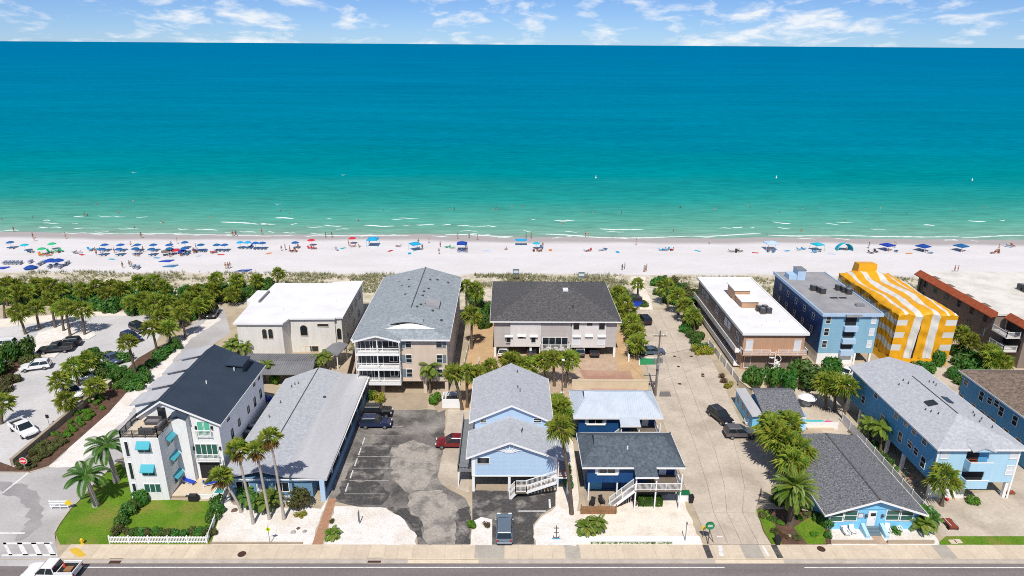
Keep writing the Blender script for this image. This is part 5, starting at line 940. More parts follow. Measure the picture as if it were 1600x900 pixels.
for z, a in ((7.6, 2.0), (5.2, 1.4), (2.9, 1.3)):
    P(MB().box(61.0, 63.0, 113.15, 113.21, z, z + a), 'recess_shade', 'dark', h); P(MB().box(60.8, 63.2, 112.4, 113.2, z - .9, z + .05), 'balcony_front', 'siding_light_blue', h)  # flat near-black panel paints the shade of each balcony recess
for x in (57.9, 66.1):
    for z in (8.7, 6.4, 4.0): window(h, 'f', 113.2, x, z, .85, 1.3, 'hung', pane='glass' if x < 60 else 'blind')
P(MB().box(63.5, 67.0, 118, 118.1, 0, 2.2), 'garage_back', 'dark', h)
for y in (117, 121, 125, 129, 133):
    for z in (7.9, 5.4): window(h, 'l', 56.94, y, z, .8, 1.1, 'hung')
P(MB().box(59.4, 61.0, 131.5, 134.0, 9.96, 12.0), 'stair_house', 'siding_light_blue', h); P(MB().box(59.3, 61.1, 131.4, 134.1, 12.01, 12.15), 'stair_house_roof', 'grey_metal', h); P(MB().box(57.8, 59.39, 131.8, 134.0, 9.96, 11.0), 'lift_house', 'siding_light_blue', h)
for k, (x, y) in enumerate(((60.0, 125.2), (60.8, 124.2), (61.0, 123.4), (65.0, 125.4), (65.6, 124.3), (66.0, 123.2))): condenser(x, y, 9.96, 'dark condenser on the grey blue condominium roof', 'condensers on the blue condominium', 1.1)
for x in (62.3, 64.0): P(MB().box(x - .7, x + .7, 120.9, 121.5, 9.96, 10.02), 'roof_mat', 'dark', h)
P(MB().box(64.4, 65.9, 116.6, 117.4, 9.96, 10.35), 'roof_hatch', 'grey_metal', h)

# ---- building under a striped fumigation tent
h = T('fumigation_tent', 'building wrapped in yellow and white striped fumigation tarpaulin', 'tent', 76, 125)
rnd = random.Random(3)
def tarp_top(x, y):
    z = 10.1 + .25 * math.sin(y * .55 + x) * .5 + .30 * math.sin(x * 1.6 + y * .21) * .5
    if y > 131.5: z += .9 * max(0, 1 - abs(x - 75.6) / 4.5) * min(1, (y - 131.5) / 3)
    edge = min(x - 70.6, 81.4 - x, y - 113.4, 137.2 - y); return z + .035 * math.sin(x * 6.3 + y * 1.1) + .03 * math.sin(y * 2.7 - x * 2.2) - .55 * math.exp(-max(0, edge) * 1.8)
def tarp(name, m, f, nu, nv):
    mb = MB(); mb.v = [f(i / nu, j / nv) for j in range(nv + 1) for i in range(nu + 1)]
    mb.f = [(j * (nu + 1) + i, j * (nu + 1) + i + 1, (j + 1) * (nu + 1) + i + 1, (j + 1) * (nu + 1) + i) for j in range(nv) for i in range(nu)]
    return P(mb, name, m, h)
XS = [(70.6, 71.7, 'tarp_yellow'), (71.7, 72.35, 'tarp_white'), (72.35, 73.7, 'tarp_yellow'), (73.7, 74.95, 'tarp_white'), (74.95, 76.9, 'tarp_yellow'), (76.9, 78.05, 'tarp_white'), (78.05, 79.4, 'tarp_yellow'), (79.4, 79.8, 'tarp_white'), (79.8, 80.8, 'tarp_yellow'), (80.8, 81.4, 'tarp_white')]
def wav(x, y): return .45 * math.sin(y * .42 + .6) * math.sin((x - 70.6) * .29) * min(1, (y - 113.4) * .12)
for a, b, m_ in XS:
    def f(u_, v_, a=a, b=b):
        y = 113.4 + 23.8 * v_; x = a + (b - a) * u_; x2 = min(81.4, max(70.6, x + wav(x, y) * (0 if x in (70.6, 81.4) else 1.0))); return (x2, y, tarp_top(x2, y))
    tarp('tarp_strip', m_, f, 5, 60)
def wx(z): return .05 * math.sin(z * 2.1) + .4 * (1 - z / 10.2) ** 2
for a, b, m_ in ((72.6, 73.6, 'tarp_yellow'), (73.6, 75.1, 'tarp_white'), (75.1, 76.7, 'tarp_yellow'), (76.7, 78.2, 'tarp_white'), (78.2, 79.4, 'tarp_yellow')):
    def f(u_, v_, a=a, b=b):
        x = a + (b - a) * u_; z = tarp_top(x, 113.4) * (1 - v_) + 1.2 * v_; return (x - .9 * v_ * (.5 if a > 75 else 1), 113.4 - wx(z) - .12 * math.sin(x * 5) * v_ - .04 * math.sin(x * 7 + z * .7) - .03 * math.sin(z * 3 + x * 2), z)
    tarp('tarp_strip', m_, f, 8, 26)
bands = [(10.1, 8.7), (8.7, 7.6), (7.6, 6.3), (6.3, 5.2), (5.2, 3.9), (3.9, 2.7), (2.7, 1.2)]
for k, (za, zb) in enumerate(bands):
    m_ = ('tarp_yellow', 'tarp_white')[k % 2]
    def f(u_, v_, za=za, zb=zb):
        z = za + (zb - za) * v_; x = 70.6 + 2.0 * u_; return (x - (.35 * (1 - z / 10)) * (1 - u_) - .9 * (1 - z / 10) * u_, 113.4 - wx(z) * u_, min(z, tarp_top(x, 113.4)))
    tarp('tarp_strip', m_, f, 4, 4)
    def f(u_, v_, za=za, zb=zb):
        z = za + (zb - za) * v_; x = 79.4 + 2.0 * u_; return (x - .45 * (1 - z / 10) * (1 - u_) - .2 * (1 - z / 10) * u_, 113.4 - wx(z) * (1 - u_ * .5), min(z, tarp_top(x, 113.4)))
    tarp('tarp_strip', m_, f, 4, 4)
    def f(u_, v_, za=za, zb=zb):
        z = za + (zb - za) * v_; y = 137.2 - 23.8 * u_; return (70.6 - .35 * (1 - z / 10) - .18 * math.sin(y * 1.3 + z), y, min(z, tarp_top(70.6, y)) - .2 * math.sin(y * .9) * (z < 10))
    tarp('tarp_strip', m_, f, 24, 4)
    def f(u_, v_, za=za, zb=zb):
        z = za + (zb - za) * v_; y = 113.4 + 23.8 * u_; return (81.4 - .2 * (1 - z / 10) + .15 * math.sin(y * 1.3), y, min(z, tarp_top(81.4, y)))
    tarp('tarp_strip', m_, f, 16, 3)
def f(u_, v_): 
    x = 70.4 + 10.8 * u_; return (x - .4, 112.9 - .25 * v_ - .15 * math.sin(x * 4), 1.3 * (1 - v_) + .05 * v_)
tarp('tarp_skirt', 'tarp_yellow', f, 24, 3)
def f(u_, v_): return (70.25 - .3 * v_, 113.0 + 24 * (1 - u_), 1.3 * (1 - v_) + .03)
tarp('tarp_skirt', 'tarp_yellow', f, 16, 2)
P(bpy_box := MB().hexa([(73.6, 135.2, 10.0), (77.6, 135.2, 10.0), (77.6, 138.0, 9.5), (73.6, 138.0, 9.5)], [(73.7, 135.4, 12.2), (77.5, 135.4, 12.2), (77.4, 137.6, 12.1), (73.8, 137.6, 12.1)]), 'stair_house_tarp', 'tarp_yellow', h)
P(MB().box(71.0, 81.0, 114.0, 136.8, 0, 9.2), 'building_core', 'siding_pale', h)

# ---- taupe condominium with an orange tiled edge
h = T('taupe_condo', 'taupe condominium with cream flat roof and orange tiled edge', 'building', 106, 125)
P(MB().prism([(90.6, 116.6), (93.0, 116.6), (93.0, 111.6), (124, 111.6), (124, 141.0), (90.6, 141.0)], 0, 8.3), 'wall', 'stucco_taupe', h)
P(MB().prism([(90.3, 116.4), (92.8, 116.4), (92.8, 111.2), (124.4, 111.2), (124.4, 141.4), (90.3, 141.4)], 8.32, 8.75), 'roof', 'membrane_cream', h)
def tile_edge(p, q, wd, d):
    n_ = Vector((q[0] - p[0], q[1] - p[1], 0)).normalized(); o_ = Vector((n_.y, -n_.x, 0)) * d
    P(MB().hexa([(p[0], p[1], 8.3), (q[0], q[1], 8.3), (q[0] + o_.x, q[1] + o_.y, 8.0), (p[0] + o_.x, p[1] + o_.y, 8.0)][::-1], [(p[0], p[1], 9.1), (q[0], q[1], 9.1), (q[0] + o_.x, q[1] + o_.y, 8.15), (p[0] + o_.x, p[1] + o_.y, 8.15)][::-1]), 'tiled_edge', 'orange_tile', h)
tile_edge((90.6, 141.4), (90.6, 116.2), 1, -1.2 * -1); tile_edge((92.8, 111.0), (124, 111.0), 1, 1.1); tile_edge((92.7, 116.0), (92.7, 111.0), 1, 1.0)
for z in (5.6, 2.9):
    P(MB().box(90.4, 93.0, 112.6, 116.58, z - .2, z), 'balcony_floor', 'stucco_cream', h); rail(h, [(90.5, 116.5, z), (90.5, 112.7, z), (92.9, 112.7, z)], 1.0, 'white', .16, 1.9)
    P(MB().box(92.95, 92.998, 112.2, 116.4, z + .05, z + 2.2), 'loggia_shade', 'dark', h)  # near-black sheet paints the shade behind the corner balcony
    for y in (119, 123, 127, 131, 135, 138.5): window(h, 'l', 90.6, y, z + 1.2, 1.0, 1.4, 'hung', frame='shutter_grey')
    for x in (96, 101): window(h, 'f', 111.6, x, z + 1.2, 1.6, 1.5, 'double'); P(MB().box(x - 1.6, x + 1.6, 110.4, 111.58, z - .2, z), 'balcony_floor', 'stucco_cream', h); rail(h, [(x - 1.5, 111.5, z), (x - 1.5, 110.5, z), (x + 1.5, 110.5, z), (x + 1.5, 111.5, z)], 1.0, 'white', .16, 1.6)
P(MB().box(89.9, 90.2, 139.5, 140.2, 0, 8.0), 'porch_post', 'dark_metal', h)
for k in range(14):
    condenser(104.2 + (k % 7) * 1.75, 129.4 - (k // 7) * 1.5, 8.76, 'grey condenser unit in the %s row on the cream roof' % ('far', 'near')[k // 7], 'condensers on the taupe condominium', 1.25)
for x, y in ((104, 121.5), (106, 121.5), (105, 118.6), (107, 118.6)): P(MB().box(x - .5, x + .5, y - .5, y + .5, 8.76, 8.82), 'roof_mat', 'dark', h)
for y in (121, 126, 132, 137): P(MB().box(91.2, 92.0, y - 1.0, y + 1.0, 8.76, 8.8), 'roof_mat', 'old_wood', h)

# ================================================================== VEGETATION
def blade(mb, a, d, u, ln, wd, droop):
    """one leaf blade: rhomb of two triangles bent down at the tip"""
    s = d.cross(u).normalized() * wd; m_ = a + d * (ln * .55) + u * (ln * .02); t = a + d * ln - Vector((0, 0, 1)) * (droop * ln)
    i = len(mb.v); mb.v += [tuple(a), tuple(m_ + s), tuple(t), tuple(m_ - s)]; mb.f += [(i, i + 1, i + 2), (i, i + 2, i + 3)]
def fan_crown(seed, n=30, r=2.15, lo=-58, hi=86, nb=9):
    rnd = random.Random(seed); mb = MB()
    for k in range(n):
        el = R(lo + (hi - lo) * ((k + .5) / n) ** 0.8 + rnd.uniform(-8, 8)); az = k * 2.399 + rnd.uniform(-.2, .2)
        d = Vector((math.cos(az) * math.cos(el), math.sin(az) * math.cos(el), math.sin(el))); hub = d * (r * rnd.uniform(.24, .5)); up = Vector((-math.cos(az) * math.sin(el), -math.sin(az) * math.sin(el), math.cos(el))); sd_ = d.cross(up); ro = rnd.uniform(-.9, .9); up, sd_ = up * math.cos(ro) + sd_ * math.sin(ro), sd_ * math.cos(ro) - up * math.sin(ro)
        i = len(mb.v); w_ = sd_ * .025; mb.v += [tuple(-w_), tuple(w_), tuple(hub + w_), tuple(hub - w_)]; mb.f.append((i, i + 1, i + 2, i + 3))
        ln = r * rnd.uniform(.52, .80)
        for b in range(nb):
            a = R(-78 + 156 * b / (nb - 1)); dd = (d * math.cos(a) + sd_ * math.sin(a) + up * (.12 * math.cos(a * 1.0))).normalized()
            blade(mb, hub, dd, up, ln * (1 - .5 * abs(b / (nb - 1) - .5)), .075 * r / 1.9, .18 + .32 * rnd.random())
    return mb
def feather_crown(seed, n=20, r=2.6, lo=-30, hi=75, nl=13, ll=.62, curve=.9, wid=.055):
    rnd = random.Random(seed); mb = MB()
    for k in range(n):
        f = (k + .5) / n; el = R(lo + (hi - lo) * f + rnd.uniform(-8, 8)); az = k * 2.399 + rnd.uniform(-.25, .25); h_ = Vector((math.cos(az), math.sin(az), 0)); z = Vector((0, 0, 1)); L_ = r * rnd.uniform(.85, 1.08)
        pts_ = []; p = Vector((0, 0, 0)); e = el; st = L_ / nl
        for j in range(nl + 1): pts_.append(p.copy()); p = p + (h_ * math.cos(e) + z * math.sin(e)) * st; e -= curve * 1.6 / nl * (0.5 + j / nl)
        sd_ = h_.cross(z)
        for j in range(nl):
            d = (pts_[j + 1] - pts_[j]).normalized(); up = sd_.cross(d); i = len(mb.v); w_ = sd_ * (.04 * (1 - j / nl) + .008)
            mb.v += [tuple(pts_[j] - w_), tuple(pts_[j] + w_), tuple(pts_[j + 1] + w_), tuple(pts_[j + 1] - w_)]; mb.f.append((i, i + 1, i + 2, i + 3))
            if j > 0:
                l_ = ll * math.sin(math.pi * min(1, .18 + .8 * j / nl)) ** .7
                for s_ in (-1, 1):
                    for q in (0, .5): blade(mb, pts_[j].lerp(pts_[j + 1], q), (sd_ * s_ * .8 + d * .55 - z * .25 + up * .12).normalized(), up, l_, wid, .22)
    return mb
def trunk_mesh(hh, dx, r0, r1, rings=False, m='bark', seed=0):
    mb = MB(); n = 9; pts_ = []; rad = []
    for k in range(n + 1):
        f = k / n; pts_.append((dx * f ** 1.4, 0, hh * f)); rad.append((r0 * (1.35 if k == 0 else 1) * (1 - f) + r1 * f) * (1.06 if rings and k % 2 else 1))
    mb.path(pts_, rad, 8); return mb.mesh('trunk', m, True)
CROWN = {}
for k in range(4): CROWN['sabal%d' % k] = fan_crown(10 + k).mesh('crown', 'leaf_sabal')
for k in range(2): CROWN['wash%d' % k] = fan_crown(30 + k, 24, 1.8, -10, 82, 10).mesh('crown', 'leaf_sabal'); CROWN['skirt%d' % k] = fan_crown(40 + k, 13, 1.5, -80, -35, 9).mesh('dead_leaves', 'leaf_dead')
for k in range(2): CROWN['royal%d' % k] = feather_crown(50 + k, 15, 3.0, -25, 70, 13, .85, 1.0, .07).mesh('crown', 'leaf_royal'); CROWN['coco%d' % k] = feather_crown(60 + k, 17, 2.4, -30, 75, 11, .7, 1.15, .07).mesh('crown', 'leaf_feather')
CROWN['date'] = feather_crown(70, 64, 3.3, -50, 85, 16, .48, .85, .05).mesh('crown', 'leaf_feather')
CROWN['areca0'] = feather_crown(80, 22, 1.7, 15, 85, 9, .5, 1.2, .06).mesh('crown', 'leaf_feather'); CROWN['areca1'] = feather_crown(81, 16, 1.5, 5, 85, 9, .5, 1.2, .06).mesh('crown', 'leaf_royal')
pc = [0]
def palm(kind, x, y, dx, hh, label, group=None, s=1.0, name=None):
    pc[0] += 1; q = pc[0]; t = T(name or {'sabal': 'sabal_palm', 'wash': 'fan_palm', 'royal': 'royal_palm', 'coco': 'coconut_palm', 'date': 'date_palm', 'areca': 'areca_palm'}[kind], label, 'palm', x, y, 0, group=group)
    r0, r1 = {'sabal': (.24, .20), 'wash': (.19, .13), 'royal': (.36, .17), 'coco': (.2, .14), 'date': (.42, .36), 'areca': (.1, .06)}[kind]
    link('trunk', trunk_mesh(hh, dx, r0, r1, True, 'bark_pale' if kind in ('royal', 'wash') else 'bark'), t)
    key = kind if kind == 'date' else '%s%d' % (kind, q % (4 if kind == 'sabal' else 2)); sc = s * random.uniform(.93, 1.08)
    c = link('crown', CROWN[key], t, (dx, 0, hh), random.uniform(0, 6.28), (sc, sc, sc * random.uniform(.9, 1.05)))
    if kind == 'wash': link('dead_leaves', CROWN['skirt%d' % (q % 2)], t, (dx, 0, hh - .15), random.uniform(0, 6), (sc, sc, sc))
    if kind == 'royal':
        link('crownshaft', MB().lathe([(.18, -.9), (.2, -.5), (.1, .15)], (dx, 0, hh), 8).mesh('crownshaft', 'leaf_bright'), t)
    return t
# broad-leaved shrubs: leaf-sized faces through the whole crown
def bush_mesh(seed, n, m, leaf=.2, lumps=7, flat_=.8):
    rnd = random.Random(seed); mb = MB(); L_ = [(Vector((rnd.uniform(-.62, .62), rnd.uniform(-.62, .62), rnd.uniform(.25, .72) * flat_)), rnd.uniform(.28, .5)) for _ in range(lumps)] + [(Vector((0, 0, .42 * flat_)), .55)]
    for k in range(n):
        c, r = rnd.choice(L_); d = Vector((rnd.gauss(0, 1), rnd.gauss(0, 1), rnd.gauss(0.25, 1))).normalized(); p = c + d * (r * rnd.uniform(.55, 1.05) ** .6); p.z = max(.02, p.z)
        nrm = (d + Vector((rnd.uniform(-.7, .7), rnd.uniform(-.7, .7), rnd.uniform(-.2, .8)))).normalized(); a = nrm.cross(Vector((rnd.random(), rnd.random(), rnd.random() + .01))).normalized(); b = nrm.cross(a); s_ = leaf * rnd.uniform(.6, 1.2)
        i = len(mb.v); mb.v += [tuple(p - a * s_), tuple(p + b * s_ * .5), tuple(p + a * s_), tuple(p - b * s_ * .5)]; mb.f.append((i, i + 1, i + 2, i + 3))
    return mb.mesh('foliage', m)
BUSH = {}
for k in range(4): BUSH['dark%d' % k] = bush_mesh(100 + k, 1500, 'leaf_bush', .13, 9)
for k in range(2): BUSH['bright%d' % k] = bush_mesh(110 + k, 1300, 'leaf_bright', .11, 5); BUSH['yellow%d' % k] = bush_mesh(115 + k, 900, 'leaf_yellow', .12, 5); BUSH['olive%d' % k] = bush_mesh(120 + k, 1200, 'leaf_olive', .12, 8); BUSH['red%d' % k] = bush_mesh(125 + k, 500, 'leaf_red', .12, 6)
STEM = MB().path([(0, 0, 0), (.03, .02, .3), (.05, 0, .6)], [.07, .06, .03], 6).mesh('stem', 'bark')
bc_ = [0]
def bush(kind, x, y, r, hh, label, group=None, z=0.0, name='shrub', cat='shrub'):
    bc_[0] += 1; t = T(name, label, cat, x, y, z, group=group); n_ = 4 if kind == 'dark' else 2
    link('foliage', BUSH['%s%d' % (kind, bc_[0] % n_)], t, (0, 0, 0), random.uniform(0, 6.28), (r, r, hh)); link('stem', STEM, t, (0, 0, 0), 0, (r, r, hh)); return t
def tree(x, y, r, hh, label, group=None, kind='dark'):
    bc_[0] += 1; t = T('shade_tree', label, 'tree', x, y, 0, group=group); n_ = 4 if kind == 'dark' else 2; tr = hh * .4
    link('trunk', MB().path([(0, 0, 0), (.08, .05, tr * .5), (.0, .1, tr), (.15, 0, hh * .7)], [.22, .17, .14, .05], 7).mesh('trunk', 'bark'), t)
    for a, b in ((.7, .2), (-.6, .4), (.1, -.7)): link('limb', MB().path([(0, .05, tr * .8), (a * r * .5, b * r * .5, tr * 1.3), (a * r * .8, b * r * .8, hh * .72)], [.11, .08, .03], 6).mesh('limb', 'bark'), t)
    link('crown', BUSH['%s%d' % (kind, bc_[0] % n_)], t, (0, 0, tr * .45), random.uniform(0, 6.28), (r, r, (hh - tr * .45))); return t

# palms of the car park, one by one
for p, l in zip([(-105.47, 134.00, 1.02, 5.32), (-108.32, 142.24, 0.29, 4.22), (-76.81, 91.63, 0.95, 3.53)], ['sabal palm at the frame edge beside the loop road', 'sabal palm beside the beach shrubs at the car park end', 'sabal palm at the frame edge over the parked white pickup']): palm('sabal', *p, l, 'sabal palms at the car park edge')
LOT = ['first sabal palm of the row on the white shell island, beside the loop road', 'second sabal palm of the row on the shell island', 'tall sabal palm leaning over the middle of the shell island', 'sabal palm in the close pair on the shell island', 'taller sabal palm of the close pair on the shell island', 'last sabal palm of the shell island, at its rounded tip']
for p, l in zip([(-95.67, 125.65, -0.42, 4.66), (-94.34, 127.93, 0.20, 4.86), (-91.75, 128.94, 0.18, 6.13), (-89.08, 127.32, 0.40, 4.85), (-86.27, 124.77, 0.42, 6.12), (-83.75, 125.43, 0.36, 5.47)], LOT): palm('sabal', *p, l, 'palms on the shell island')
BEDP = ['tall sabal palm in the mulch bed between car park and shell path', 'sabal palm in the hedge bed near the dark parked cars', 'sabal palm beside the car park exit, behind the loop road', 'shorter sabal palm beside the car park exit', 'sabal palm in the hedge bed along the shell path', 'sabal palm at the bend of the shell path near the parked jeep', 'sabal palm over the white cars in the car park', 'sabal palm between the white cars and the tan wall', 'leaning sabal palm beside the tan wall pillar', 'small sabal palm at the lower pillar of the tan wall', 'sabal palm over the shrubs between car park rows']
for p, l in zip([(-64.22, 106.98, -0.22, 6.69), (-64.80, 116.06, -0.26, 5.43), (-73.90, 133.92, 0.68, 4.04), (-74.57, 133.92, -0.63, 2.60), (-64.71, 121.25, -0.09, 3.22), (-63.35, 124.33, -0.10, 5.04), (-72.35, 103.87, -0.11, 3.60), (-70.80, 98.60, -0.75, 3.70), (-68.41, 98.40, 2.41, 2.79), (-68.05, 94.34, -0.17, 2.48), (-72.50, 106.94, 0.47, 3.43)], BEDP): palm('sabal', *p, l, 'palms of the planting bed')
BL = 'sabal palm in the belt {near}'
for p in [(-109.76, 141.05, 0.98, 5.23), (-104.24, 140.32, 0.47, 3.88), (-100.77, 141.92, 0.43, 4.51), (-91.12, 142.81, 0.55, 4.24), (-87.57, 140.49, 0.24, 3.44), (-84.91, 142.08, 0.27, 3.77), (-83.01, 145.32, 0.44, 4.14), (-80.37, 147.01, 0.36, 3.87), (-76.51, 143.76, 0.22, 3.96), (-76.98, 136.06, 0.39, 3.80), (-79.32, 135.31, 0.31, 3.20), (-71.29, 134.66, 0.18, 3.63), (-67.30, 131.18, 0.14, 3.42), (-67.93, 136.88, 0.26, 3.53), (-67.71, 139.90, 0.16, 3.88), (-63.92, 135.45, 0.23, 3.50), (-93.03, 141.21, 0.24, 3.90), (-98.45, 142.74, 0.35, 3.63), (-105.11, 144.28, 0.61, 3.97), (-106.13, 138.77, 0.70, 4.14), (-88.75, 145.26, 0.35, 3.38), (-64.58, 141.49, 0.27, 3.92), (-64.36, 133.30, 0.20, 3.17), (-69.17, 126.50, 0.34, 3.60), (-67.37, 128.15, 0.51, 3.22)]: palm('sabal', *p, BL, 'palms of the beach belt', random.uniform(.9, 1.1))
for p, l in zip([(-63.24, 143.49, -0.92, 5.76), (-61.95, 148.91, 0.00, 3.45), (-60.36, 141.53, -0.03, 3.02), (-54.21, 152.50, 0.73, 3.99), (-56.94, 148.11, 0.00, 3.75)], ['tall sabal palm rising behind the parked jeep', 'slim sabal palm on the dune edge near the villa', 'short sabal palm beside the villa drive', 'dark sabal palm standing alone on the dune behind the villa', 'broad sabal palm at the corner of the villa']): palm('sabal', *p, l)
DK = 'sea grape shrub in the belt {near}'
for p in [(-111.95, 142.60), (-110.50, 144.23), (-106.37, 141.87), (-105.92, 145.09), (-101.83, 142.70), (-100.28, 144.33), (-96.76, 142.75), (-95.44, 144.38), (-91.96, 142.80), (-90.31, 144.43), (-86.46, 142.06), (-83.12, 140.53), (-81.39, 142.11), (-79.25, 142.93), (-76.51, 141.37), (-74.72, 142.97), (-71.46, 141.42), (-69.61, 143.02), (-67.39, 143.85), (-65.76, 145.50), (-63.77, 146.35), (-60.55, 144.73), (-59.44, 148.08), (-57.68, 149.82), (-54.74, 148.13), (-113.89, 147.50), (-106.36, 147.58), (-95.38, 147.28), (-86.60, 146.11), (-77.47, 147.04), (-69.97, 147.97), (-66.26, 149.72), (-61.84, 150.64), (-57.37, 152.47), (-110.12, 147.54), (-100.56, 147.65), (-91.26, 147.74), (-82.23, 147.84), (-73.40, 147.09), (-89.37, 139.70), (-85.22, 138.22), (-79.79, 136.77), (-75.25, 137.56)]: bush('dark', p[0] + random.uniform(-.6, .6), p[1], random.uniform(2.0, 2.9), random.uniform(2.4, 3.6), DK, 'shrubs of the beach belt')
for p, l in zip([(-53.76, 140.81), (-56.82, 144.77), (-52.29, 142.80), (-51.39, 137.04)], ['green shrub beside the flat roof of the villa', 'green shrub behind the villa drive', 'low green shrub at the villa corner', 'rounded shrub before the villa side wall']): bush('dark', *p, 2.0, 2.4, l)
for p in [(-89.21, 106.84), (-88.26, 109.31), (-84.19, 104.97), (-86.58, 111.87), (-85.89, 112.93), (-83.98, 100.02), (-83.52, 101.78)]: bush('olive', *p, 1.6, 1.8, 'low olive shrub in the mulch verge beside the white wagon', 'shrubs of the car park verge')
for p in [(-88.56, 107.33), (-89.80, 112.90), (-87.86, 114.53)]: tree(p[0], p[1], 2.0, 4.4, 'small green tree in the verge between the car park rows', 'small trees of the car park verge')
for p in [(-76.11, 115.70), (-73.74, 114.62), (-71.70, 114.09), (-69.53, 113.30), (-75.74, 112.99), (-72.70, 110.67), (-70.09, 109.41), (-67.41, 108.19), (-64.86, 106.50), (-67.22, 105.77), (-64.38, 103.68), (-70.07, 106.95), (-64.21, 108.95), (-63.65, 111.50), (-63.54, 114.15), (-63.42, 116.90), (-62.78, 118.91), (-62.08, 105.56), (-62.42, 103.24)]: bush('dark', *p, random.uniform(1.3, 1.9), random.uniform(1.3, 2.2), 'green shrub in the long bed beside the shell path', 'shrubs of the long bed')
for p in [(-66.90, 80.74), (-66.36, 81.50), (-66.49, 83.06), (-65.19, 82.44), (-65.59, 84.19), (-67.02, 85.00), (-65.38, 85.01), (-65.29, 86.35), (-65.39, 87.72), (-66.95, 88.41), (-65.49, 89.12), (-65.59, 90.57), (-65.51, 92.05), (-65.41, 93.58), (-67.06, 94.35), (-65.41, 94.94), (-65.89, 97.57), (-63.96, 95.95), (-67.18, 98.40), (-67.11, 100.11), (-64.19, 86.35), (-65.04, 80.29), (-65.65, 83.71), (-64.52, 83.07), (-64.31, 85.34), (-64.48, 88.07), (-64.57, 89.48), (-64.46, 90.94), (-64.58, 92.81), (-64.25, 93.97), (-66.72, 95.14), (-65.77, 98.83), (-65.13, 81.50), (-65.88, 79.99), (-64.61, 84.36), (-66.67, 92.05), (-66.74, 86.00), (-66.93, 84.02)]: bush('olive' if p[1] < 88 else 'bright', p[0], p[1], random.uniform(.6, .95), random.uniform(.6, .9), 'low %s shrub in the bed below the tan wall' % ('dull olive' if p[1] < 88 else 'bright green'), 'low shrubs below the tan wall')
for p in [(-65.38, 137.65), (-66.27, 133.99), (-66.39, 136.16)]: bush('dark', *p, 1.6, 1.6, 'green shrub beside the parked jeep', 'shrubs by the jeep')

# around the white house
palm('royal', *[(-51.49, 72.04, -0.46, 4.45)][0], 'royal palm in the middle of the lawn, nearest the road'); palm('royal', *[(-51.65, 77.12, -0.36, 5.60)][0], 'royal palm close to the white tower')
bush('dark', *(-46.04, 72.69), 1.35, 2.1, 'big round green shrub at the foot of the white tower'); bush('dark', *(-46.52, 70.19), 1.3, 1.7, 'loose green shrub on the lawn before the tower'); bush('dark', *(-46.36, 68.41), 1.0, 1.3, 'green shrub halfway between tower and picket fence'); bush('olive', *(-45.97, 66.80), .9, 1.1, 'dull shrub at the gate end of the picket fence'); bush('dark', *(-46.21, 71.42), 1.0, 1.4, 'small green shrub behind the loose one on the lawn'); bush('dark', *(-35.76, 70.82), 1.1, 1.6, 'green shrub at the patio end of the picket fence'); bush('dark', *(-35.81, 69.36), 1.0, 1.5, 'green shrub against the side run of picket fence'); bush('dark', *(-36.36, 72.32), 1.0, 1.5, 'green shrub below the plunge pool')
for k in range(13): bush('olive' if k % 3 == 0 else 'dark', -44.6 + k * .82, 66.6 + random.uniform(-.1, .3), .75, .95, 'low %s hedge plant behind the white picket fence' % ('olive' if k % 3 == 0 else 'green'), 'hedge behind the picket fence')
for k, (p, l) in enumerate(zip([(-30.57, 68.66, -0.68, 10.36), (-28.90, 69.49, -0.47, 9.83), (-27.11, 69.49, -0.43, 11.48), (-32.83, 70.82, -1.83, 5.15)], ['tall fan palm with brown skirt, nearest the sidewalk, before the motel', 'middle fan palm of the tall trio before the motel', 'tallest fan palm before the motel, its shadow on the roof', 'short leaning yellowish fan palm beside the picket fence'])): palm('wash', *p, l, 'fan palms before the motel', .95)
for p, l in zip([(-31.13, 71.20), (-29.94, 71.20), (-32.40, 72.08), (-29.19, 72.08), (-33.20, 73.62)], ['leafy bird of paradise clump behind the first fan palm', 'leafy bird of paradise clump behind the middle fan palm', 'green clump beside the motel corner', 'green clump under the tallest fan palm', 'small green clump against the motel wall']): palm('areca', p[0], p[1], 0, 1.1, l, 'clumps before the motel', 1.05, 'bird_of_paradise')
tree(*(-25.64, 71.21), 1.6, 3.4, 'small olive tree at the motel front rail', None, 'olive'); bush('yellow', *(-25.24, 70.10), .75, .7, 'low yellow shrub on the shell yard before the motel'); bush('olive', *(-21.09, 68.91), .45, .4, 'tiny dry clump beside the brick path'); palm('areca', *(-20.41, 66.38), 0, .25, 'spiky dark agave on the shell yard beside the brick path', None, .75, 'agave')
# between villa, motel and condominium
for p, l in zip([(-49.88, 115.88, 0.40, 3.13), (-50.65, 114.77, 0.11, 2.59), (-48.07, 114.79, 0.09, 2.59)], ['feather palm in the clump at the villa front corner', 'lower feather palm on the outer side of the villa clump', 'lower feather palm on the inner side of the villa clump']): palm('coco', *p, l, 'feather palms by the villa', .9)
palm('coco', *[(-41.34, 105.20, 0.36, 3.16)][0], 'feather palm in the yard between white house and motel', None, .75); palm('coco', *[(-31.92, 109.64, 0.03, 3.01)][0], 'feather palm before the villa entry canopy', None, .8); palm('coco', *[(-33.15, 109.13, -0.00, 2.50)][0], 'smaller feather palm before the villa entry canopy', None, .7); palm('areca', *[(-35.89, 107.63, 0.12, 1.24)][0], 'small palm at the edge of the carport roof', None, .8)
bush('bright', *(-39.66, 105.45), 1.5, 2.0, 'round bright shrub behind the motel gable'); bush('bright', *(-11.77, 98.24), 1.45, 2.0, 'round bright green shrub under the condominium palm'); bush('yellow', *(-20.55, 98.62), 1.1, 2.0, 'yellow green shrub at the condominium garage'); bush('dark', *(-21.85, 99.47), .9, 1.8, 'dark shrub beside the yellow green one at the garage')
palm('coco', *[(-12.65, 101.70, 0.16, 4.86)][0], 'feather palm standing before the tan condominium wall', None, 1.0)
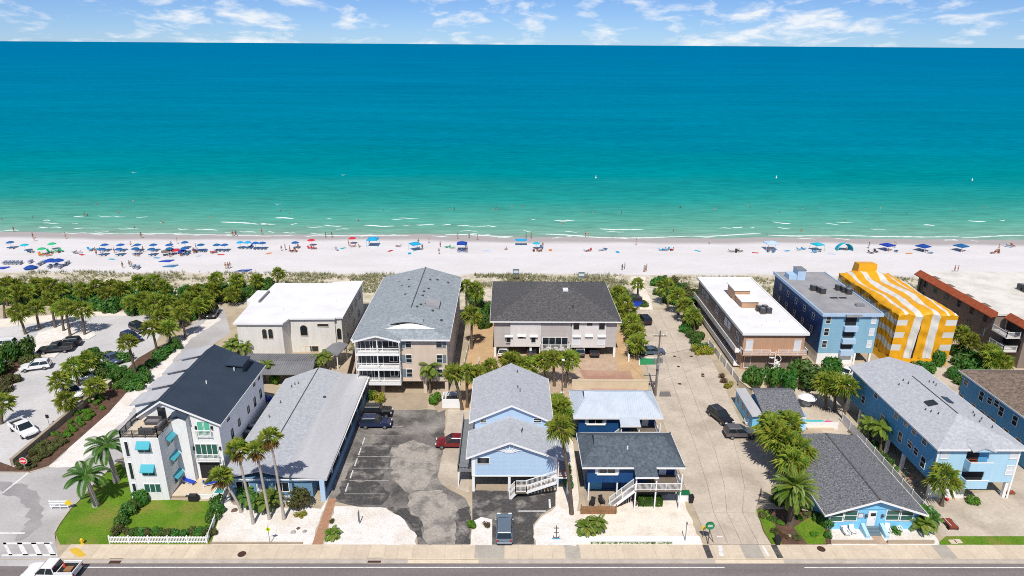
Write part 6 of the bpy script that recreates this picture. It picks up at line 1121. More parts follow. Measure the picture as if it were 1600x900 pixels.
for p, l in zip([(-6.97, 96.20, -1.28, 6.47), (-6.19, 97.02, -0.00, 6.17), (-4.79, 97.86, 0.27, 5.53), (-2.43, 104.02, -0.20, 3.86)], ['leaning sabal palm behind the white trash enclosure', 'sabal palm in the middle of the group behind the pale blue house', 'sabal palm beside the garden gravel behind the pale blue house', 'short sabal palm next to the orange soil garden']): palm('sabal', *p, l, 'palms behind the pale blue house', .95)
for p, l in zip([(-6.56, 119.31, 0.09, 7.00), (-8.35, 133.79, 0.12, 7.61), (-6.62, 134.52, 0.35, 6.65)], ['sabal palm in the gravel strip beside the condominium stairs', 'dark palm at the beach end of the condominium strip', 'dark palm beside the charcoal roof, at its beach end']): palm('sabal', *p, l, None, 1.0)
for p, l in zip([(-5.24, 133.82), (-4.26, 137.47), (-6.53, 142.06), (-4.56, 129.67), (-7.68, 145.27)], ['dark shrub against the charcoal-roofed duplex', 'dark shrub behind the duplex corner', 'dark shrub at the beach end of the garden strip', 'dark shrub at the garden gate', 'dark shrub near the condominium rear corner']): bush('dark', *p, 1.9, 3.2, l)
for p, l in zip([(0.95, 104.03, -0.14, 4.82), (4.10, 103.59, -0.28, 3.98), (6.76, 104.53, -0.32, 4.72), (8.29, 104.30, -0.36, 5.19), (10.11, 103.85, 0.58, 5.18), (2.36, 103.58, -0.04, 4.33)], ['sabal palm before the duplex garage, over the pale gable', 'low sabal palm touching the pale blue gable', 'sabal palm in the middle of the duplex row', 'sabal palm with curved trunk before the duplex balcony', 'leaning sabal palm at the end of the duplex row', 'sabal palm between the two over the pale gable']): palm('sabal', *p, l, 'palms before the duplex', 1.05)
# alley between pale blue house and cottages
palm('sabal', *[(8.24, 70.51, -1.80, 12.31)][0], 'tall sabal palm with long bare trunk beside the pale blue house', None, 1.0)
for p, l in zip([(8.47, 86.93, -0.55, 5.75), (8.98, 86.25, -0.71, 4.68), (8.53, 90.12, -0.72, 4.81)], ['sabal palm at the metal-roofed cottage corner', 'sabal palm behind the tall one in the alley', 'small sabal palm at the top of the alley']): palm('sabal', *p, l, 'palms of the alley', .9)
bush('dark', *(8.31, 76.13), .9, 1.6, 'dark shrub in the alley at the sunburst house porch'); bush('dark', *(8.23, 79.28), .8, 2.0, 'tall narrow shrub in the alley')
bush('bright', *(-3.90, 67.88), .75, 1.15, 'round green shrub on the small shell island'); bush('red', *(-2.28, 68.11), .6, .9, 'reddish shrub on the small shell island')
palm('areca', *(9.70, 67.09), 0, .7, 'bushy palm clump before the wooden patio fence', None, 1.0); palm('coco', *[(11.15, 67.09, -0.08, 1.58)][0], 'small young palm before the wooden patio fence', None, .62)
hd = T('clipped_hedge', 'clipped rectangular hedge below the navy cottage deck', 'hedge', *(18.34, 72.41))
hm = MB(); rnd = random.Random(5)
for k in range(1500):
    ax = rnd.uniform(-1.5, 1.5); ay = rnd.uniform(-.55, .55); az = rnd.uniform(.05, 1.15); f_ = rnd.randrange(3)
    if f_ == 0: az = 1.15 + rnd.uniform(-.06, .06)
    elif f_ == 1: ay = rnd.choice((-.55, .55))
    else: ax = rnd.choice((-1.5, 1.5))
    a = Vector((rnd.uniform(-1, 1), rnd.uniform(-1, 1), rnd.uniform(-1, 1))).normalized() * .09; b = a.cross(Vector((rnd.random(), rnd.random(), rnd.random()))).normalized() * .06; c = Vector((ax, ay, az)); i = len(hm.v); hm.v += [tuple(c - a), tuple(c + b), tuple(c + a), tuple(c - b)]; hm.f.append((i, i + 1, i + 2, i + 3))
link('foliage', hm.mesh('foliage', 'leaf_bush'), hd); link('branches', MB().box(-1.4, 1.4, -.45, .45, 0, 1.05).mesh('branches', 'leaf_bush'), hd)
# hedge of palms along the side street, and the dune access
for p, l in zip([(24.28, 140.79, 0.35, 3.62), (24.70, 136.26, 0.35, 3.24), (24.99, 131.28, 0.20, 3.16), (24.89, 125.97, 0.19, 3.06), (24.69, 120.41, 0.15, 3.23), (24.41, 114.72, -0.23, 3.38)], ['sabal palm at the beach end of the side street row', 'second sabal palm from the beach in the side street row', 'third sabal palm from the beach in the side street row', 'third sabal palm from the parked blue car in the row', 'second sabal palm from the parked blue car in the row', 'sabal palm right beside the parked blue car']): palm('sabal', *p, l, 'palm row beside the side street', 1.15)
for p in [(23.94, 142.35), (24.49, 138.49), (24.91, 134.08), (24.81, 128.57), (24.72, 123.44), (24.53, 118.08), (24.22, 147.26), (25.29, 145.60)]: bush('bright' if p[1] > 130 else 'dark', *p, 1.6, 2.2, 'green shrub under the palm row of the side street', 'shrubs under the palm row')
palm('sabal', *[(29.98, 145.65, -0.14, 4.18)][0], 'lone dark sabal palm beside the beach path', None, .85)
for p in [(28.37, 145.64), (30.69, 142.42), (27.45, 149.00)]: bush('dark', *p, 1.3, 1.4, 'low shrub beside the blue bin at the beach path', 'shrubs at the beach path bin')
for p, l in zip([(36.30, 142.48, -0.97, 4.86), (37.33, 137.11, -0.67, 4.43), (37.84, 132.43, -0.65, 4.18), (38.28, 127.37, -0.77, 3.92)], ['sabal palm with pale trunk at the dune access', 'sabal palm in the middle of the dune thicket', 'sabal palm at the street end of the dune thicket', 'sabal palm leaning to the peach condominium walkway']): palm('sabal', *p, l, 'palms of the dune thicket', 1.1)
for p in [(36.41, 156.26), (38.59, 159.14), (40.53, 157.25), (35.86, 149.95), (37.93, 149.11), (41.21, 152.21), (42.43, 149.15), (37.53, 144.09), (39.38, 140.93), (41.78, 142.53), (39.10, 134.21), (40.18, 132.10), (36.59, 127.35), (37.58, 124.16), (38.04, 130.02), (38.15, 153.52), (43.93, 149.17)]: bush(random.choice(('dark', 'olive', 'dark')), *p, random.uniform(1.6, 2.3), random.uniform(1.6, 2.6), 'shrub of the thicket beside the peach condominium', 'shrubs of the dune thicket')
for p, l, c in zip([(37.10, 122.31), (37.40, 118.75), (38.07, 117.60), (36.60, 117.59)], ['dark shrub at the walkway of the peach condominium', 'shrub beside the white street wall end', 'yellow green shrub by the street wall', 'yellow shrub at the kerb beside the wall'], ('dark', 'dark', 'yellow', 'yellow')): bush(c, *p, 1.5, 1.8, l)
for p, l, c in zip([(38.01, 107.57), (37.98, 103.77), (37.66, 105.64)], ['reddish shrub below the street wall', 'yellow green shrub at the end of the street wall', 'small reddish shrub against the street wall'], ('red', 'yellow', 'red')): bush(c, *p, .9, 1.1, l)
TR = ['round dark tree at the corner of the peach condominium', 'dark tree beside the spiral stair', 'wide green tree before the blue condominium', 'green tree behind the courtyard wall', 'green tree at the carport of the blue condominium', 'low green tree below the peach balcony', 'green tree between the two condominiums']
for p, l, r_ in zip([(41.71, 103.79), (47.55, 102.45), (51.60, 103.84), (54.28, 102.94), (57.50, 107.68), (45.16, 103.35), (51.01, 106.19)], TR, (2.1, 1.9, 2.8, 2.2, 2.2, 1.7, 2.2)): tree(p[0], p[1], r_, 4.6, l, 'trees before the beach condominiums')
for p, l in zip([(51.42, 96.46, -1.12, 5.05), (52.93, 93.48, -0.80, 5.83), (57.86, 94.48, -0.63, 3.98), (52.69, 96.06, -1.00, 4.81)], ['yellow tinged sabal palm behind the courtyard', 'sabal palm at the head of the white vinyl fence', 'sabal palm against the sky blue apartment side wall', 'sabal palm behind the white table umbrella']): palm('sabal', *p, l, None, 1.1)
for k, (p, l) in enumerate(zip([(37.92, 81.79, -1.29, 5.55), (40.09, 82.74, -0.80, 5.59), (37.67, 78.76, -0.65, 5.23), (39.19, 77.32, -0.65, 4.98), (37.61, 75.50, -0.47, 4.43), (37.44, 79.80, -1.03, 5.57)], ['sabal palm nearest the side street in the clump by the bungalow', 'sabal palm at the back of the bungalow clump', 'sabal palm in the middle of the bungalow clump', 'sabal palm against the bungalow roof', 'lowest sabal palm of the bungalow clump, above the date palm', 'sabal palm in front of the parked grey car'])): palm('sabal', *p, l, 'palm clump beside the bungalow', 1.2)
for p in [(35.83, 74.81), (35.90, 72.83), (36.38, 71.55), (34.83, 72.83), (37.45, 72.19)]: bush('dark', *p, 1.0, 1.2, 'dark shrub in the shade under the bungalow palm clump', 'shrubs under the bungalow clump')
palm('date', *[(34.70, 68.50, -0.08, 5.37)][0], 'big date palm with stout trunk in the corner bed', None, 1.0)
for p in [(32.78, 69.45), (33.54, 68.74), (36.34, 69.46), (37.60, 70.19), (32.46, 67.11), (36.74, 66.66), (34.63, 65.99)]: bush(random.choice(('dark', 'olive', 'bright')), *p, .7, .55, 'low ground plant under the date palm in the corner bed', 'ground plants of the corner bed')
bush('dark', *(38.83, 68.27), 1.0, 1.9, 'green shrub at the bungalow corner'); bush('dark', *(38.33, 69.46), .8, 1.2, 'low shrub between date palm and bungalow'); bush('olive', *(31.85, 70.18), .8, .5, 'low ground plant at the tip of the corner bed'); bush('red', *(33.20, 66.43), .7, .4, 'reddish ground plant in the corner bed'); bush('dark', *(38.33, 66.44), .6, .8, 'small plant at the shell yard edge')
palm('sabal', *[(55.54, 72.22, -0.58, 4.13)][0], 'sabal palm before the white skirt of the sky blue apartments', None, 1.1)
for p, l in zip([(51.83, 69.48), (50.25, 68.52), (51.69, 68.29), (50.21, 67.36)], ['spiky dark palm clump at the bungalow corner', 'low palm clump beside the bungalow wall', 'low palm clump beside the red cart', 'small palm clump at the shell yard corner']): palm('areca', p[0], p[1], 0, .9, l, 'palm clumps by the bungalow', 1.1)
bush('bright', *(59.65, 72.87), 1.05, 1.2, 'round shrub below the apartment balconies'); bush('dark', *(68.00, 79.13), 1.0, 1.6, 'dark shrub inside the apartment carport'); palm('areca', *(46.98, 67.13), 0, .2, 'small yellow bromeliad in the shell yard', None, .5, 'bromeliad')
for p, l in zip([(53.94, 87.08, -0.74, 3.03), (54.06, 84.56, -0.46, 3.91)], ['leafy banana plant beside the white vinyl fence', 'reddish feather palm beside the white vinyl fence']): palm('coco', *p, l, None, .85, 'banana_plant')
for p in [(53.55, 85.38), (53.24, 82.46), (53.33, 80.90), (52.99, 79.09)]: bush('dark', *p, .8, 1.3, 'green shrub between vinyl fence and apartments', 'shrubs along the vinyl fence')
for p, l in zip([(74.88, 110.29), (73.14, 109.26), (78.99, 112.92), (75.74, 109.78)], ['green shrub before the striped tent', 'low green shrub before the striped tent', 'tall green shrub at the tent corner', 'dark shrub between the two at the tent']): bush('dark', *p, 1.5, 2.2 if 'tall' not in l else 3.6, l)
for p in [(83.51, 112.95), (86.32, 115.13), (84.52, 110.86), (85.43, 116.79), (86.72, 112.44), (82.47, 109.82), (79.14, 107.80), (82.24, 107.33)]: bush('dark', *p, 1.7, 2.6, 'dark shrub between tent and taupe condominium', 'shrubs beside the tent')
for p, l in zip([(86.64, 117.94, -0.67, 3.98), (86.80, 115.13, -0.91, 3.92), (87.45, 110.88, -0.75, 3.56), (87.03, 107.36, -0.35, 3.24), (86.68, 107.85, -1.15, 3.74)], ['sabal palm nearest the tent corner', 'sabal palm against the taupe wall', 'sabal palm below the taupe balconies', 'sabal palm at the brown roof corner', 'sabal palm between the two at the brown roof']): palm('sabal', *p, l, 'palms beside the taupe condominium', 1.05)
for p in [(78.76, 105.39), (78.10, 102.61), (82.99, 105.89), (84.60, 104.95)]: bush('dark', *p, 1.2, 1.6, 'low shrub behind the brown-roofed building', 'shrubs behind the brown roof')

# sea oats on the dunes
rnd = random.Random(21); mb = MB()
def tuft(x, y, s_):
    for k in range(6):
        a = rnd.uniform(0, 6.28); d = Vector((math.cos(a), math.sin(a), 0)); i = len(mb.v); b_ = Vector((x, y, 0)) + d * .05; t_ = b_ + d * (.35 * s_) + Vector((0, 0, rnd.uniform(.4, .8) * s_)); w_ = Vector((-d.y, d.x, 0)) * .055 * s_
        mb.v += [tuple(b_ - w_), tuple(b_ + w_), tuple(t_)]; mb.f.append((i, i + 1, i + 2))
def dunes(n, x0, x1, y0, y1):
    k = 0
    while k < n:
        x, y = rnd.uniform(x0, x1), rnd.uniform(y0, y1)
        if math.sin(x * .35) + math.sin(y * .9 + x * .13) + rnd.uniform(-1, 1) < -.3: continue
        tuft(x, y, rnd.uniform(.7, 1.4)); k += 1
dunes(1700, -54, -22, 150, 164.3); dunes(900, -8, 4, 152, 164); dunes(1800, 3, 30, 148, 164); dunes(3600, 43, 122, 143, 162.5); dunes(1600, -120, -54, 152, 165); dunes(700, -30, -24, 118, 150)
P(mb, 'dune_grass', 'dune_green', None, kind='stuff')['label'] = 'sparse green sea oats growing on the dune strip'
# weeds along the low white wall
mb = MB()
for k in range(260): tuft(rnd.uniform(10, 19.5), 65.15 + rnd.uniform(-.1, .15), .35)
P(mb, 'weeds', 'leaf_bright', None, kind='stuff')['label'] = 'weeds growing along the sidewalk edge of the shell yard'

# ================================================================== VEHICLES
CARM = {}
def car_meshes(kind, paint):
    key = (kind, paint)
    if key in CARM: return CARM[key]
    # side outline of the lower body and of the cabin, nose toward +x
    if kind == 'suv': Lh, W, body, cab, zr = 2.35, .95, [(-2.35, .42), (-2.38, .95), (-2.25, 1.08), (.75, 1.08), (1.95, .98), (2.30, .82), (2.36, .42)], [(-2.22, 1.06), (-2.0, 1.66), (.05, 1.70), (.95, 1.06)], 1.70
    elif kind == 'van': Lh, W, body, cab, zr = 2.5, .97, [(-2.5, .40), (-2.52, .95), (-2.42, 1.08), (1.15, 1.06), (2.15, .92), (2.48, .75), (2.52, .40)], [(-2.40, 1.06), (-2.15, 1.70), (.45, 1.72), (1.55, 1.02)], 1.72
    elif kind == 'sedan': Lh, W, body, cab, zr = 2.3, .90, [(-2.3, .36), (-2.34, .88), (-2.1, .98), (.75, .94), (1.9, .84), (2.26, .68), (2.32, .36)], [(-1.85, .95), (-1.1, 1.40), (.0, 1.42), (.95, .93)], 1.42
    elif kind == 'jeep': Lh, W, body, cab, zr = 2.1, .92, [(-2.1, .55), (-2.1, 1.12), (-2.05, 1.16), (.55, 1.16), (1.85, 1.10), (2.0, 1.0), (2.02, .55)], [(-2.05, 1.15), (-2.0, 1.80), (.30, 1.82), (.62, 1.15)], 1.82
    else: Lh, W, body, cab, zr = 2.85, 1.0, [(-2.85, .55), (-2.86, 1.02), (-.75, 1.05), (1.0, 1.10), (2.35, 1.04), (2.78, .92), (2.84, .5)], [(-.85, 1.04), (-.65, 1.76), (.55, 1.78), (1.35, 1.08)], 1.78
    b = MB(); b.prof_y(body, -W, W); bm_ = bevel(b.mesh('body', paint), .07, 2)
    g = MB(); n = len(cab); wi, wt = W - .06, W - .20
    i = 0; g.v = [(x, -(wi if z < 1.2 else wt), z) for x, z in cab] + [(x, (wi if z < 1.2 else wt), z) for x, z in cab]; g.f = [(0, 3, 2, 1)[::-1], (4, 5, 6, 7)[::-1], (0, 1, 5, 4), (1, 2, 6, 5), (2, 3, 7, 6), (3, 0, 4, 7)]
    gm_ = g.mesh('windows', 'glass')
    (x0, _), (x1, z1), (x2, z2), (x3, _) = cab; rt = MB()
    rt.hexa([(x1 - .02, -wt - .02, z1 - .03), (x2 + .02, -wt - .02, z2 - .03), (x2 + .02, wt + .02, z2 - .03), (x1 - .02, wt + .02, z1 - .03)], [(x1 + .06, -wt + .06, z1 + .05), (x2 - .06, -wt + .06, z2 + .05), (x2 - .06, wt - .06, z2 + .05), (x1 + .06, wt - .06, z1 + .05)])
    for s_ in (-1, 1):
        for xb, xt, zt in ((x0, x1, z1), (x3, x2, z2), ((x0 + x3) / 2 - .1, (x1 + x2) / 2, z1)): rt.bar((xb, s_ * (wi + .008), 1.06), (xt, s_ * (wt + .012), zt), .09, .05)
    rm = rt.mesh('roof', paint)
    ty = MB().tube((0, -.12, 0), (0, .12, 0), .35, n=14).mesh('tyre', 'tyre'); ri = MB().tube((0, -.126, 0), (0, .126, 0), .21, n=10).mesh('rim', 'rim')
    hl = bevel(MB().box(Lh - .10, Lh + .02, -.2, .2, .70, .86).mesh('headlight', 'headlight'), .02); tl = bevel(MB().box(-Lh - .03, -Lh + .06, -.13, .13, .72, 1.0).mesh('taillight', 'taillight'), .02)
    bp_ = bevel(MB().box(Lh - .15, Lh + .06, -W + .1, W - .1, .38, .58).mesh('bumper', 'dark'), .03); bp2 = bevel(MB().box(-Lh - .07, -Lh + .1, -W + .1, W - .1, .40, .60).mesh('bumper', 'dark' if kind != 'van' else paint), .03)
    mi = bevel(MB().box(-.07, .07, -.1, .1, -.07, .08).mesh('mirror', paint), .02)
    ex = []
    if kind == 'pickup':
        bd = MB().box(-2.76, -.95, -.86, .86, 1.056, 1.066); ex.append(('bed_floor', bd.mesh('bed_floor', 'dark')))
        for q in ((-2.86, -.9, .88, .98), (-2.86, -.9, -.98, -.88), (-2.88, -2.78, -.87, .87)): ex.append(('bed_wall', bevel(MB().box(*q, 1.03, 1.34).mesh('bed_wall', paint), .02)))
    if kind in ('suv', 'van'):
        for s_ in (-1, 1): ex.append(('roof_rail', MB().box(x1 + .2, x2 - .1, s_ * (wt - .08) - .02, s_ * (wt - .08) + .02, z1 + .06, z1 + .11).mesh('roof_rail', 'grey_metal')))
    if kind == 'jeep': ex.append(('spare_wheel', MB().tube((-2.1, 0, 1.05), (-2.35, 0, 1.05), .37, n=14).mesh('spare_wheel', 'tyre')))
    CARM[key] = (bm_, gm_, rm, ty, ri, hl, tl, bp_, bp2, mi, ex, Lh, W); return CARM[key]
def car(kind, paint, x, y, deg, label, group=None, z=.03):
    """deg = compass of the nose, 0 = +X, 90 = toward the sea"""
    bm_, gm_, rm, ty, ri, hl, tl, b1, b2, mi, ex, Lh, W = car_meshes(kind, paint)
    t = T({'suv': 'suv', 'van': 'minivan', 'sedan': 'sedan_car', 'jeep': 'off_road_car', 'pickup': 'pickup_truck'}[kind], label, 'truck' if kind == 'pickup' else 'car', x, y, z, R(deg), group)
    link('body', bm_, t); link('windows', gm_, t); link('roof', rm, t); link('bumper', b1, t); link('bumper', b2, t)
    ax = Lh * .62
    for sx_ in (-ax, ax):
        for sy_ in (-W + .1, W - .1): o = link('wheel', ty, t, (sx_, sy_, .35)); link('rim', ri, o)
    for s_ in (-1, 1): link('headlight', hl, t, (0, s_ * (W - .28), 0)); link('taillight', tl, t, (0, s_ * (W - .2), 0)); link('mirror', mi, t, (Lh * .38 if kind != 'pickup' else 1.15, s_ * (W + .06), 1.1))
    for n_, me in ex: link(n_, me, t)
    return t
tk = car('pickup', 'car_white', *(-49.40, 60.07), 180, 'white pickup truck driving on the main road with cones in its bed', z=-.12)
p = (-49.40, 60.07)
def cone(x, y, z, label):
    t = T('traffic_cone', label, 'cone', x, y, z, group='cones in the truck bed'); P(MB().box(x - .2, x + .2, y - .2, y + .2, z, z + .04), 'base', 'dark', t); P(MB().lathe([(.15, .04), (.03, .7)], (x, y, z), 8), 'cone_body', 'cone_red', t)
cone(p[0] + 1.35, p[1] + .2, .96, 'red traffic cone standing in the white truck bed behind the cab')
tb = MB().box(p[0] + 1.7, p[0] + 2.5, p[1] - .6, p[1] + .1, .96, 1.2); one(tb, 'tool_box', 'wood', 'brown load lying in the white truck bed', 'box')
car('pickup', 'car_white', *(-71.74, 89.10), -35, 'white pickup truck parked alone at the lower end of the car park')
car('suv', 'car_white', *(-83.48, 110.09), 200, 'white wagon parked in the car park beside the dark pickup')
car('pickup', 'car_charcoal', *(-84.44, 117.32), 194, 'dark grey pickup truck parked in the car park'); car('suv', 'car_black', *(-83.86, 119.92), 196, 'black car parked just behind the dark grey pickup')
car('suv', 'car_navy', *(-73.09, 122.70), -30, 'dark blue car under the palms at the hedge'); car('suv', 'car_black', *(-73.99, 127.44), -35, 'black car behind the dark blue car under the palms')
car('sedan', 'car_steel', *(-71.50, 113.29), -35, 'steel blue sedan half hidden by the car park shrubs'); car('sedan', 'car_white', *(-72.77, 106.45), -35, 'white sedan half hidden behind a palm in the car park'); car('pickup', 'car_white', *(-71.54, 100.52), -32, 'white pickup truck behind the palms at the tan wall'); car('van', 'car_white', *(-95.81, 119.25), 190, 'white van at the edge of the frame in the car park')
car('jeep', 'car_black', *(-62.43, 135.47), -80, 'black off-road car parked at the end of the shell path')
car('jeep', 'car_black', *(-19.90, 94.35), 0, 'black off-road car parked beside the motel carport'); car('suv', 'car_navy', *(-19.72, 91.11), 0, 'dark blue car parked in the motel bay')
car('suv', 'car_red', *(-7.71, 85.69), 180, 'dark red car parked beside the pale blue house'); car('van', 'car_silver', *(-0.11, 67.08), 90, 'silver blue minivan parked in the driveway by the sidewalk')
car('suv', 'car_black', *(33.44, 93.21), -70, 'black car parked on the concrete side street'); car('suv', 'car_grey', *(35.01, 88.42), 0, 'grey brown car parked across the side street near the palms')
car('sedan', 'car_steel', *(27.66, 117.25), 3, 'steel blue car beside the green painted bay'); car('suv', 'car_black', *(29.07, 133.06), 100, 'black car half hidden by the palm row near the beach')
car('sedan', 'car_white', *(-0.42, 117.05), 85, 'white car under the duplex, beside its outer pillar'); car('sedan', 'car_charcoal', *(4.78, 117.37), 90, 'dark car under the duplex behind the palms'); car('suv', 'car_grey', *(13.74, 117.44), 90, 'grey car under the duplex near the balcony'); car('sedan', 'car_charcoal', *(16.53, 117.45), 90, 'dark car in the wide bay under the duplex')
car('sedan', 'car_white', *(60.93, 108.94), 40, 'white car half hidden by trees at the blue condominium')

# ================================================================== FENCES AND WALLS
def fence(name, label, p, q, h_, m, panel=2.4, style='picket', cat='fence', post=.12):
    p, q = Vector((*p, 0)), Vector((*q, 0)); ln = (q - p).length; n = max(1, round(ln / panel)); t = T(name, label, cat, p.x, p.y, .01); d = (q - p) / n; dn = d.normalized()
    for k in range(n + 1):
        c = p + d * k; P(MB().box(c.x - post / 2, c.x + post / 2, c.y - post / 2, c.y + post / 2, .01, h_ + .1), 'post', m, t)
    for k in range(n):
        a, b = p + d * k + dn * (post / 2), p + d * (k + 1) - dn * (post / 2); L2 = (b - a).length
        if style == 'picket':
            mb = MB(); mb.bar(a + Vector((0, 0, .25)), b + Vector((0, 0, .25)), .05, .09); mb.bar(a + Vector((0, 0, h_ - .2)), b + Vector((0, 0, h_ - .2)), .05, .09); m_ = int(L2 / .17)
            o = P(mb, 'panel', m, t); pk = MB()
            for j in range(m_):
                c = a.lerp(b, (j + .5) / m_); pk.bar(c + Vector((0, 0, .06)), c + Vector((0, 0, h_)), .085, .03)
            P(pk, 'pickets', m, o, kind='stuff')
        elif style == 'solid':
            P(MB().bar(a + Vector((0, 0, h_ / 2 + .03)), b + Vector((0, 0, h_ / 2 + .03)), .05, h_ - .06), 'panel', m, t)
        elif style == 'slat':
            m_ = int(h_ / .2)
            for j in range(m_): P(MB().bar(a + Vector((0, 0, .12 + j * .2)), b + Vector((0, 0, .12 + j * .2)), .03, .165), 'slat', m, t)
    return t
fence('picket_fence', 'white picket fence along the sidewalk before the lawn', (-45.97, 65.15), (-34.70, 65.16), 1.0, 'white')
fence('picket_fence', 'white picket fence running back beside the white shell yard', (-34.75, 65.6), (-36.3, 75.6), 1.0, 'white')
fence('vinyl_fence', 'tall white vinyl fence between bungalow and sky blue apartments', (52.2, 68.5), (52.2, 92.5), 1.6, 'white', 2.4, 'solid')
fence('wooden_fence', 'brown horizontal slat fence before the navy cottage patio', (9.4, 70.45), (13.75, 70.45), 1.35, 'wood', 2.2, 'slat')
fence('timber_fence', 'long weathered timber fence beside the tan condominium', (-26.9, 103.0), (-28.3, 117.0), 1.8, 'old_wood', 2.4, 'solid'); fence('timber_fence', 'inner timber fence beside the condominium balconies', (-25.9, 103.0), (-26.6, 116.0), 1.8, 'old_wood', 2.4, 'solid')
fence('garden_wall', 'white garden wall beside the palm row of the side street', (22.6, 114.0), (24.6, 133.0), 1.3, 'white', 3.2, 'solid', 'wall', .3)
fence('street_wall', 'pale street wall before the peach condominium', (39.5, 121.5), (40.2, 105.0), 1.2, 'stucco_cream', 3.4, 'solid', 'wall', .3)
fence('gravel_fence', 'white wall along the gravel strip beside the condominium stairs', (-7.9, 104.0), (-6.9, 124.0), 1.1, 'stucco_cream', 4, 'solid', 'wall', .2); fence('garden_fence', 'white garden fence beside the orange soil', (-5.4, 101.0), (-4.9, 113.0), 1.2, 'white', 3, 'solid', 'fence', .15)
fence('courtyard_fence', 'low white fence panel behind the bungalow pool', (45.6, 90.6), (50.6, 90.6), 1.2, 'white', 2.5, 'solid')
def lowwall(label, p, q, h_, m='wall_tan', th=.4, name='retaining_wall'):
    t = T(name, label, 'wall', *p); P(MB().bar((*p, h_ / 2), (*q, h_ / 2), th, h_), 'wall_body', m, t); P(MB().bar((*p, h_ + .04), (*q, h_ + .04), th + .1, .08), 'coping', m, t); return t
lowwall('long tan wall between car park and planting bed', (-67.7, 80.6), (-67.7, 94.6), 1.0); lowwall('short tan wall section between the two stone pillars', (-67.5, 96.0), (-67.3, 102.2), 1.0)
for p, l in (((-67.6, 95.3), 'tan stone pillar at the near end of the upper wall'), ((-67.2, 102.9), 'tan stone pillar at the far end of the upper wall')):
    t = T('wall_pillar', l, 'pillar', *p); P(MB().box(p[0] - .8, p[0] + .8, p[1] - .55, p[1] + .55, 0, 1.25), 'block', 'wall_tan', t); P(MB().box(p[0] - .9, p[0] + .9, p[1] - .65, p[1] + .65, 1.251, 1.36), 'cap', 'wall_cream', t)
lowwall('cream garden wall behind the metal-roofed cottage', (11.2, 103.5), (24.2, 103.5), 1.5, 'wall_cream', .3, 'garden_wall'); lowwall('cream wall behind the small grey-roofed cottage', (41.2, 104.0), (50.5, 104.0), 1.6, 'wall_cream', .3, 'garden_wall')
lowwall('cream wall section beside the side street', (39.9, 104.2), (40.9, 100.5), 1.3, 'wall_cream', .3, 'garden_wall')
lowwall('low whitewashed kerb wall along the shell yard', (7.6, 65.65), (23.0, 65.65), .22, 'white', .75, 'kerb_wall'); lowwall('thin tan border along the motel shell yard', (-34.3, 65.1), (-23.6, 65.1), .12, 'wall_tan', .12, 'border_wall')
t = T('trash_enclosure', 'white walled trash enclosure beside the condominium drive', 'enclosure', *(-8.72, 97.84)); q = (-8.72, 97.84)
for a in ((q[0] - 1.3, q[0] + 1.3, q[1] + 1.2, q[1] + 1.35), (q[0] - 1.45, q[0] - 1.3, q[1] - 1.2, q[1] + 1.35), (q[0] + 1.3, q[0] + 1.45, q[1] - 1.2, q[1] + 1.35), (q[0] - 1.3, q[0] + 1.3, q[1] - 1.2, q[1] - 1.08)): P(MB().box(*a, 0, 1.6), 'wall_panel', 'white', t)
bt_ = T('trash_bin', 'grey dumpster inside the white trash enclosure', 'bin', q[0], q[1]); P(MB().box(q[0] - .8, q[0] + .8, q[1] - .5, q[1] + .5, .1, 1.2), 'body', 'metal_grey', bt_); P(MB().box(q[0] - .85, q[0] + .85, q[1] - .55, q[1] + .55, 1.2, 1.28), 'lid', 'dark', bt_)
for p, l in (((22.81, 73.33), 'white box bin with green lid beside the navy cottage'),):
    t = T('utility_bin', l, 'bin', *p); P(MB().box(p[0] - .75, p[0] + .75, p[1] - .35, p[1] + .35, 0, 1.0), 'body', 'white', t); P(MB().hexa([(p[0] - .8, p[1] - .4, 1.0), (p[0] + .8, p[1] - .4, 1.0), (p[0] + .8, p[1] + .4, 1.0), (p[0] - .8, p[1] + .4, 1.0)], [(p[0] - .78, p[1] - .38, 1.06), (p[0] + .78, p[1] - .38, 1.06), (p[0] + .78, p[1] + .38, 1.25), (p[0] - .78, p[1] + .38, 1.25)]), 'lid', 'sign_green', t)
def bin_(x, y, m, label, h_=1.05, lid=None):
    t = T('wheelie_bin', label, 'bin', x, y); P(MB().hexa([(x - .24, y - .26, .08), (x + .24, y - .26, .08), (x + .24, y + .26, .08), (x - .24, y + .26, .08)], [(x - .3, y - .34, h_ - .08), (x + .3, y - .34, h_ - .08), (x + .3, y + .34, h_ - .08), (x - .3, y + .34, h_ - .08)]), 'body', m, t); P(MB().box(x - .32, x + .32, y - .36, y + .36, h_ - .075, h_), 'lid', lid or m, t)
    for s_ in (-.22, .22): P(MB().tube((x + s_, y + .28, .1), (x + s_ + .04, y + .28, .1), .1), 'wheel', 'tyre', t)
bin_(*(23.67, 72.81), 'dark', 'dark wheelie bin behind the white box bin'); bin_(*(31.87, 65.10), 'dark', 'dark wheelie bin at the edge of the corner bed'); bin_(*(-38.05, 98.12), 'plastic_blue', 'blue wheelie bin between white house and motel'); bin_(*(-39.02, 98.54), 'plastic_blue', 'second blue wheelie bin closer to the white house')
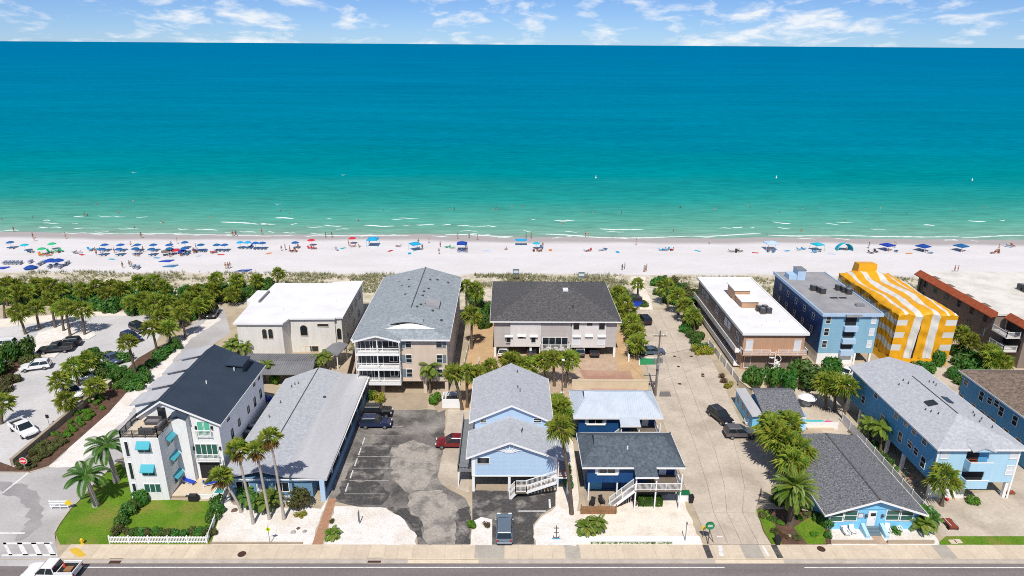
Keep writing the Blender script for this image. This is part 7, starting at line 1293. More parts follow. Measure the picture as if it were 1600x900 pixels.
bb_ = T('beach_bin', 'big blue recycling container at the start of the beach path', 'bin', *(29.26, 142.41)); q = (29.26, 142.41); P(MB().hexa([(q[0] - .9, q[1] - .6, .15), (q[0] + .9, q[1] - .6, .15), (q[0] + .9, q[1] + .6, .15), (q[0] - .9, q[1] + .6, .15)], [(q[0] - 1.1, q[1] - .7, 1.4), (q[0] + 1.1, q[1] - .7, 1.4), (q[0] + 1.1, q[1] + .7, 1.6), (q[0] - 1.1, q[1] + .7, 1.6)]), 'body', 'plastic_blue', bb_); P(MB().hexa([(q[0] - 1.15, q[1] - .75, 1.41), (q[0] + 1.15, q[1] - .75, 1.41), (q[0] + 1.15, q[1] + .75, 1.61), (q[0] - 1.15, q[1] + .75, 1.61)], [(q[0] - 1.15, q[1] - .75, 1.5), (q[0] + 1.15, q[1] - .75, 1.5), (q[0] + 1.15, q[1] + .75, 1.7), (q[0] - 1.15, q[1] + .75, 1.7)]), 'lid', 'dark', bb_)

# ================================================================== POLES, SIGNS, STREET FURNITURE
t = T('utility_pole', 'tall utility pole with transformers beside the metal-roofed cottage', 'pole', 24.8, 100.8)
P(MB().tube((24.8, 100.8, 0), (24.8, 100.8, 11.8), .17, .11), 'pole', 'old_wood', t); P(MB().box(23.7, 25.9, 100.6, 100.72, 10.9, 11.05), 'cross_arm', 'old_wood', t); P(MB().box(24.0, 25.6, 100.58, 100.7, 7.6, 7.74), 'cross_arm', 'old_wood', t)
for a, z in ((-.5, 6.2), (.5, 6.3), (0, 5.2)): P(MB().lathe([(.05, -.05), (.24, 0), (.26, .8), (.2, .9), (.06, .95)], (24.8 + a, 100.5, z), 10), 'transformer', 'grey_metal', t)
for a in (-1.0, -.5, .5, 1.0): P(MB().lathe([(.06, 0), (.09, .06), (.05, .14), (.08, .2), (.03, .26)], (24.8 + a, 100.66, 11.05), 8), 'insulator', 'white', t)
P(MB().tube((25.02, 100.7, 0), (25.02, 100.7, 7.5), .06), 'conduit', 'grey_metal', t)
def wire(label, a, b, sag):
    n = 16; pts_ = [Vector(a).lerp(Vector(b), k / n) - Vector((0, 0, sag * 4 * (k / n) * (1 - k / n))) for k in range(n + 1)]; one(MB().path(pts_, [.018] * (n + 1), 5), 'power_line', 'dark', label, 'cable', base=tuple(a))
wire('power line from the utility pole to the peach condominium', (25.6, 100.66, 7.75), (42.3, 112.5, 6.6), .5); wire('power line from the utility pole to the duplex', (24.0, 100.66, 7.75), (20.4, 115.9, 6.9), .35)
t = T('lamp_pole', 'slim dark pole among the palms before the duplex', 'pole', 9.4, 101.4); P(MB().tube((9.4, 101.4, 0), (9.4, 101.4, 6.3), .12, .09), 'pole', 'old_wood', t); P(MB().box(9.2, 9.6, 101.0, 101.5, 6.3, 6.45), 'lamp_head', 'white', t); P(MB().lathe([(.3, 0), (.3, .4), (.2, .5)], (9.4, 101.4, 0), 10), 'base', 'white', t)
for (px, y_, l) in ((2.4, 158.7, 'grey board on a post behind the middle of the charcoal roof'), (18.2, 156.5, 'grey board on a tall post behind the charcoal roof, nearer the beach path')):
    t = T('notice_board', l, 'sign', px, y_); P(MB().box(px - .07, px + .07, y_ - .07, y_ + .07, 0, 3.1), 'post', 'grey_metal', t); P(MB().box(px - .75, px + .75, y_ - .12, y_ - .07, 1.9, 3.3), 'board', 'shutter_grey', t); P(MB().box(px - .6, px + .6, y_ - .14, y_ - .121, 2.3, 2.9), 'panel', 'blind', t)
# round green sign by the side street
q = (23.74, 65.10); t = T('round_sign', 'round green sign with white panel on a dark post at the side street', 'sign', *q)
P(MB().tube((*q, 0), (*q, 2.2), .05), 'post', 'dark_metal', t); P(MB().tube((q[0], q[1] - .06, 2.6), (q[0], q[1] + .06, 2.6), .52, n=24), 'disc', 'sign_green', t); P(MB().tube((q[0], q[1] - .075, 2.6), (q[0], q[1] - .06, 2.6), .47, n=24), 'inner_disc', 'paint_green', t)
P(MB().box(q[0] - .24, q[0] + .24, q[1] - .09, q[1] - .076, 2.48, 2.74), 'panel', 'white', t)
for k in range(2): P(MB().box(q[0] - .19, q[0] + .19, q[1] - .096, q[1] - .091, 2.54 + k * .1, 2.58 + k * .1), 'lettering', 'paint_green', t)
q = (23.44, 66.20); t = T('yellow_ball', 'small round yellow marker beside the green sign', 'sign', *q); P(MB().tube((*q, 0), (*q, 1.2), .03), 'post', 'grey_metal', t); P(MB().tube((q[0], q[1] - .03, 1.4), (q[0], q[1] + .03, 1.4), .25, n=16), 'disc', 'sign_yellow', t)
q = (21.09, 65.31); t = T('thin_post', 'thin grey post in the cream shell yard', 'post', *q); P(MB().tube((*q, 0), (q[0], q[1], 2.6), .05), 'pole', 'grey_metal', t); P(MB().box(q[0] - .05, q[0] + .05, q[1] - .1, q[1] + .1, 2.6, 2.9), 'cap', 'dark_metal', t)
q = (24.48, 65.32); t = T('leaning_stake', 'brown leaning stake behind the round green sign', 'post', *q); P(MB().tube((*q, 0), (q[0] - .5, q[1] + .6, 1.5), .05), 'stake', 'wood', t)
q = (-27.38, 65.06); t = T('crossing_sign', 'lime green crossing sign on a post in the motel shell yard', 'sign', *q); P(MB().tube((*q, 0), (*q, 2.5), .04), 'post', 'grey_metal', t); P(MB().hexa([(q[0] - .35, q[1] - .05, 2.1), (q[0], q[1] - .05, 1.75), (q[0] + .35, q[1] - .05, 2.1), (q[0], q[1] - .05, 2.45)], [(q[0] - .35, q[1] - .03, 2.1), (q[0], q[1] - .03, 1.75), (q[0] + .35, q[1] - .03, 2.1), (q[0], q[1] - .03, 2.45)]), 'plate', 'sign_lime', t)
P(MB().box(q[0] - .06, q[0] + .06, q[1] - .065, q[1] - .052, 1.95, 2.25), 'walker_symbol', 'dark', t)
q = (-17.70, 68.68); t = T('post_sign', 'small grey green signboard seen edge-on in the shell yard', 'sign', *q, 0, 0); P(MB().box(q[0] - .05, q[0] + .05, q[1] - .05, q[1] + .05, 0, 1.9), 'post', 'grey_metal', t); P(MB().box(q[0] - .04, q[0] + .04, q[1] - .45, q[1] - .051, .6, 1.9), 'board', 'shutter_grey', t)
q = (-65.24, 79.54); t = T('no_entry_sign', 'round red and white no-entry sign at the planting bed', 'sign', *q); P(MB().tube((*q, 0), (*q, 1.4), .04), 'post', 'grey_metal', t); P(MB().tube((q[0], q[1] - .03, 1.5), (q[0], q[1] + .02, 1.5), .48, n=20), 'disc', 'sign_red', t); P(MB().box(q[0] - .34, q[0] + .34, q[1] - .05, q[1] - .031, 1.42, 1.58), 'bar', 'white', t); P(MB().tube((q[0], q[1] - .02, 1.5), (q[0], q[1] + .03, 1.5), .53, n=20), 'rim', 'white', t)
q = (-69.41, 91.29); t = T('parking_sign', 'small dark sign post at the edge of the car park', 'sign', *q); P(MB().tube((*q, 0), (*q, 1.6), .04), 'post', 'grey_metal', t); P(MB().box(q[0] - .25, q[0] + .25, q[1] - .04, q[1] - .01, 1.2, 1.8), 'plate', 'dark', t)
q = (-65.07, 95.94); t = T('lamp_post', 'small post among the clipped shrubs below the tan wall', 'post', *q); P(MB().tube((*q, 0), (*q, 1.8), .05), 'pole', 'bark', t); P(MB().box(q[0] - .15, q[0] + .15, q[1] - .15, q[1] + .15, 1.8, 2.0), 'cap', 'wall_tan', t)
# white barricade with yellow diamond
q = (-55.51, 71.29); t = T('road_barricade', 'white board barricade with yellow diamond sign beside the lawn', 'barricade', *q)
for z in (.35, .75, 1.1): P(MB().box(q[0] - 1.2, q[0] + 1.1, q[1] - .03, q[1] + .03, z, z + .2), 'board', 'white', t)
for s_ in (-1.05, 0, 1.0): P(MB().box(q[0] + s_ - .05, q[0] + s_ + .05, q[1] + .04, q[1] + .1, 0, 1.35), 'post', 'white', t)
P(MB().prof_y([(q[0] + .75, 1.0), (q[0] + 1.25, .55 + .0), (q[0] + 1.75, 1.0), (q[0] + 1.25, 1.5)], q[1] - .08, q[1] - .04), 'diamond_sign', 'sign_yellow', t)
q = (-49.09, 65.04); t = T('fire_hydrant', 'yellow fire hydrant on the lawn corner', 'hydrant', *q); P(MB().lathe([(.2, 0), (.2, .06), (.14, .08), (.14, .55), (.19, .58), (.17, .68), (.08, .8), (.03, .84)], (*q, 0), 10), 'barrel', 'hydrant_yellow', t)
for s_ in (-1, 1): P(MB().tube((q[0], q[1], .45), (q[0] + s_ * .24, q[1], .45), .07), 'nozzle', 'hydrant_yellow', t)
# boulders, pots, yard things
rk = bevel(MB().hexa([(-.4, -.3, 0), (.35, -.35, 0), (.4, .3, 0), (-.3, .35, 0)], [(-.25, -.18, .3), (.2, -.2, .36), (.24, .18, .28), (-.2, .2, .24)]).mesh('boulder', 'rock_brown'), .08, 2); rk2 = rk.copy(); rk2.materials[0] = M['rock']
def boulder(p, s_, label, me=rk):
    o = link('boulder', me, None, (*p, .01), random.uniform(0, 6), (s_, s_, s_ * .8)); o['label'] = label; o['category'] = 'rock'
boulder((-33.79, 71.07), 1.1, 'flat brown boulder at the foot of the short fan palm'); boulder((-25.29, 67.05), .9, 'dark boulder in the rock cluster of the motel yard', rk2); boulder((-23.95, 67.17), .8, 'pale boulder in the rock cluster of the motel yard', rk2); boulder((-24.88, 67.74), .7, 'small boulder behind the rock cluster of the motel yard'); boulder((33.86, 66.54), .7, 'pale rock in the corner bed', rk2); boulder((34.38, 66.32), .6, 'small pale rock beside the other in the corner bed', rk2)
for p, l in (((14.66, 72.28), 'brown flower pot at the foot of the cottage stairs'), ((16.53, 72.28), 'brown flower pot between stairs and clipped hedge')):
    t = T('flower_pot', l, 'pot', *p); P(MB().lathe([(.2, 0), (.3, .45), (.26, .46)], (*p, 0), 10), 'pot', 'rock_brown', t); P(MB().lathe([(.25, 0), (.25, .02)], (*p, .42), 10), 'soil', 'mulch', t)
t = T('buoy_marker', 'rusty anchor ornament with blue base on the shell yard', 'ornament', *(6.02, 65.96)); q = (6.02, 65.96); P(MB().box(q[0] - .5, q[0] + .5, q[1] - .1, q[1] + .1, 0, .08), 'base', 'siding_slate_blue', t); P(MB().tube((q[0], q[1], .08), (q[0], q[1], 1.9), .06), 'shaft', 'rock_brown', t); P(MB().box(q[0] - .3, q[0] + .3, q[1] - .04, q[1] + .04, 1.5, 1.6), 'stock', 'grey_metal', t); P(MB().path([(q[0] + .35 * math.cos(a_), q[1], .45 + .3 * math.sin(a_)) for a_ in [R(180 + k * 30) for k in range(7)]], [.05] * 7, 6), 'arms', 'rock_brown', t)
def adirondack(x, y, rz, label, m='white', group=None):
    key = ('adir', m)
    if key not in VC:
        f = MB()
        for a in (-.28, .28): f.bar((a, -.35, .3), (a, .35, .2), .06, .06); f.box(a - .03, a + .03, -.36, -.3, 0, .5); f.box(a - .06, a + .06, -.38, .25, .5, .54)
        VC[key] = (f.mesh('frame', m), MB().hexa([(-.28, -.35, .32), (.28, -.35, .32), (.28, .25, .22), (-.28, .25, .22)], [(-.28, -.35, .36), (.28, -.35, .36), (.28, .25, .26), (-.28, .25, .26)]).mesh('seat', m), MB().hexa([(-.28, .25, .22), (.28, .25, .22), (.28, .3, .22), (-.28, .3, .22)], [(-.28, .52, .95), (.28, .52, .95), (.28, .57, .95), (-.28, .57, .95)]).mesh('backrest', m))
    t = T('garden_chair', label, 'chair', x, y, .03, rz, group)
    for n_, me in zip(('frame', 'seat', 'backrest'), VC[key]): link(n_, me, t)
for p, l in zip([(40.74, 66.66), (41.62, 66.89), (45.90, 67.12), (47.42, 67.35), (40.75, 67.35)], ['white garden chair at the outer end of the bungalow shell yard', 'white garden chair next to the bungalow stair', 'white garden chair on the far side of the bungalow stair', 'white garden chair near the yellow bromeliad', 'white garden chair under the bungalow windows']): adirondack(*p, random.uniform(-.4, .4), l, 'white', 'chairs before the bungalow')
adirondack(*(37.25, 91.70), 1.2, 'white garden chair against the lean-to wall'); adirondack(*(12.25, 72.53), .3, 'dark chair on the navy cottage patio', 'dark'); adirondack(*(10.98, 72.15), -.4, 'dark chair behind the slat fence on the cottage patio', 'dark')
# bungalow pool court
q = (48.05, 91.75); t = T('spa_pool', 'square turquoise spa pool behind the bungalow', 'pool', *q); P(MB().box(q[0] - 2.2, q[0] + 1.8, q[1] - 1.6, q[1] + 1.4, 0, .35), 'coping', 'walk_concrete', t); P(MB().box(q[0] - 1.6, q[0] + 1.2, q[1] - 1.1, q[1] + .9, .3, .37), 'water', 'pool_water', t)
q = (45.47, 90.99); t = T('pool_slide', 'pale blue curved slide beside the spa pool', 'slide', *q); P(MB().path([(q[0] - .3, q[1] + 1.5, 1.6), (q[0], q[1] + .8, 1.3), (q[0] + .1, q[1], .7), (q[0] - .4, q[1] - .9, .35), (q[0] - 1.2, q[1] - 1.4, .2)], [.35, .38, .38, .4, .4], 8), 'chute', 'canvas_pale', t); P(MB().tube((q[0], q[1] + .8, 0), (q[0], q[1] + .8, 1.2), .05), 'support', 'white', t)
q = (49.67, 91.38); one(MB().path([(q[0] + .55 * math.cos(k * .45), q[1] + .55 * math.sin(k * .45), .45) for k in range(15)], [.2] * 15, 8), 'swim_ring', 'pink', 'pink inflatable ring beside the spa pool', 'pool float', smooth=True)
def parasol(x, y, label, m, h_=2.4, r=1.4, z=0.0, group=None, cat='umbrella', name='parasol', seg=8, tilt=0.0):
    key = ('parasol', m, h_, r)
    if key not in VC:
        c = MB(); n = seg; c.v = [(0, 0, h_)] + [(r * .55 * math.cos(2 * math.pi * k / n), r * .55 * math.sin(2 * math.pi * k / n), h_ - .16 * r) for k in range(n)] + [(r * math.cos(2 * math.pi * k / n), r * math.sin(2 * math.pi * k / n), h_ - .42 * r) for k in range(n)]
        c.f = [(0, 1 + k, 1 + (k + 1) % n) for k in range(n)] + [(1 + k, 1 + n + k, 1 + n + (k + 1) % n, 1 + (k + 1) % n) for k in range(n)]
        rb = MB()
        for k in range(n): rb.bar((0, 0, h_ - .06), (r * .97 * math.cos(2 * math.pi * k / n), r * .97 * math.sin(2 * math.pi * k / n), h_ - .44 * r), .025, .025)
        VC[key] = (c.mesh('canopy', m), MB().tube((0, 0, 0), (0, 0, h_ + .1), .028, n=6).mesh('pole', 'white'), rb.mesh('ribs', 'white'))
    t = T(name, label, cat, x, y, z, random.uniform(0, .7), group)
    link('canopy', VC[key][0], t); link('pole', VC[key][1], t); o = link('ribs', VC[key][2], t); o['kind'] = 'stuff'
    if tilt: t.rotation_euler[0] = tilt
    return t
parasol(*(48.55, 97.27), 'white table parasol behind the grey-roofed cottage', 'white', 2.4, 1.5); q = (48.55, 97.27)
t = T('patio_table', 'round table under the white courtyard parasol', 'table', *q); P(MB().lathe([(.7, .7), (.7, .75)], (*q, 0), 12), 'table_top', 'white', t); P(MB().tube((*q, 0), (*q, .7), .06), 'leg', 'white', t); P(MB().lathe([(.3, 0), (.3, .05)], (*q, 0), 10), 'base', 'white', t)
t = T('hand_cart', 'red garden cart with white rails beside the concrete lot', 'cart', *(54.04, 68.29)); q = (54.04, 68.29); P(MB().box(q[0] - .4, q[0] + .6, q[1] - .9, q[1] + .9, .35, .5), 'tray', 'red_wood', t)
for a in (-.4, .6): P(MB().bar((q[0] + a, q[1] - .9, .8), (q[0] + a, q[1] + .9, .8), .05), 'side_rail', 'white', t)
for a, b in ((-.45, -.6), (-.45, .6), (.65, -.6), (.65, .6)): P(MB().tube((q[0] + a - .04, q[1] + b, .25), (q[0] + a + .04, q[1] + b, .25), .25, n=12), 'wheel', 'tyre', t)
for k, (dx, dy) in enumerate(((0, 0), (.7, .9), (-.4, 1.4), (.3, 2.1))):
    q = (54.1 + dx * .4, 76.2 + dy * 1.1); t = T('bicycle', 'bicycle in the cluttered side yard of the sky blue apartments', 'bicycle', *q, 0, .3 * k, 'bicycles of the side yard'); WL[t.name] = (0, 0, 0)
    for s_ in (-.5, .5): P(MB().path([(s_, 0, .33)] and [(s_ + .31 * math.cos(a_ * .449), 0, .33 + .31 * math.sin(a_ * .449)) for a_ in range(15)], [.03] * 15, 5), 'wheel', 'tyre', t)
    P(MB().path([(-.5, 0, .33), (-.15, 0, .75), (.4, 0, .72), (.5, 0, .33)], [.025] * 4, 5), 'frame', 'cloth_%d' % k, t); P(MB().box(-.28, -.02, -.07, .07, .85, .91), 'saddle', 'dark', t); P(MB().tube((.38, -.28, .98), (.38, .28, .98), .02), 'handlebar', 'grey_metal', t)
one(MB().lathe([(.02, -.0), (.22, .1), (.22, .32), (.02, .45)], (*(56.83, 73.26), 0), 12), 'garden_ball', 'sign_red', 'red ball lying below the sabal palm at the white skirt', 'ball', smooth=True)
q = (65.98, 74.60); t = T('step_stool', 'red step stool beside the white carport post', 'stool', *q); P(MB().box(q[0] - .5, q[0] + .5, q[1] - .3, q[1] + .3, .3, .38), 'seat', 'orange_tile', t)
for a in (-.45, .4):
    for b in (-.25, .2): P(MB().box(q[0] + a, q[0] + a + .05, q[1] + b, q[1] + b + .05, 0, .3), 'leg', 'orange_tile', t)
for p, l in (((52.83, 65.45), 'grey utility box lid in the grass verge'), ((53.51, 65.56), 'second grey utility box lid in the grass verge')): one(MB().box(p[0] - .4, p[0] + .4, p[1] - .35, p[1] + .35, 0, .06), 'utility_cover', 'walk_concrete', l, 'utility cover')
for p, l in zip([(31.65, 116.15), (34.78, 116.17), (34.95, 108.79), (34.75, 108.04), (29.98, 105.12), (31.35, 111.83)], 'abcdef'): one(MB().lathe([(.32, 0), (.32, .012)], (*p, .034), 10), 'valve_cover', 'brown_metal', 'small dark valve cover set in the concrete side street', 'valve cover', 'valve covers of the side street')
# picnic shelter at the car park
q = (-87.57, 140.49); t = T('beach_shelter', 'small cream wooden shelter at the beach end of the car park', 'shelter', *q); P(MB().box(q[0] - 2.0, q[0] + 2.0, q[1] - .8, q[1] + .8, 2.1, 2.3), 'roof', 'wall_cream', t)
for a in (-1.8, 1.8):
    for b in (-.65, .65): P(MB().box(q[0] + a - .1, q[0] + a + .1, q[1] + b - .1, q[1] + b + .1, 0, 2.1), 'post', 'wall_cream', t)
P(MB().box(q[0] - 1.5, q[0] + 1.5, q[1] + .2, q[1] + .6, .42, .5), 'bench', 'old_wood', t)

# ================================================================== THE BEACH
def skin_mesh(name, verts, edges, rad, m, sub=1):
    me = bpy.data.meshes.new('tmp'); me.from_pydata(verts, edges, []); o = bpy.data.objects.new('tmp', me); COL.objects.link(o)
    md = o.modifiers.new('s', 'SKIN'); md.use_smooth_shade = True
    for k, v in enumerate(me.skin_vertices[0].data): v.radius = (rad[k] if isinstance(rad[k], tuple) else (rad[k], rad[k])); v.use_root = (k == 0)
    md2 = o.modifiers.new('u', 'SUBSURF'); md2.levels = sub; md2.render_levels = sub
    dg = bpy.context.evaluated_depsgraph_get(); ev = o.evaluated_get(dg); out = bpy.data.meshes.new_from_object(ev); out.name = name; out.materials.clear(); out.materials.append(M[m]); bpy.data.objects.remove(o); return out
def pose(kind):
    if kind == 'stand': hip, kneeL, kneeR, footL, footR, ch = (0, 0, .95), (.11, -.02, .5), (-.11, .0, .5), (.12, .0, .06), (-.12, .02, .06), (0, 0, 1.28); hl, hr, el_, er = (.3, -.05, .82), (-.3, -.05, .82), (.27, .03, 1.08), (-.27, .03, 1.08)
    elif kind == 'walk': hip, kneeL, kneeR, footL, footR, ch = (0, 0, .93), (.10, -.18, .5), (-.10, .08, .5), (.10, -.25, .06), (-.10, .36, .12), (0, -.03, 1.26); hl, hr, el_, er = (.27, .22, .88), (-.27, -.24, .92), (.26, .1, 1.06), (-.26, -.06, 1.06)
    else: hip, kneeL, kneeR, footL, footR, ch = (0, 0, .16), (.15, -.42, .40), (-.15, -.42, .42), (.16, -.72, .06), (-.16, -.70, .06), (0, .06, .50); hl, hr, el_, er = (.22, -.42, .36), (-.3, .28, .08), (.28, -.1, .34), (-.3, .2, .32)
    nk = (ch[0], ch[1] - .01, ch[2] + .22); hd = (nk[0], nk[1] - .02, nk[2] + .13); tp = (hd[0], hd[1], hd[2] + .13)
    shL, shR = (.17, ch[1], ch[2] + .12), (-.17, ch[1], ch[2] + .12); hpL, hpR = (.1, hip[1], hip[2] - .04), (-.1, hip[1], hip[2] - .04)
    toe = lambda f: (f[0], f[1] - .17, max(.04, f[2] - .03)); fing = lambda a, b: tuple(b[i] + (b[i] - a[i]) * .38 for i in range(3))
    V_ = [hip, ch, nk, hd, tp, shL, el_, hl, fing(el_, hl), shR, er, hr, fing(er, hr), hpL, kneeL, footL, toe(footL), hpR, kneeR, footR, toe(footR)]
    E_ = [(0, 1), (1, 2), (2, 3), (3, 4), (1, 5), (5, 6), (6, 7), (7, 8), (1, 9), (9, 10), (10, 11), (11, 12), (0, 13), (13, 14), (14, 15), (15, 16), (0, 17), (17, 18), (18, 19), (19, 20)]
    R_ = [(.15, .11), (.17, .11), .055, .095, .07, .06, .045, .035, .025, .06, .045, .035, .025, .10, .065, .045, .035, .10, .065, .045, .035]
    return V_, E_, R_
PM = {}
for kd in ('stand', 'walk', 'sit'):
    V_, E_, R_ = pose(kd)
    base = skin_mesh('body', V_, E_, R_, 'skin_0')
    for s_ in range(4):
        b_ = base.copy(); b_.materials[0] = M['skin_%d' % s_]; PM[(kd, 'body', s_)] = b_
    th_ = lambda a, b, f: tuple(a[i] + (b[i] - a[i]) * f for i in range(3))
    sh = skin_mesh('shorts', [V_[0], th_(V_[0], V_[1], .22), V_[13], th_(V_[13], V_[14], .55), V_[17], th_(V_[17], V_[18], .55)], [(0, 1), (0, 2), (2, 3), (0, 4), (4, 5)], [(.175, .135), (.17, .125), .12, .1, .12, .1], 'cloth_0')
    su = skin_mesh('swimsuit', [V_[0], V_[1], th_(V_[1], V_[2], .3), V_[13], V_[17]], [(0, 1), (1, 2), (0, 3), (0, 4)], [(.172, .13), (.19, .128), (.15, .1), .115, .115], 'cloth_0')
    for c in range(6):
        a = sh.copy(); a.materials[0] = M['cloth_%d' % c]; PM[(kd, 'shorts', c)] = a; a = su.copy(); a.materials[0] = M['cloth_%d' % c]; PM[(kd, 'swimsuit', c)] = a
    hd = V_[3]
    for hc in ('hair_dark', 'hair_fair'): PM[(kd, hc)] = MB().lathe([(.03, -.05), (.105, -.02), (.115, .05), (.10, .11), (.05, .155), (.01, .165)], (hd[0], hd[1] + .025, hd[2]), 8).mesh('hair', hc, True)
CL = ['dark navy', 'red', 'black', 'teal', 'white', 'purple']
PCOUNT = {}
def person(kd, x, y, rz, where, group, z=0.0):
    s_ = random.randrange(4); c = random.randrange(6); g_ = random.choice(('shorts', 'swimsuit')); hc = random.choice(('hair_dark', 'hair_dark', 'hair_fair'))
    t = T('person', 'person in %s %s %s' % (CL[c], g_, where), 'person', x, y, z, rz, group); sc = random.uniform(.94, 1.06); t.scale = (sc, sc, sc)
    link('body', PM[(kd, 'body', s_)], t); link(g_, PM[(kd, g_, c)], t); link('hair', PM[(kd, hc)], t); return t

# rented umbrellas in two rows, each with two loungers
UG = 'blue rental umbrellas along the shore'
rowU = [(-111.70, 183.53), (-107.30, 183.59), (-102.71, 183.66), (-98.30, 183.73), (-93.88, 183.79), (-90.75, 186.38), (-85.21, 183.92), (-80.78, 183.99), (-78.65, 184.02), (-75.31, 186.61), (-73.15, 186.65), (-70.77, 186.04), (-68.80, 186.07), (-139.21, 185.65)]
rowL = [(-110.05, 179.27), (-105.56, 179.33), (-101.38, 179.99), (-96.75, 179.46), (-92.18, 180.12), (-88.19, 180.18)]
for k, p in enumerate(rowU):
    parasol(p[0], p[1], 'blue rental umbrella in the shore row over two loungers', ('canvas_sky' if k in (9, 10) else 'canvas_blue'), 2.15, 1.12, 0, UG, name='beach_umbrella')
    for s_ in (-.5, .5): lounger(p[0] + s_ + .3, p[1] - .4, 0, R(95), '%s blue lounger under a shore row umbrella' % ('left' if s_ < 0 else 'right'), 'lounger_blue', 'loungers under the shore umbrellas')
for k, p in enumerate(rowL):
    parasol(p[0], p[1], 'blue rental umbrella in the second row, behind the shore row', 'canvas_blue', 2.15, 1.12, 0, UG, name='beach_umbrella')
    for s_ in (-.5, .5): lounger(p[0] + s_ + .3, p[1] - .4, 0, R(95), '%s blue lounger under a second row umbrella' % ('left' if s_ < 0 else 'right'), 'lounger_blue', 'loungers under the second row umbrellas')
for p in [(-88.57, 183.87), (-86.63, 185.16), (-84.23, 184.57)]:
    for s_ in (-.5, .5): lounger(p[0] + s_, p[1] - 1.6, 0, R(90), 'blue beach lounger standing without umbrella behind the rows', 'lounger_blue', 'uncovered loungers')
# stacked loungers and stored umbrellas of the rental stand
for p in [(-130.88, 170.93), (-129.89, 170.95), (-128.90, 170.96), (-127.91, 170.97), (-126.92, 170.99), (-125.01, 172.12), (-121.28, 169.97), (-121.34, 171.61), (-117.32, 167.86), (-114.72, 167.90), (-116.35, 168.95), (-114.72, 171.15), (-95.84, 168.14), (-94.59, 167.63)]:
    for z, zn in ((0, 'bottom'), (.22, 'middle'), (.44, 'top')): lounger(p[0], p[1], z, R(100), '%s grey blue lounger of a stack at the rental stand' % zn, 'lounger_grey', 'stacked loungers of the rental stand', 12)
for p, l in zip([(-117.49, 168.93), (-115.70, 168.96), (-121.84, 167.28)], ['open blue umbrella over the stacked loungers', 'second open blue umbrella over the stacked loungers', 'low blue umbrella beside the row of stacked loungers']): parasol(p[0], p[1], l, 'canvas_royal', 2.3 if 'low' not in l else 1.0, 1.6, 0, None, name='beach_umbrella')
for p, l in zip([(-90.50, 174.28), (-87.44, 169.87), (-67.09, 166.40), (-129.63, 167.70)], ['blue folded sail lying on the open sand', 'grey blue folded sail lying behind the other on the sand', 'blue folded sail lying near the dune palms', 'blue folded sail at the frame edge']): 
    t = T('beach_sail', l, 'sail', p[0], p[1]); P(MB().hexa([(p[0] - 1.9, p[1] - .8, .02), (p[0] + 1.2, p[1] - 1.0, .02), (p[0] + 1.9, p[1] + .9, .02), (p[0] - .9, p[1] + .8, .02)], [(p[0] - 1.6, p[1] - .6, .16), (p[0] + 1.0, p[1] - .8, .22), (p[0] + 1.6, p[1] + .7, .3), (p[0] - .8, p[1] + .6, .2)]), 'cloth', 'canvas_royal' if 'grey' not in l else 'lounger_blue', t); P(MB().tube((p[0] - 1.6, p[1], .2), (p[0] + 1.6, p[1] + .3, .3), .04), 'spar', 'white', t)
# private umbrellas
for p, m_, l in (((-133.66, 183.20), 'canvas_aqua', 'light aqua umbrella beside a low beach chair'), ((-126.89, 184.56), 'canvas_green', 'bright green umbrella with a circle of chairs'), ((-126.61, 179.63), 'canvas_green', 'green and blue umbrella before the bright green one'), ((-59.82, 186.85), 'canvas_blue', 'blue umbrella with a family left of the red one'), ((-56.00, 189.52), 'canvas_red', 'round red umbrella over red chairs'), ((-44.70, 191.70), 'canvas_red', 'small red umbrella close to the wet sand'), ((8.56, 187.23), 'canvas_aqua', 'flat aqua umbrella over dark chairs')): parasol(p[0], p[1], l, m_, 2.1, 1.15, name='beach_umbrella')
def canopy(x, y, m, label, w_=3.0, d_=3.0, h_=2.1, peak=.6, rz=0.0, drop=0.0):
    t = T('beach_canopy', label, 'canopy', x, y, 0, rz); WL[t.name] = (0, 0, 0); c = MB(); a, b = w_ / 2, d_ / 2
    for q in (((-a, -b), (a, -b)), ((a, -b), (a, b)), ((a, b), (-a, b)), ((-a, b), (-a, -b))):
        c.poly([(*q[0], h_), (*q[1], h_), (0, 0, h_ + peak)]); c.poly([(*q[1], h_), (*q[0], h_), (q[0][0] * 1.02, q[0][1] * 1.02, h_ - .22), (q[1][0] * 1.02, q[1][1] * 1.02, h_ - .22)])
    P(c, 'roof_cloth', m, t)
    for sx_ in (-a, a):
        for sy_ in (-b, b): P(MB().tube((sx_ * 1.08, sy_ * 1.08, 0), (sx_ * .97, sy_ * .97, h_), .035), 'leg', 'white' if drop == 0 else m, t)
    return t
canopy(*(-38.41, 189.79), 'canvas_sky', 'blue canopy with four blue legs near the wet sand', drop=1); canopy(*(-25.69, 185.44), 'canvas_sky', 'bright blue canopy with splayed legs behind the condominium', 2.6, 2.6, 2.0, .5, .6, 1); canopy(*(-12.51, 185.63), 'canvas_royal', 'navy blue canopy over a seated group', 2.8, 2.6)
canopy(*(75.77, 187.59), 'canvas_pale', 'pale blue white canopy behind the peach condominium', 3.6, 3.0); canopy(*(88.84, 187.14), 'canvas_aqua', 'aqua canopy between the pale and the big domed one', 2.8, 2.6, 1.9, .5, .3, 1); canopy(*(109.06, 187.44), 'canvas_royal', 'navy canopy behind the striped tent', 3.2, 2.8, 1.7, .5, .4); canopy(*(119.11, 186.94), 'canvas_royal', 'dark blue canopy second from the striped tent', 3.2, 2.8, 1.5, .6, .5); canopy(*(130.09, 187.11), 'canvas_blue', 'tilted blue canopy behind the taupe condominium', 3.0, 2.8, 1.6, .6, .4); canopy(*(4.25, 191.12), 'canvas_sky', 'flat sky blue canopy beside the aqua umbrella', 3.4, 1.8, 1.7, .15)
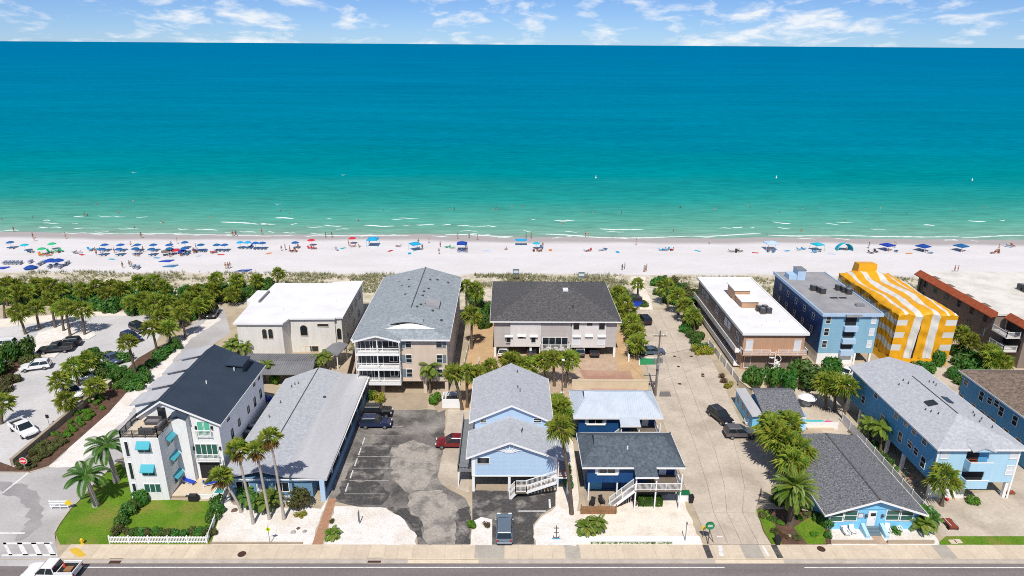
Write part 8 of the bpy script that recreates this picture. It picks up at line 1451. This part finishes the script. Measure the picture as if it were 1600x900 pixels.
q = (96.73, 187.90); t = T('beach_dome_tent', 'big aqua domed beach shelter behind the blue condominium', 'tent', *q); dm = MB(); n1_, n2_ = 10, 6
for j in range(n2_ + 1):
    for i in range(n1_ + 1):
        a = math.pi * i / n1_; b = -.2 + 1.35 * j / n2_; dm.v.append((q[0] + 2.3 * math.cos(a) * math.cos(b * .55), q[1] - 1.2 + 2.4 * math.sin(b), max(0.02, 2.3 * math.sin(a) * math.cos(b * .75))))
dm.f = [(j * (n1_ + 1) + i, j * (n1_ + 1) + i + 1, (j + 1) * (n1_ + 1) + i + 1, (j + 1) * (n1_ + 1) + i) for j in range(n2_) for i in range(n1_)]
P(dm, 'shell', 'canvas_aqua', t, smooth=True); P(MB().path([(q[0] + 2.28 * math.cos(math.pi * i / 10), q[1] - 1.62, 2.28 * math.sin(math.pi * i / 10)) for i in range(11)], [.04] * 11, 6), 'hoop', 'white', t)
def beach_chair(x, y, rz, m, label, group=None): return lounger(x, y, 0, rz, label, m, group, 50)
chairs = [(-131.40, 181.38, 0.00), (-131.11, 182.00, 0.00), (-126.57, 182.07, 1.00), (-125.49, 181.47, 1.00), (-124.48, 182.10, 1.00), (-123.78, 182.11, 1.00), (-123.46, 182.73, 1.00), (-127.09, 179.02, 2.00), (-125.68, 178.45, 2.00), (-124.31, 178.46, 2.00), (-116.46, 184.09, 3.00), (-114.70, 184.11, 3.00), (-118.87, 180.95, 4.00), (-117.83, 180.97, 4.00), (-59.78, 183.05, 5.00), (-58.90, 183.68, 5.00), (-55.67, 186.27, 6.00), (-54.59, 186.28, 6.00), (-47.80, 185.11, 4.00), (-43.82, 188.39, 5.00), (-30.85, 188.59, 5.00), (-16.70, 188.15, 1.00), (-15.55, 187.52, 1.00), (-13.11, 183.73, 0.00), (-11.68, 183.75, 0.00), (7.74, 184.66, 5.00), (9.18, 184.69, 5.00), (10.06, 187.90, 0.00), (22.57, 184.88, 4.00), (23.29, 184.89, 6.00), (27.00, 185.58, 4.00), (28.18, 186.24, 0.00), (43.95, 185.83, 3.00), (44.86, 185.85, 3.00), (45.92, 186.50, 3.00), (46.87, 185.88, 6.00), (63.51, 184.85, 7.00), (64.97, 184.87, 7.00), (66.06, 184.89, 7.00), (74.10, 185.01, 0.00), (75.74, 185.03, 0.00), (83.66, 187.06, 3.00), (85.22, 187.73, 3.00), (87.01, 184.57, 3.00), (102.80, 184.17, 7.00), (104.91, 185.46, 7.00), (110.81, 185.55, 0.00), (119.66, 184.41, 0.00), (138.05, 184.68, 5.00), (139.96, 185.34, 5.00), (147.04, 191.30, 0.00), (148.66, 192.00, 5.00), (-72.89, 187.95, 0.00), (-86.01, 182.04, 5.00), (-81.20, 181.50, 6.00)]
CM = ['lounger_blue', 'canvas_green', 'canvas_orange', 'canvas_sky', 'lounger_grey', 'red_wood', 'canvas_red', 'dark']
for x, y, c in chairs: beach_chair(x, y, random.uniform(0, 6.28), CM[int(c)], 'low %s chair on the sand {near}' % ('dark blue', 'green', 'orange', 'sky blue', 'grey blue', 'brown red', 'red', 'black')[int(c)], 'private beach chairs')
for k, (p, l) in enumerate(zip([(-92.95, 179.51), (-90.89, 180.75)], ['brown sun tent beside the second umbrella row', 'red and blue sun tent among the second row'])): canopy(*p, ('old_wood', 'canvas_red')[k], l, 2.2, 2.0, 1.2, .4, .5)
q = (-88.88, 180.17); canopy(*q, 'canvas_royal', 'small navy sun tent at the end of the second row', 1.8, 1.6, 1.1, .3, .2)
# people on the sand
PS = [(-111.77, 179.24), (-111.74, 181.06), (-107.92, 181.11), (-100.68, 182.45), (-95.28, 187.61), (-95.15, 190.91), (-86.27, 181.43), (-87.61, 185.79), (-150.59, 203.55), (-140.11, 196.41), (-137.50, 192.96), (-130.17, 195.86), (-108.48, 196.92), (-106.61, 187.43), (-63.00, 184.25), (-62.12, 184.89), (-60.50, 183.66), (-58.91, 186.22), (-82.34, 199.51), (-81.39, 199.53), (-74.48, 201.85), (-54.21, 198.53), (-52.30, 198.56), (-45.38, 189.68), (-39.45, 190.44), (-25.51, 191.33), (-18.95, 188.77), (-23.78, 186.10), (-18.66, 181.79), (-22.68, 192.73), (-14.60, 197.74), (-8.61, 196.42), (-11.19, 198.52), (5.94, 198.80), (7.49, 198.82), (24.09, 200.55), (24.87, 200.56), (37.89, 191.64), (35.41, 166.64), (36.28, 167.71), (35.74, 166.65), (30.05, 168.16), (30.89, 169.24), (59.90, 193.34), (104.84, 189.33), (112.89, 190.11), (74.33, 185.64), (116.37, 167.66), (117.21, 167.67), (141.73, 187.93), (-98.78, 168.10), (-97.54, 169.19), (-96.77, 168.67), (-72.25, 167.91), (-71.59, 167.92), (-71.30, 168.46), (-11.50, 186.93), (10.46, 188.56)]
for k, (x, y) in enumerate(PS): person(('stand', 'walk', 'stand')[k % 3], x, y, random.uniform(0, 6.28), 'standing {near}', 'people on the beach')
for x, y in [(-131.45, 182.00), (-125.29, 180.86), (-123.76, 181.49), (-125.34, 178.45), (-115.75, 183.47), (-115.40, 184.10), (-86.71, 182.03), (-92.05, 178.33), (-89.04, 178.97), (-80.92, 182.12), (-59.61, 183.67), (-54.95, 186.28), (-42.72, 188.41), (-25.05, 186.08), (-13.19, 184.99), (-11.93, 185.01), (-0.56, 186.45), (8.12, 185.30), (9.42, 185.96), (23.36, 185.53), (44.64, 186.48), (46.84, 186.51), (65.17, 185.51), (74.93, 186.29), (88.65, 185.86), (96.62, 187.26), (108.53, 186.79), (118.55, 186.30), (129.31, 186.45), (139.22, 185.33), (-118.52, 180.96), (-100.94, 178.80)]: person('sit', x + .6, y - .3, random.uniform(0, 6.28), 'sitting {near}', 'people sitting on the beach')
# bathers standing in the sea
for x, y in [(-150.77, 228.85), (-153.98, 241.62), (-142.31, 226.23), (-140.21, 224.45), (-146.19, 240.76), (-132.03, 228.29), (-156.58, 221.44), (-164.75, 218.66), (-116.64, 208.79), (-111.59, 215.41), (-110.77, 215.42), (-78.32, 232.22), (-74.11, 228.52), (-78.18, 233.19), (-28.83, 229.42), (-31.91, 213.55), (-19.95, 236.36), (-18.30, 235.40), (-4.81, 235.68), (-3.47, 236.70), (1.99, 240.85), (5.65, 239.91), (26.45, 230.53), (29.89, 231.55), (39.77, 230.80), (62.40, 240.09), (74.33, 238.32), (87.70, 240.62), (93.14, 208.54), (95.41, 232.87), (106.41, 240.00), (113.81, 243.23), (129.05, 240.47), (140.10, 232.81), (135.44, 241.63), (52.46, 207.83), (-136.81, 247.31), (88.16, 244.77), (159.19, 237.08), (174.21, 242.44), (-42.59, 232.95), (-98.24, 222.57), (-48.65, 219.14), (18.48, 216.13), (113.33, 222.19)]: person('stand', x, y, random.uniform(0, 6.28), 'wading {near}', 'bathers in the sea', SEA_Z - random.uniform(.85, 1.1))
# birds and swim buoys far out
gm_ = MB(); gm_.poly([(0, -.3, 0), (.12, 0, .05), (0, .35, 0), (-.12, 0, .05)]); 
for k, p in enumerate((((-141.80, 260.30)), ((-61.67, 257.21)), ((-74.84, 220.13)))):
    t = T('gull', ('white gull flying over the green water toward the beach', 'white gull flying over the sea behind the motel', 'white gull low over the shallows')[k], 'bird', p[0], p[1], (8, 8, 5)[k]); WL[t.name] = (0, 0, 0)
    P(MB().path([(0, -.35, 0), (0, -.1, .02), (0, .2, .03), (0, .42, .02)], [.03, .11, .1, .04], 8), 'body', 'white', t, smooth=True)
    for s_ in (-1, 1): P(MB().solid([[(s_ * .08, -.12, .06), (s_ * .5, -.16, .28), (s_ * .5, .04, .28), (s_ * .08, .14, .06)], [(s_ * .5, -.16, .28), (s_ * 1.0, .06, .16), (s_ * .95, .12, .16), (s_ * .5, .04, .28)]], .02), 'wing', 'white', t)
for k, p in enumerate((((39.14, 297.96)), ((119.37, 300.19)), ((204.14, 296.47)))):
    t = T('swim_buoy', ('white marker buoy off the side street', 'white marker buoy off the peach condominium', 'white marker buoy off the taupe condominium')[k], 'buoy', p[0], p[1], SEA_Z - .2); P(MB().lathe([(.1, 0), (.32, .1), (.32, .55), (.14, .75), (.08, 1.3), (.03, 1.4)], (p[0], p[1], SEA_Z - .2), 10), 'float', 'white', t); P(MB().lathe([(.33, .4), (.33, .5)], (p[0], p[1], SEA_Z - .2), 10), 'band', 'canvas_orange', t)

# towels laid out on the sand
tw = {c: bevel(MB().box(-.45, .45, -.9, .9, 0, .02).mesh('beach_towel', c), .008) for c in ('canvas_red', 'canvas_sky', 'canvas_pale', 'canvas_orange', 'cloth_4', 'canvas_aqua')}
for k, (x, y) in enumerate([(-116.08, 179.78), (-94.41, 177.12), (-84.03, 179.04), (-65.75, 181.72), (-52.14, 183.78), (-46.44, 187.05), (-32.61, 184.70), (-26.89, 182.29), (-5.62, 185.10), (12.51, 186.00), (40.79, 186.42), (54.37, 185.99), (70.23, 184.32), (80.08, 186.37), (91.56, 183.38), (113.79, 184.33), (135.26, 186.54), (-105.73, 175.79), (-78.44, 180.32), (31.36, 184.38)]):
    c = list(tw)[k % 6]; o = link('beach_towel', tw[c], None, (x, y, .012), random.uniform(0, 3.1)); WL[o.name] = (x, y, 0); o['category'] = 'towel'; o['group'] = 'towels on the sand'; o['label'] = '%s towel spread on the sand {near}' % ('red', 'sky blue', 'pale blue', 'orange', 'white', 'aqua')[k % 6]

# ================================================================== labels that point to one thing
def image_xy(p):
    d = Vector(p) - Vector((0, 0, CAM_H)); c = d.dot(fwd); return 800 + 1067 * d.dot(rv) / c, 450 - 1067 * d.dot(uv) / c
MARKS = [(110, 'beyond the shell island palms'), (200, 'beyond the beach shelter'), (300, 'beyond the hedge palms'), (440, 'beyond the off-road car'), (560, 'beyond the villa'), (720, 'beyond the tan condominium'), (770, 'beyond the garden strip'), (950, 'beyond the duplex'), (1080, 'beyond the beach path'), (1210, 'beyond the peach condominium'), (1310, 'beyond the blue condominium'), (1430, 'beyond the striped tent'), (9999, 'beyond the taupe condominium')]
ORD = ['first', 'second', 'third', 'fourth', 'fifth', 'sixth', 'seventh', 'eighth', 'ninth', 'tenth', 'eleventh', 'twelfth', 'thirteenth', 'fourteenth', 'fifteenth', 'sixteenth', 'seventeenth', 'eighteenth', 'nineteenth', 'twentieth']
same = {}
for o in list(COL.objects):
    if o.parent is None and 'label' in o and 'category' in o:
        ix, iy = image_xy(o.location)
        if '{near}' in o['label']: o['label'] = o['label'].replace('{near}', next(t for a, t in MARKS if ix < a))
        same.setdefault(o['label'], []).append((ix, iy, o))
for lab, mem in same.items():
    if len(mem) < 2 or len(mem) > 20 or len(lab.split()) > 12: continue
    xs = [m_[0] for m_ in mem]; ys = [m_[1] for m_ in mem]
    if max(xs) - min(xs) >= (max(ys) - min(ys)) * .6: mem.sort(key=lambda m_: m_[0]); tail = 'from the left'
    else: mem.sort(key=lambda m_: -m_[1]); tail = 'from the road'
    for k, m_ in enumerate(mem): m_[2]['label'] = '%s, %s %s' % (lab, ORD[k], tail)
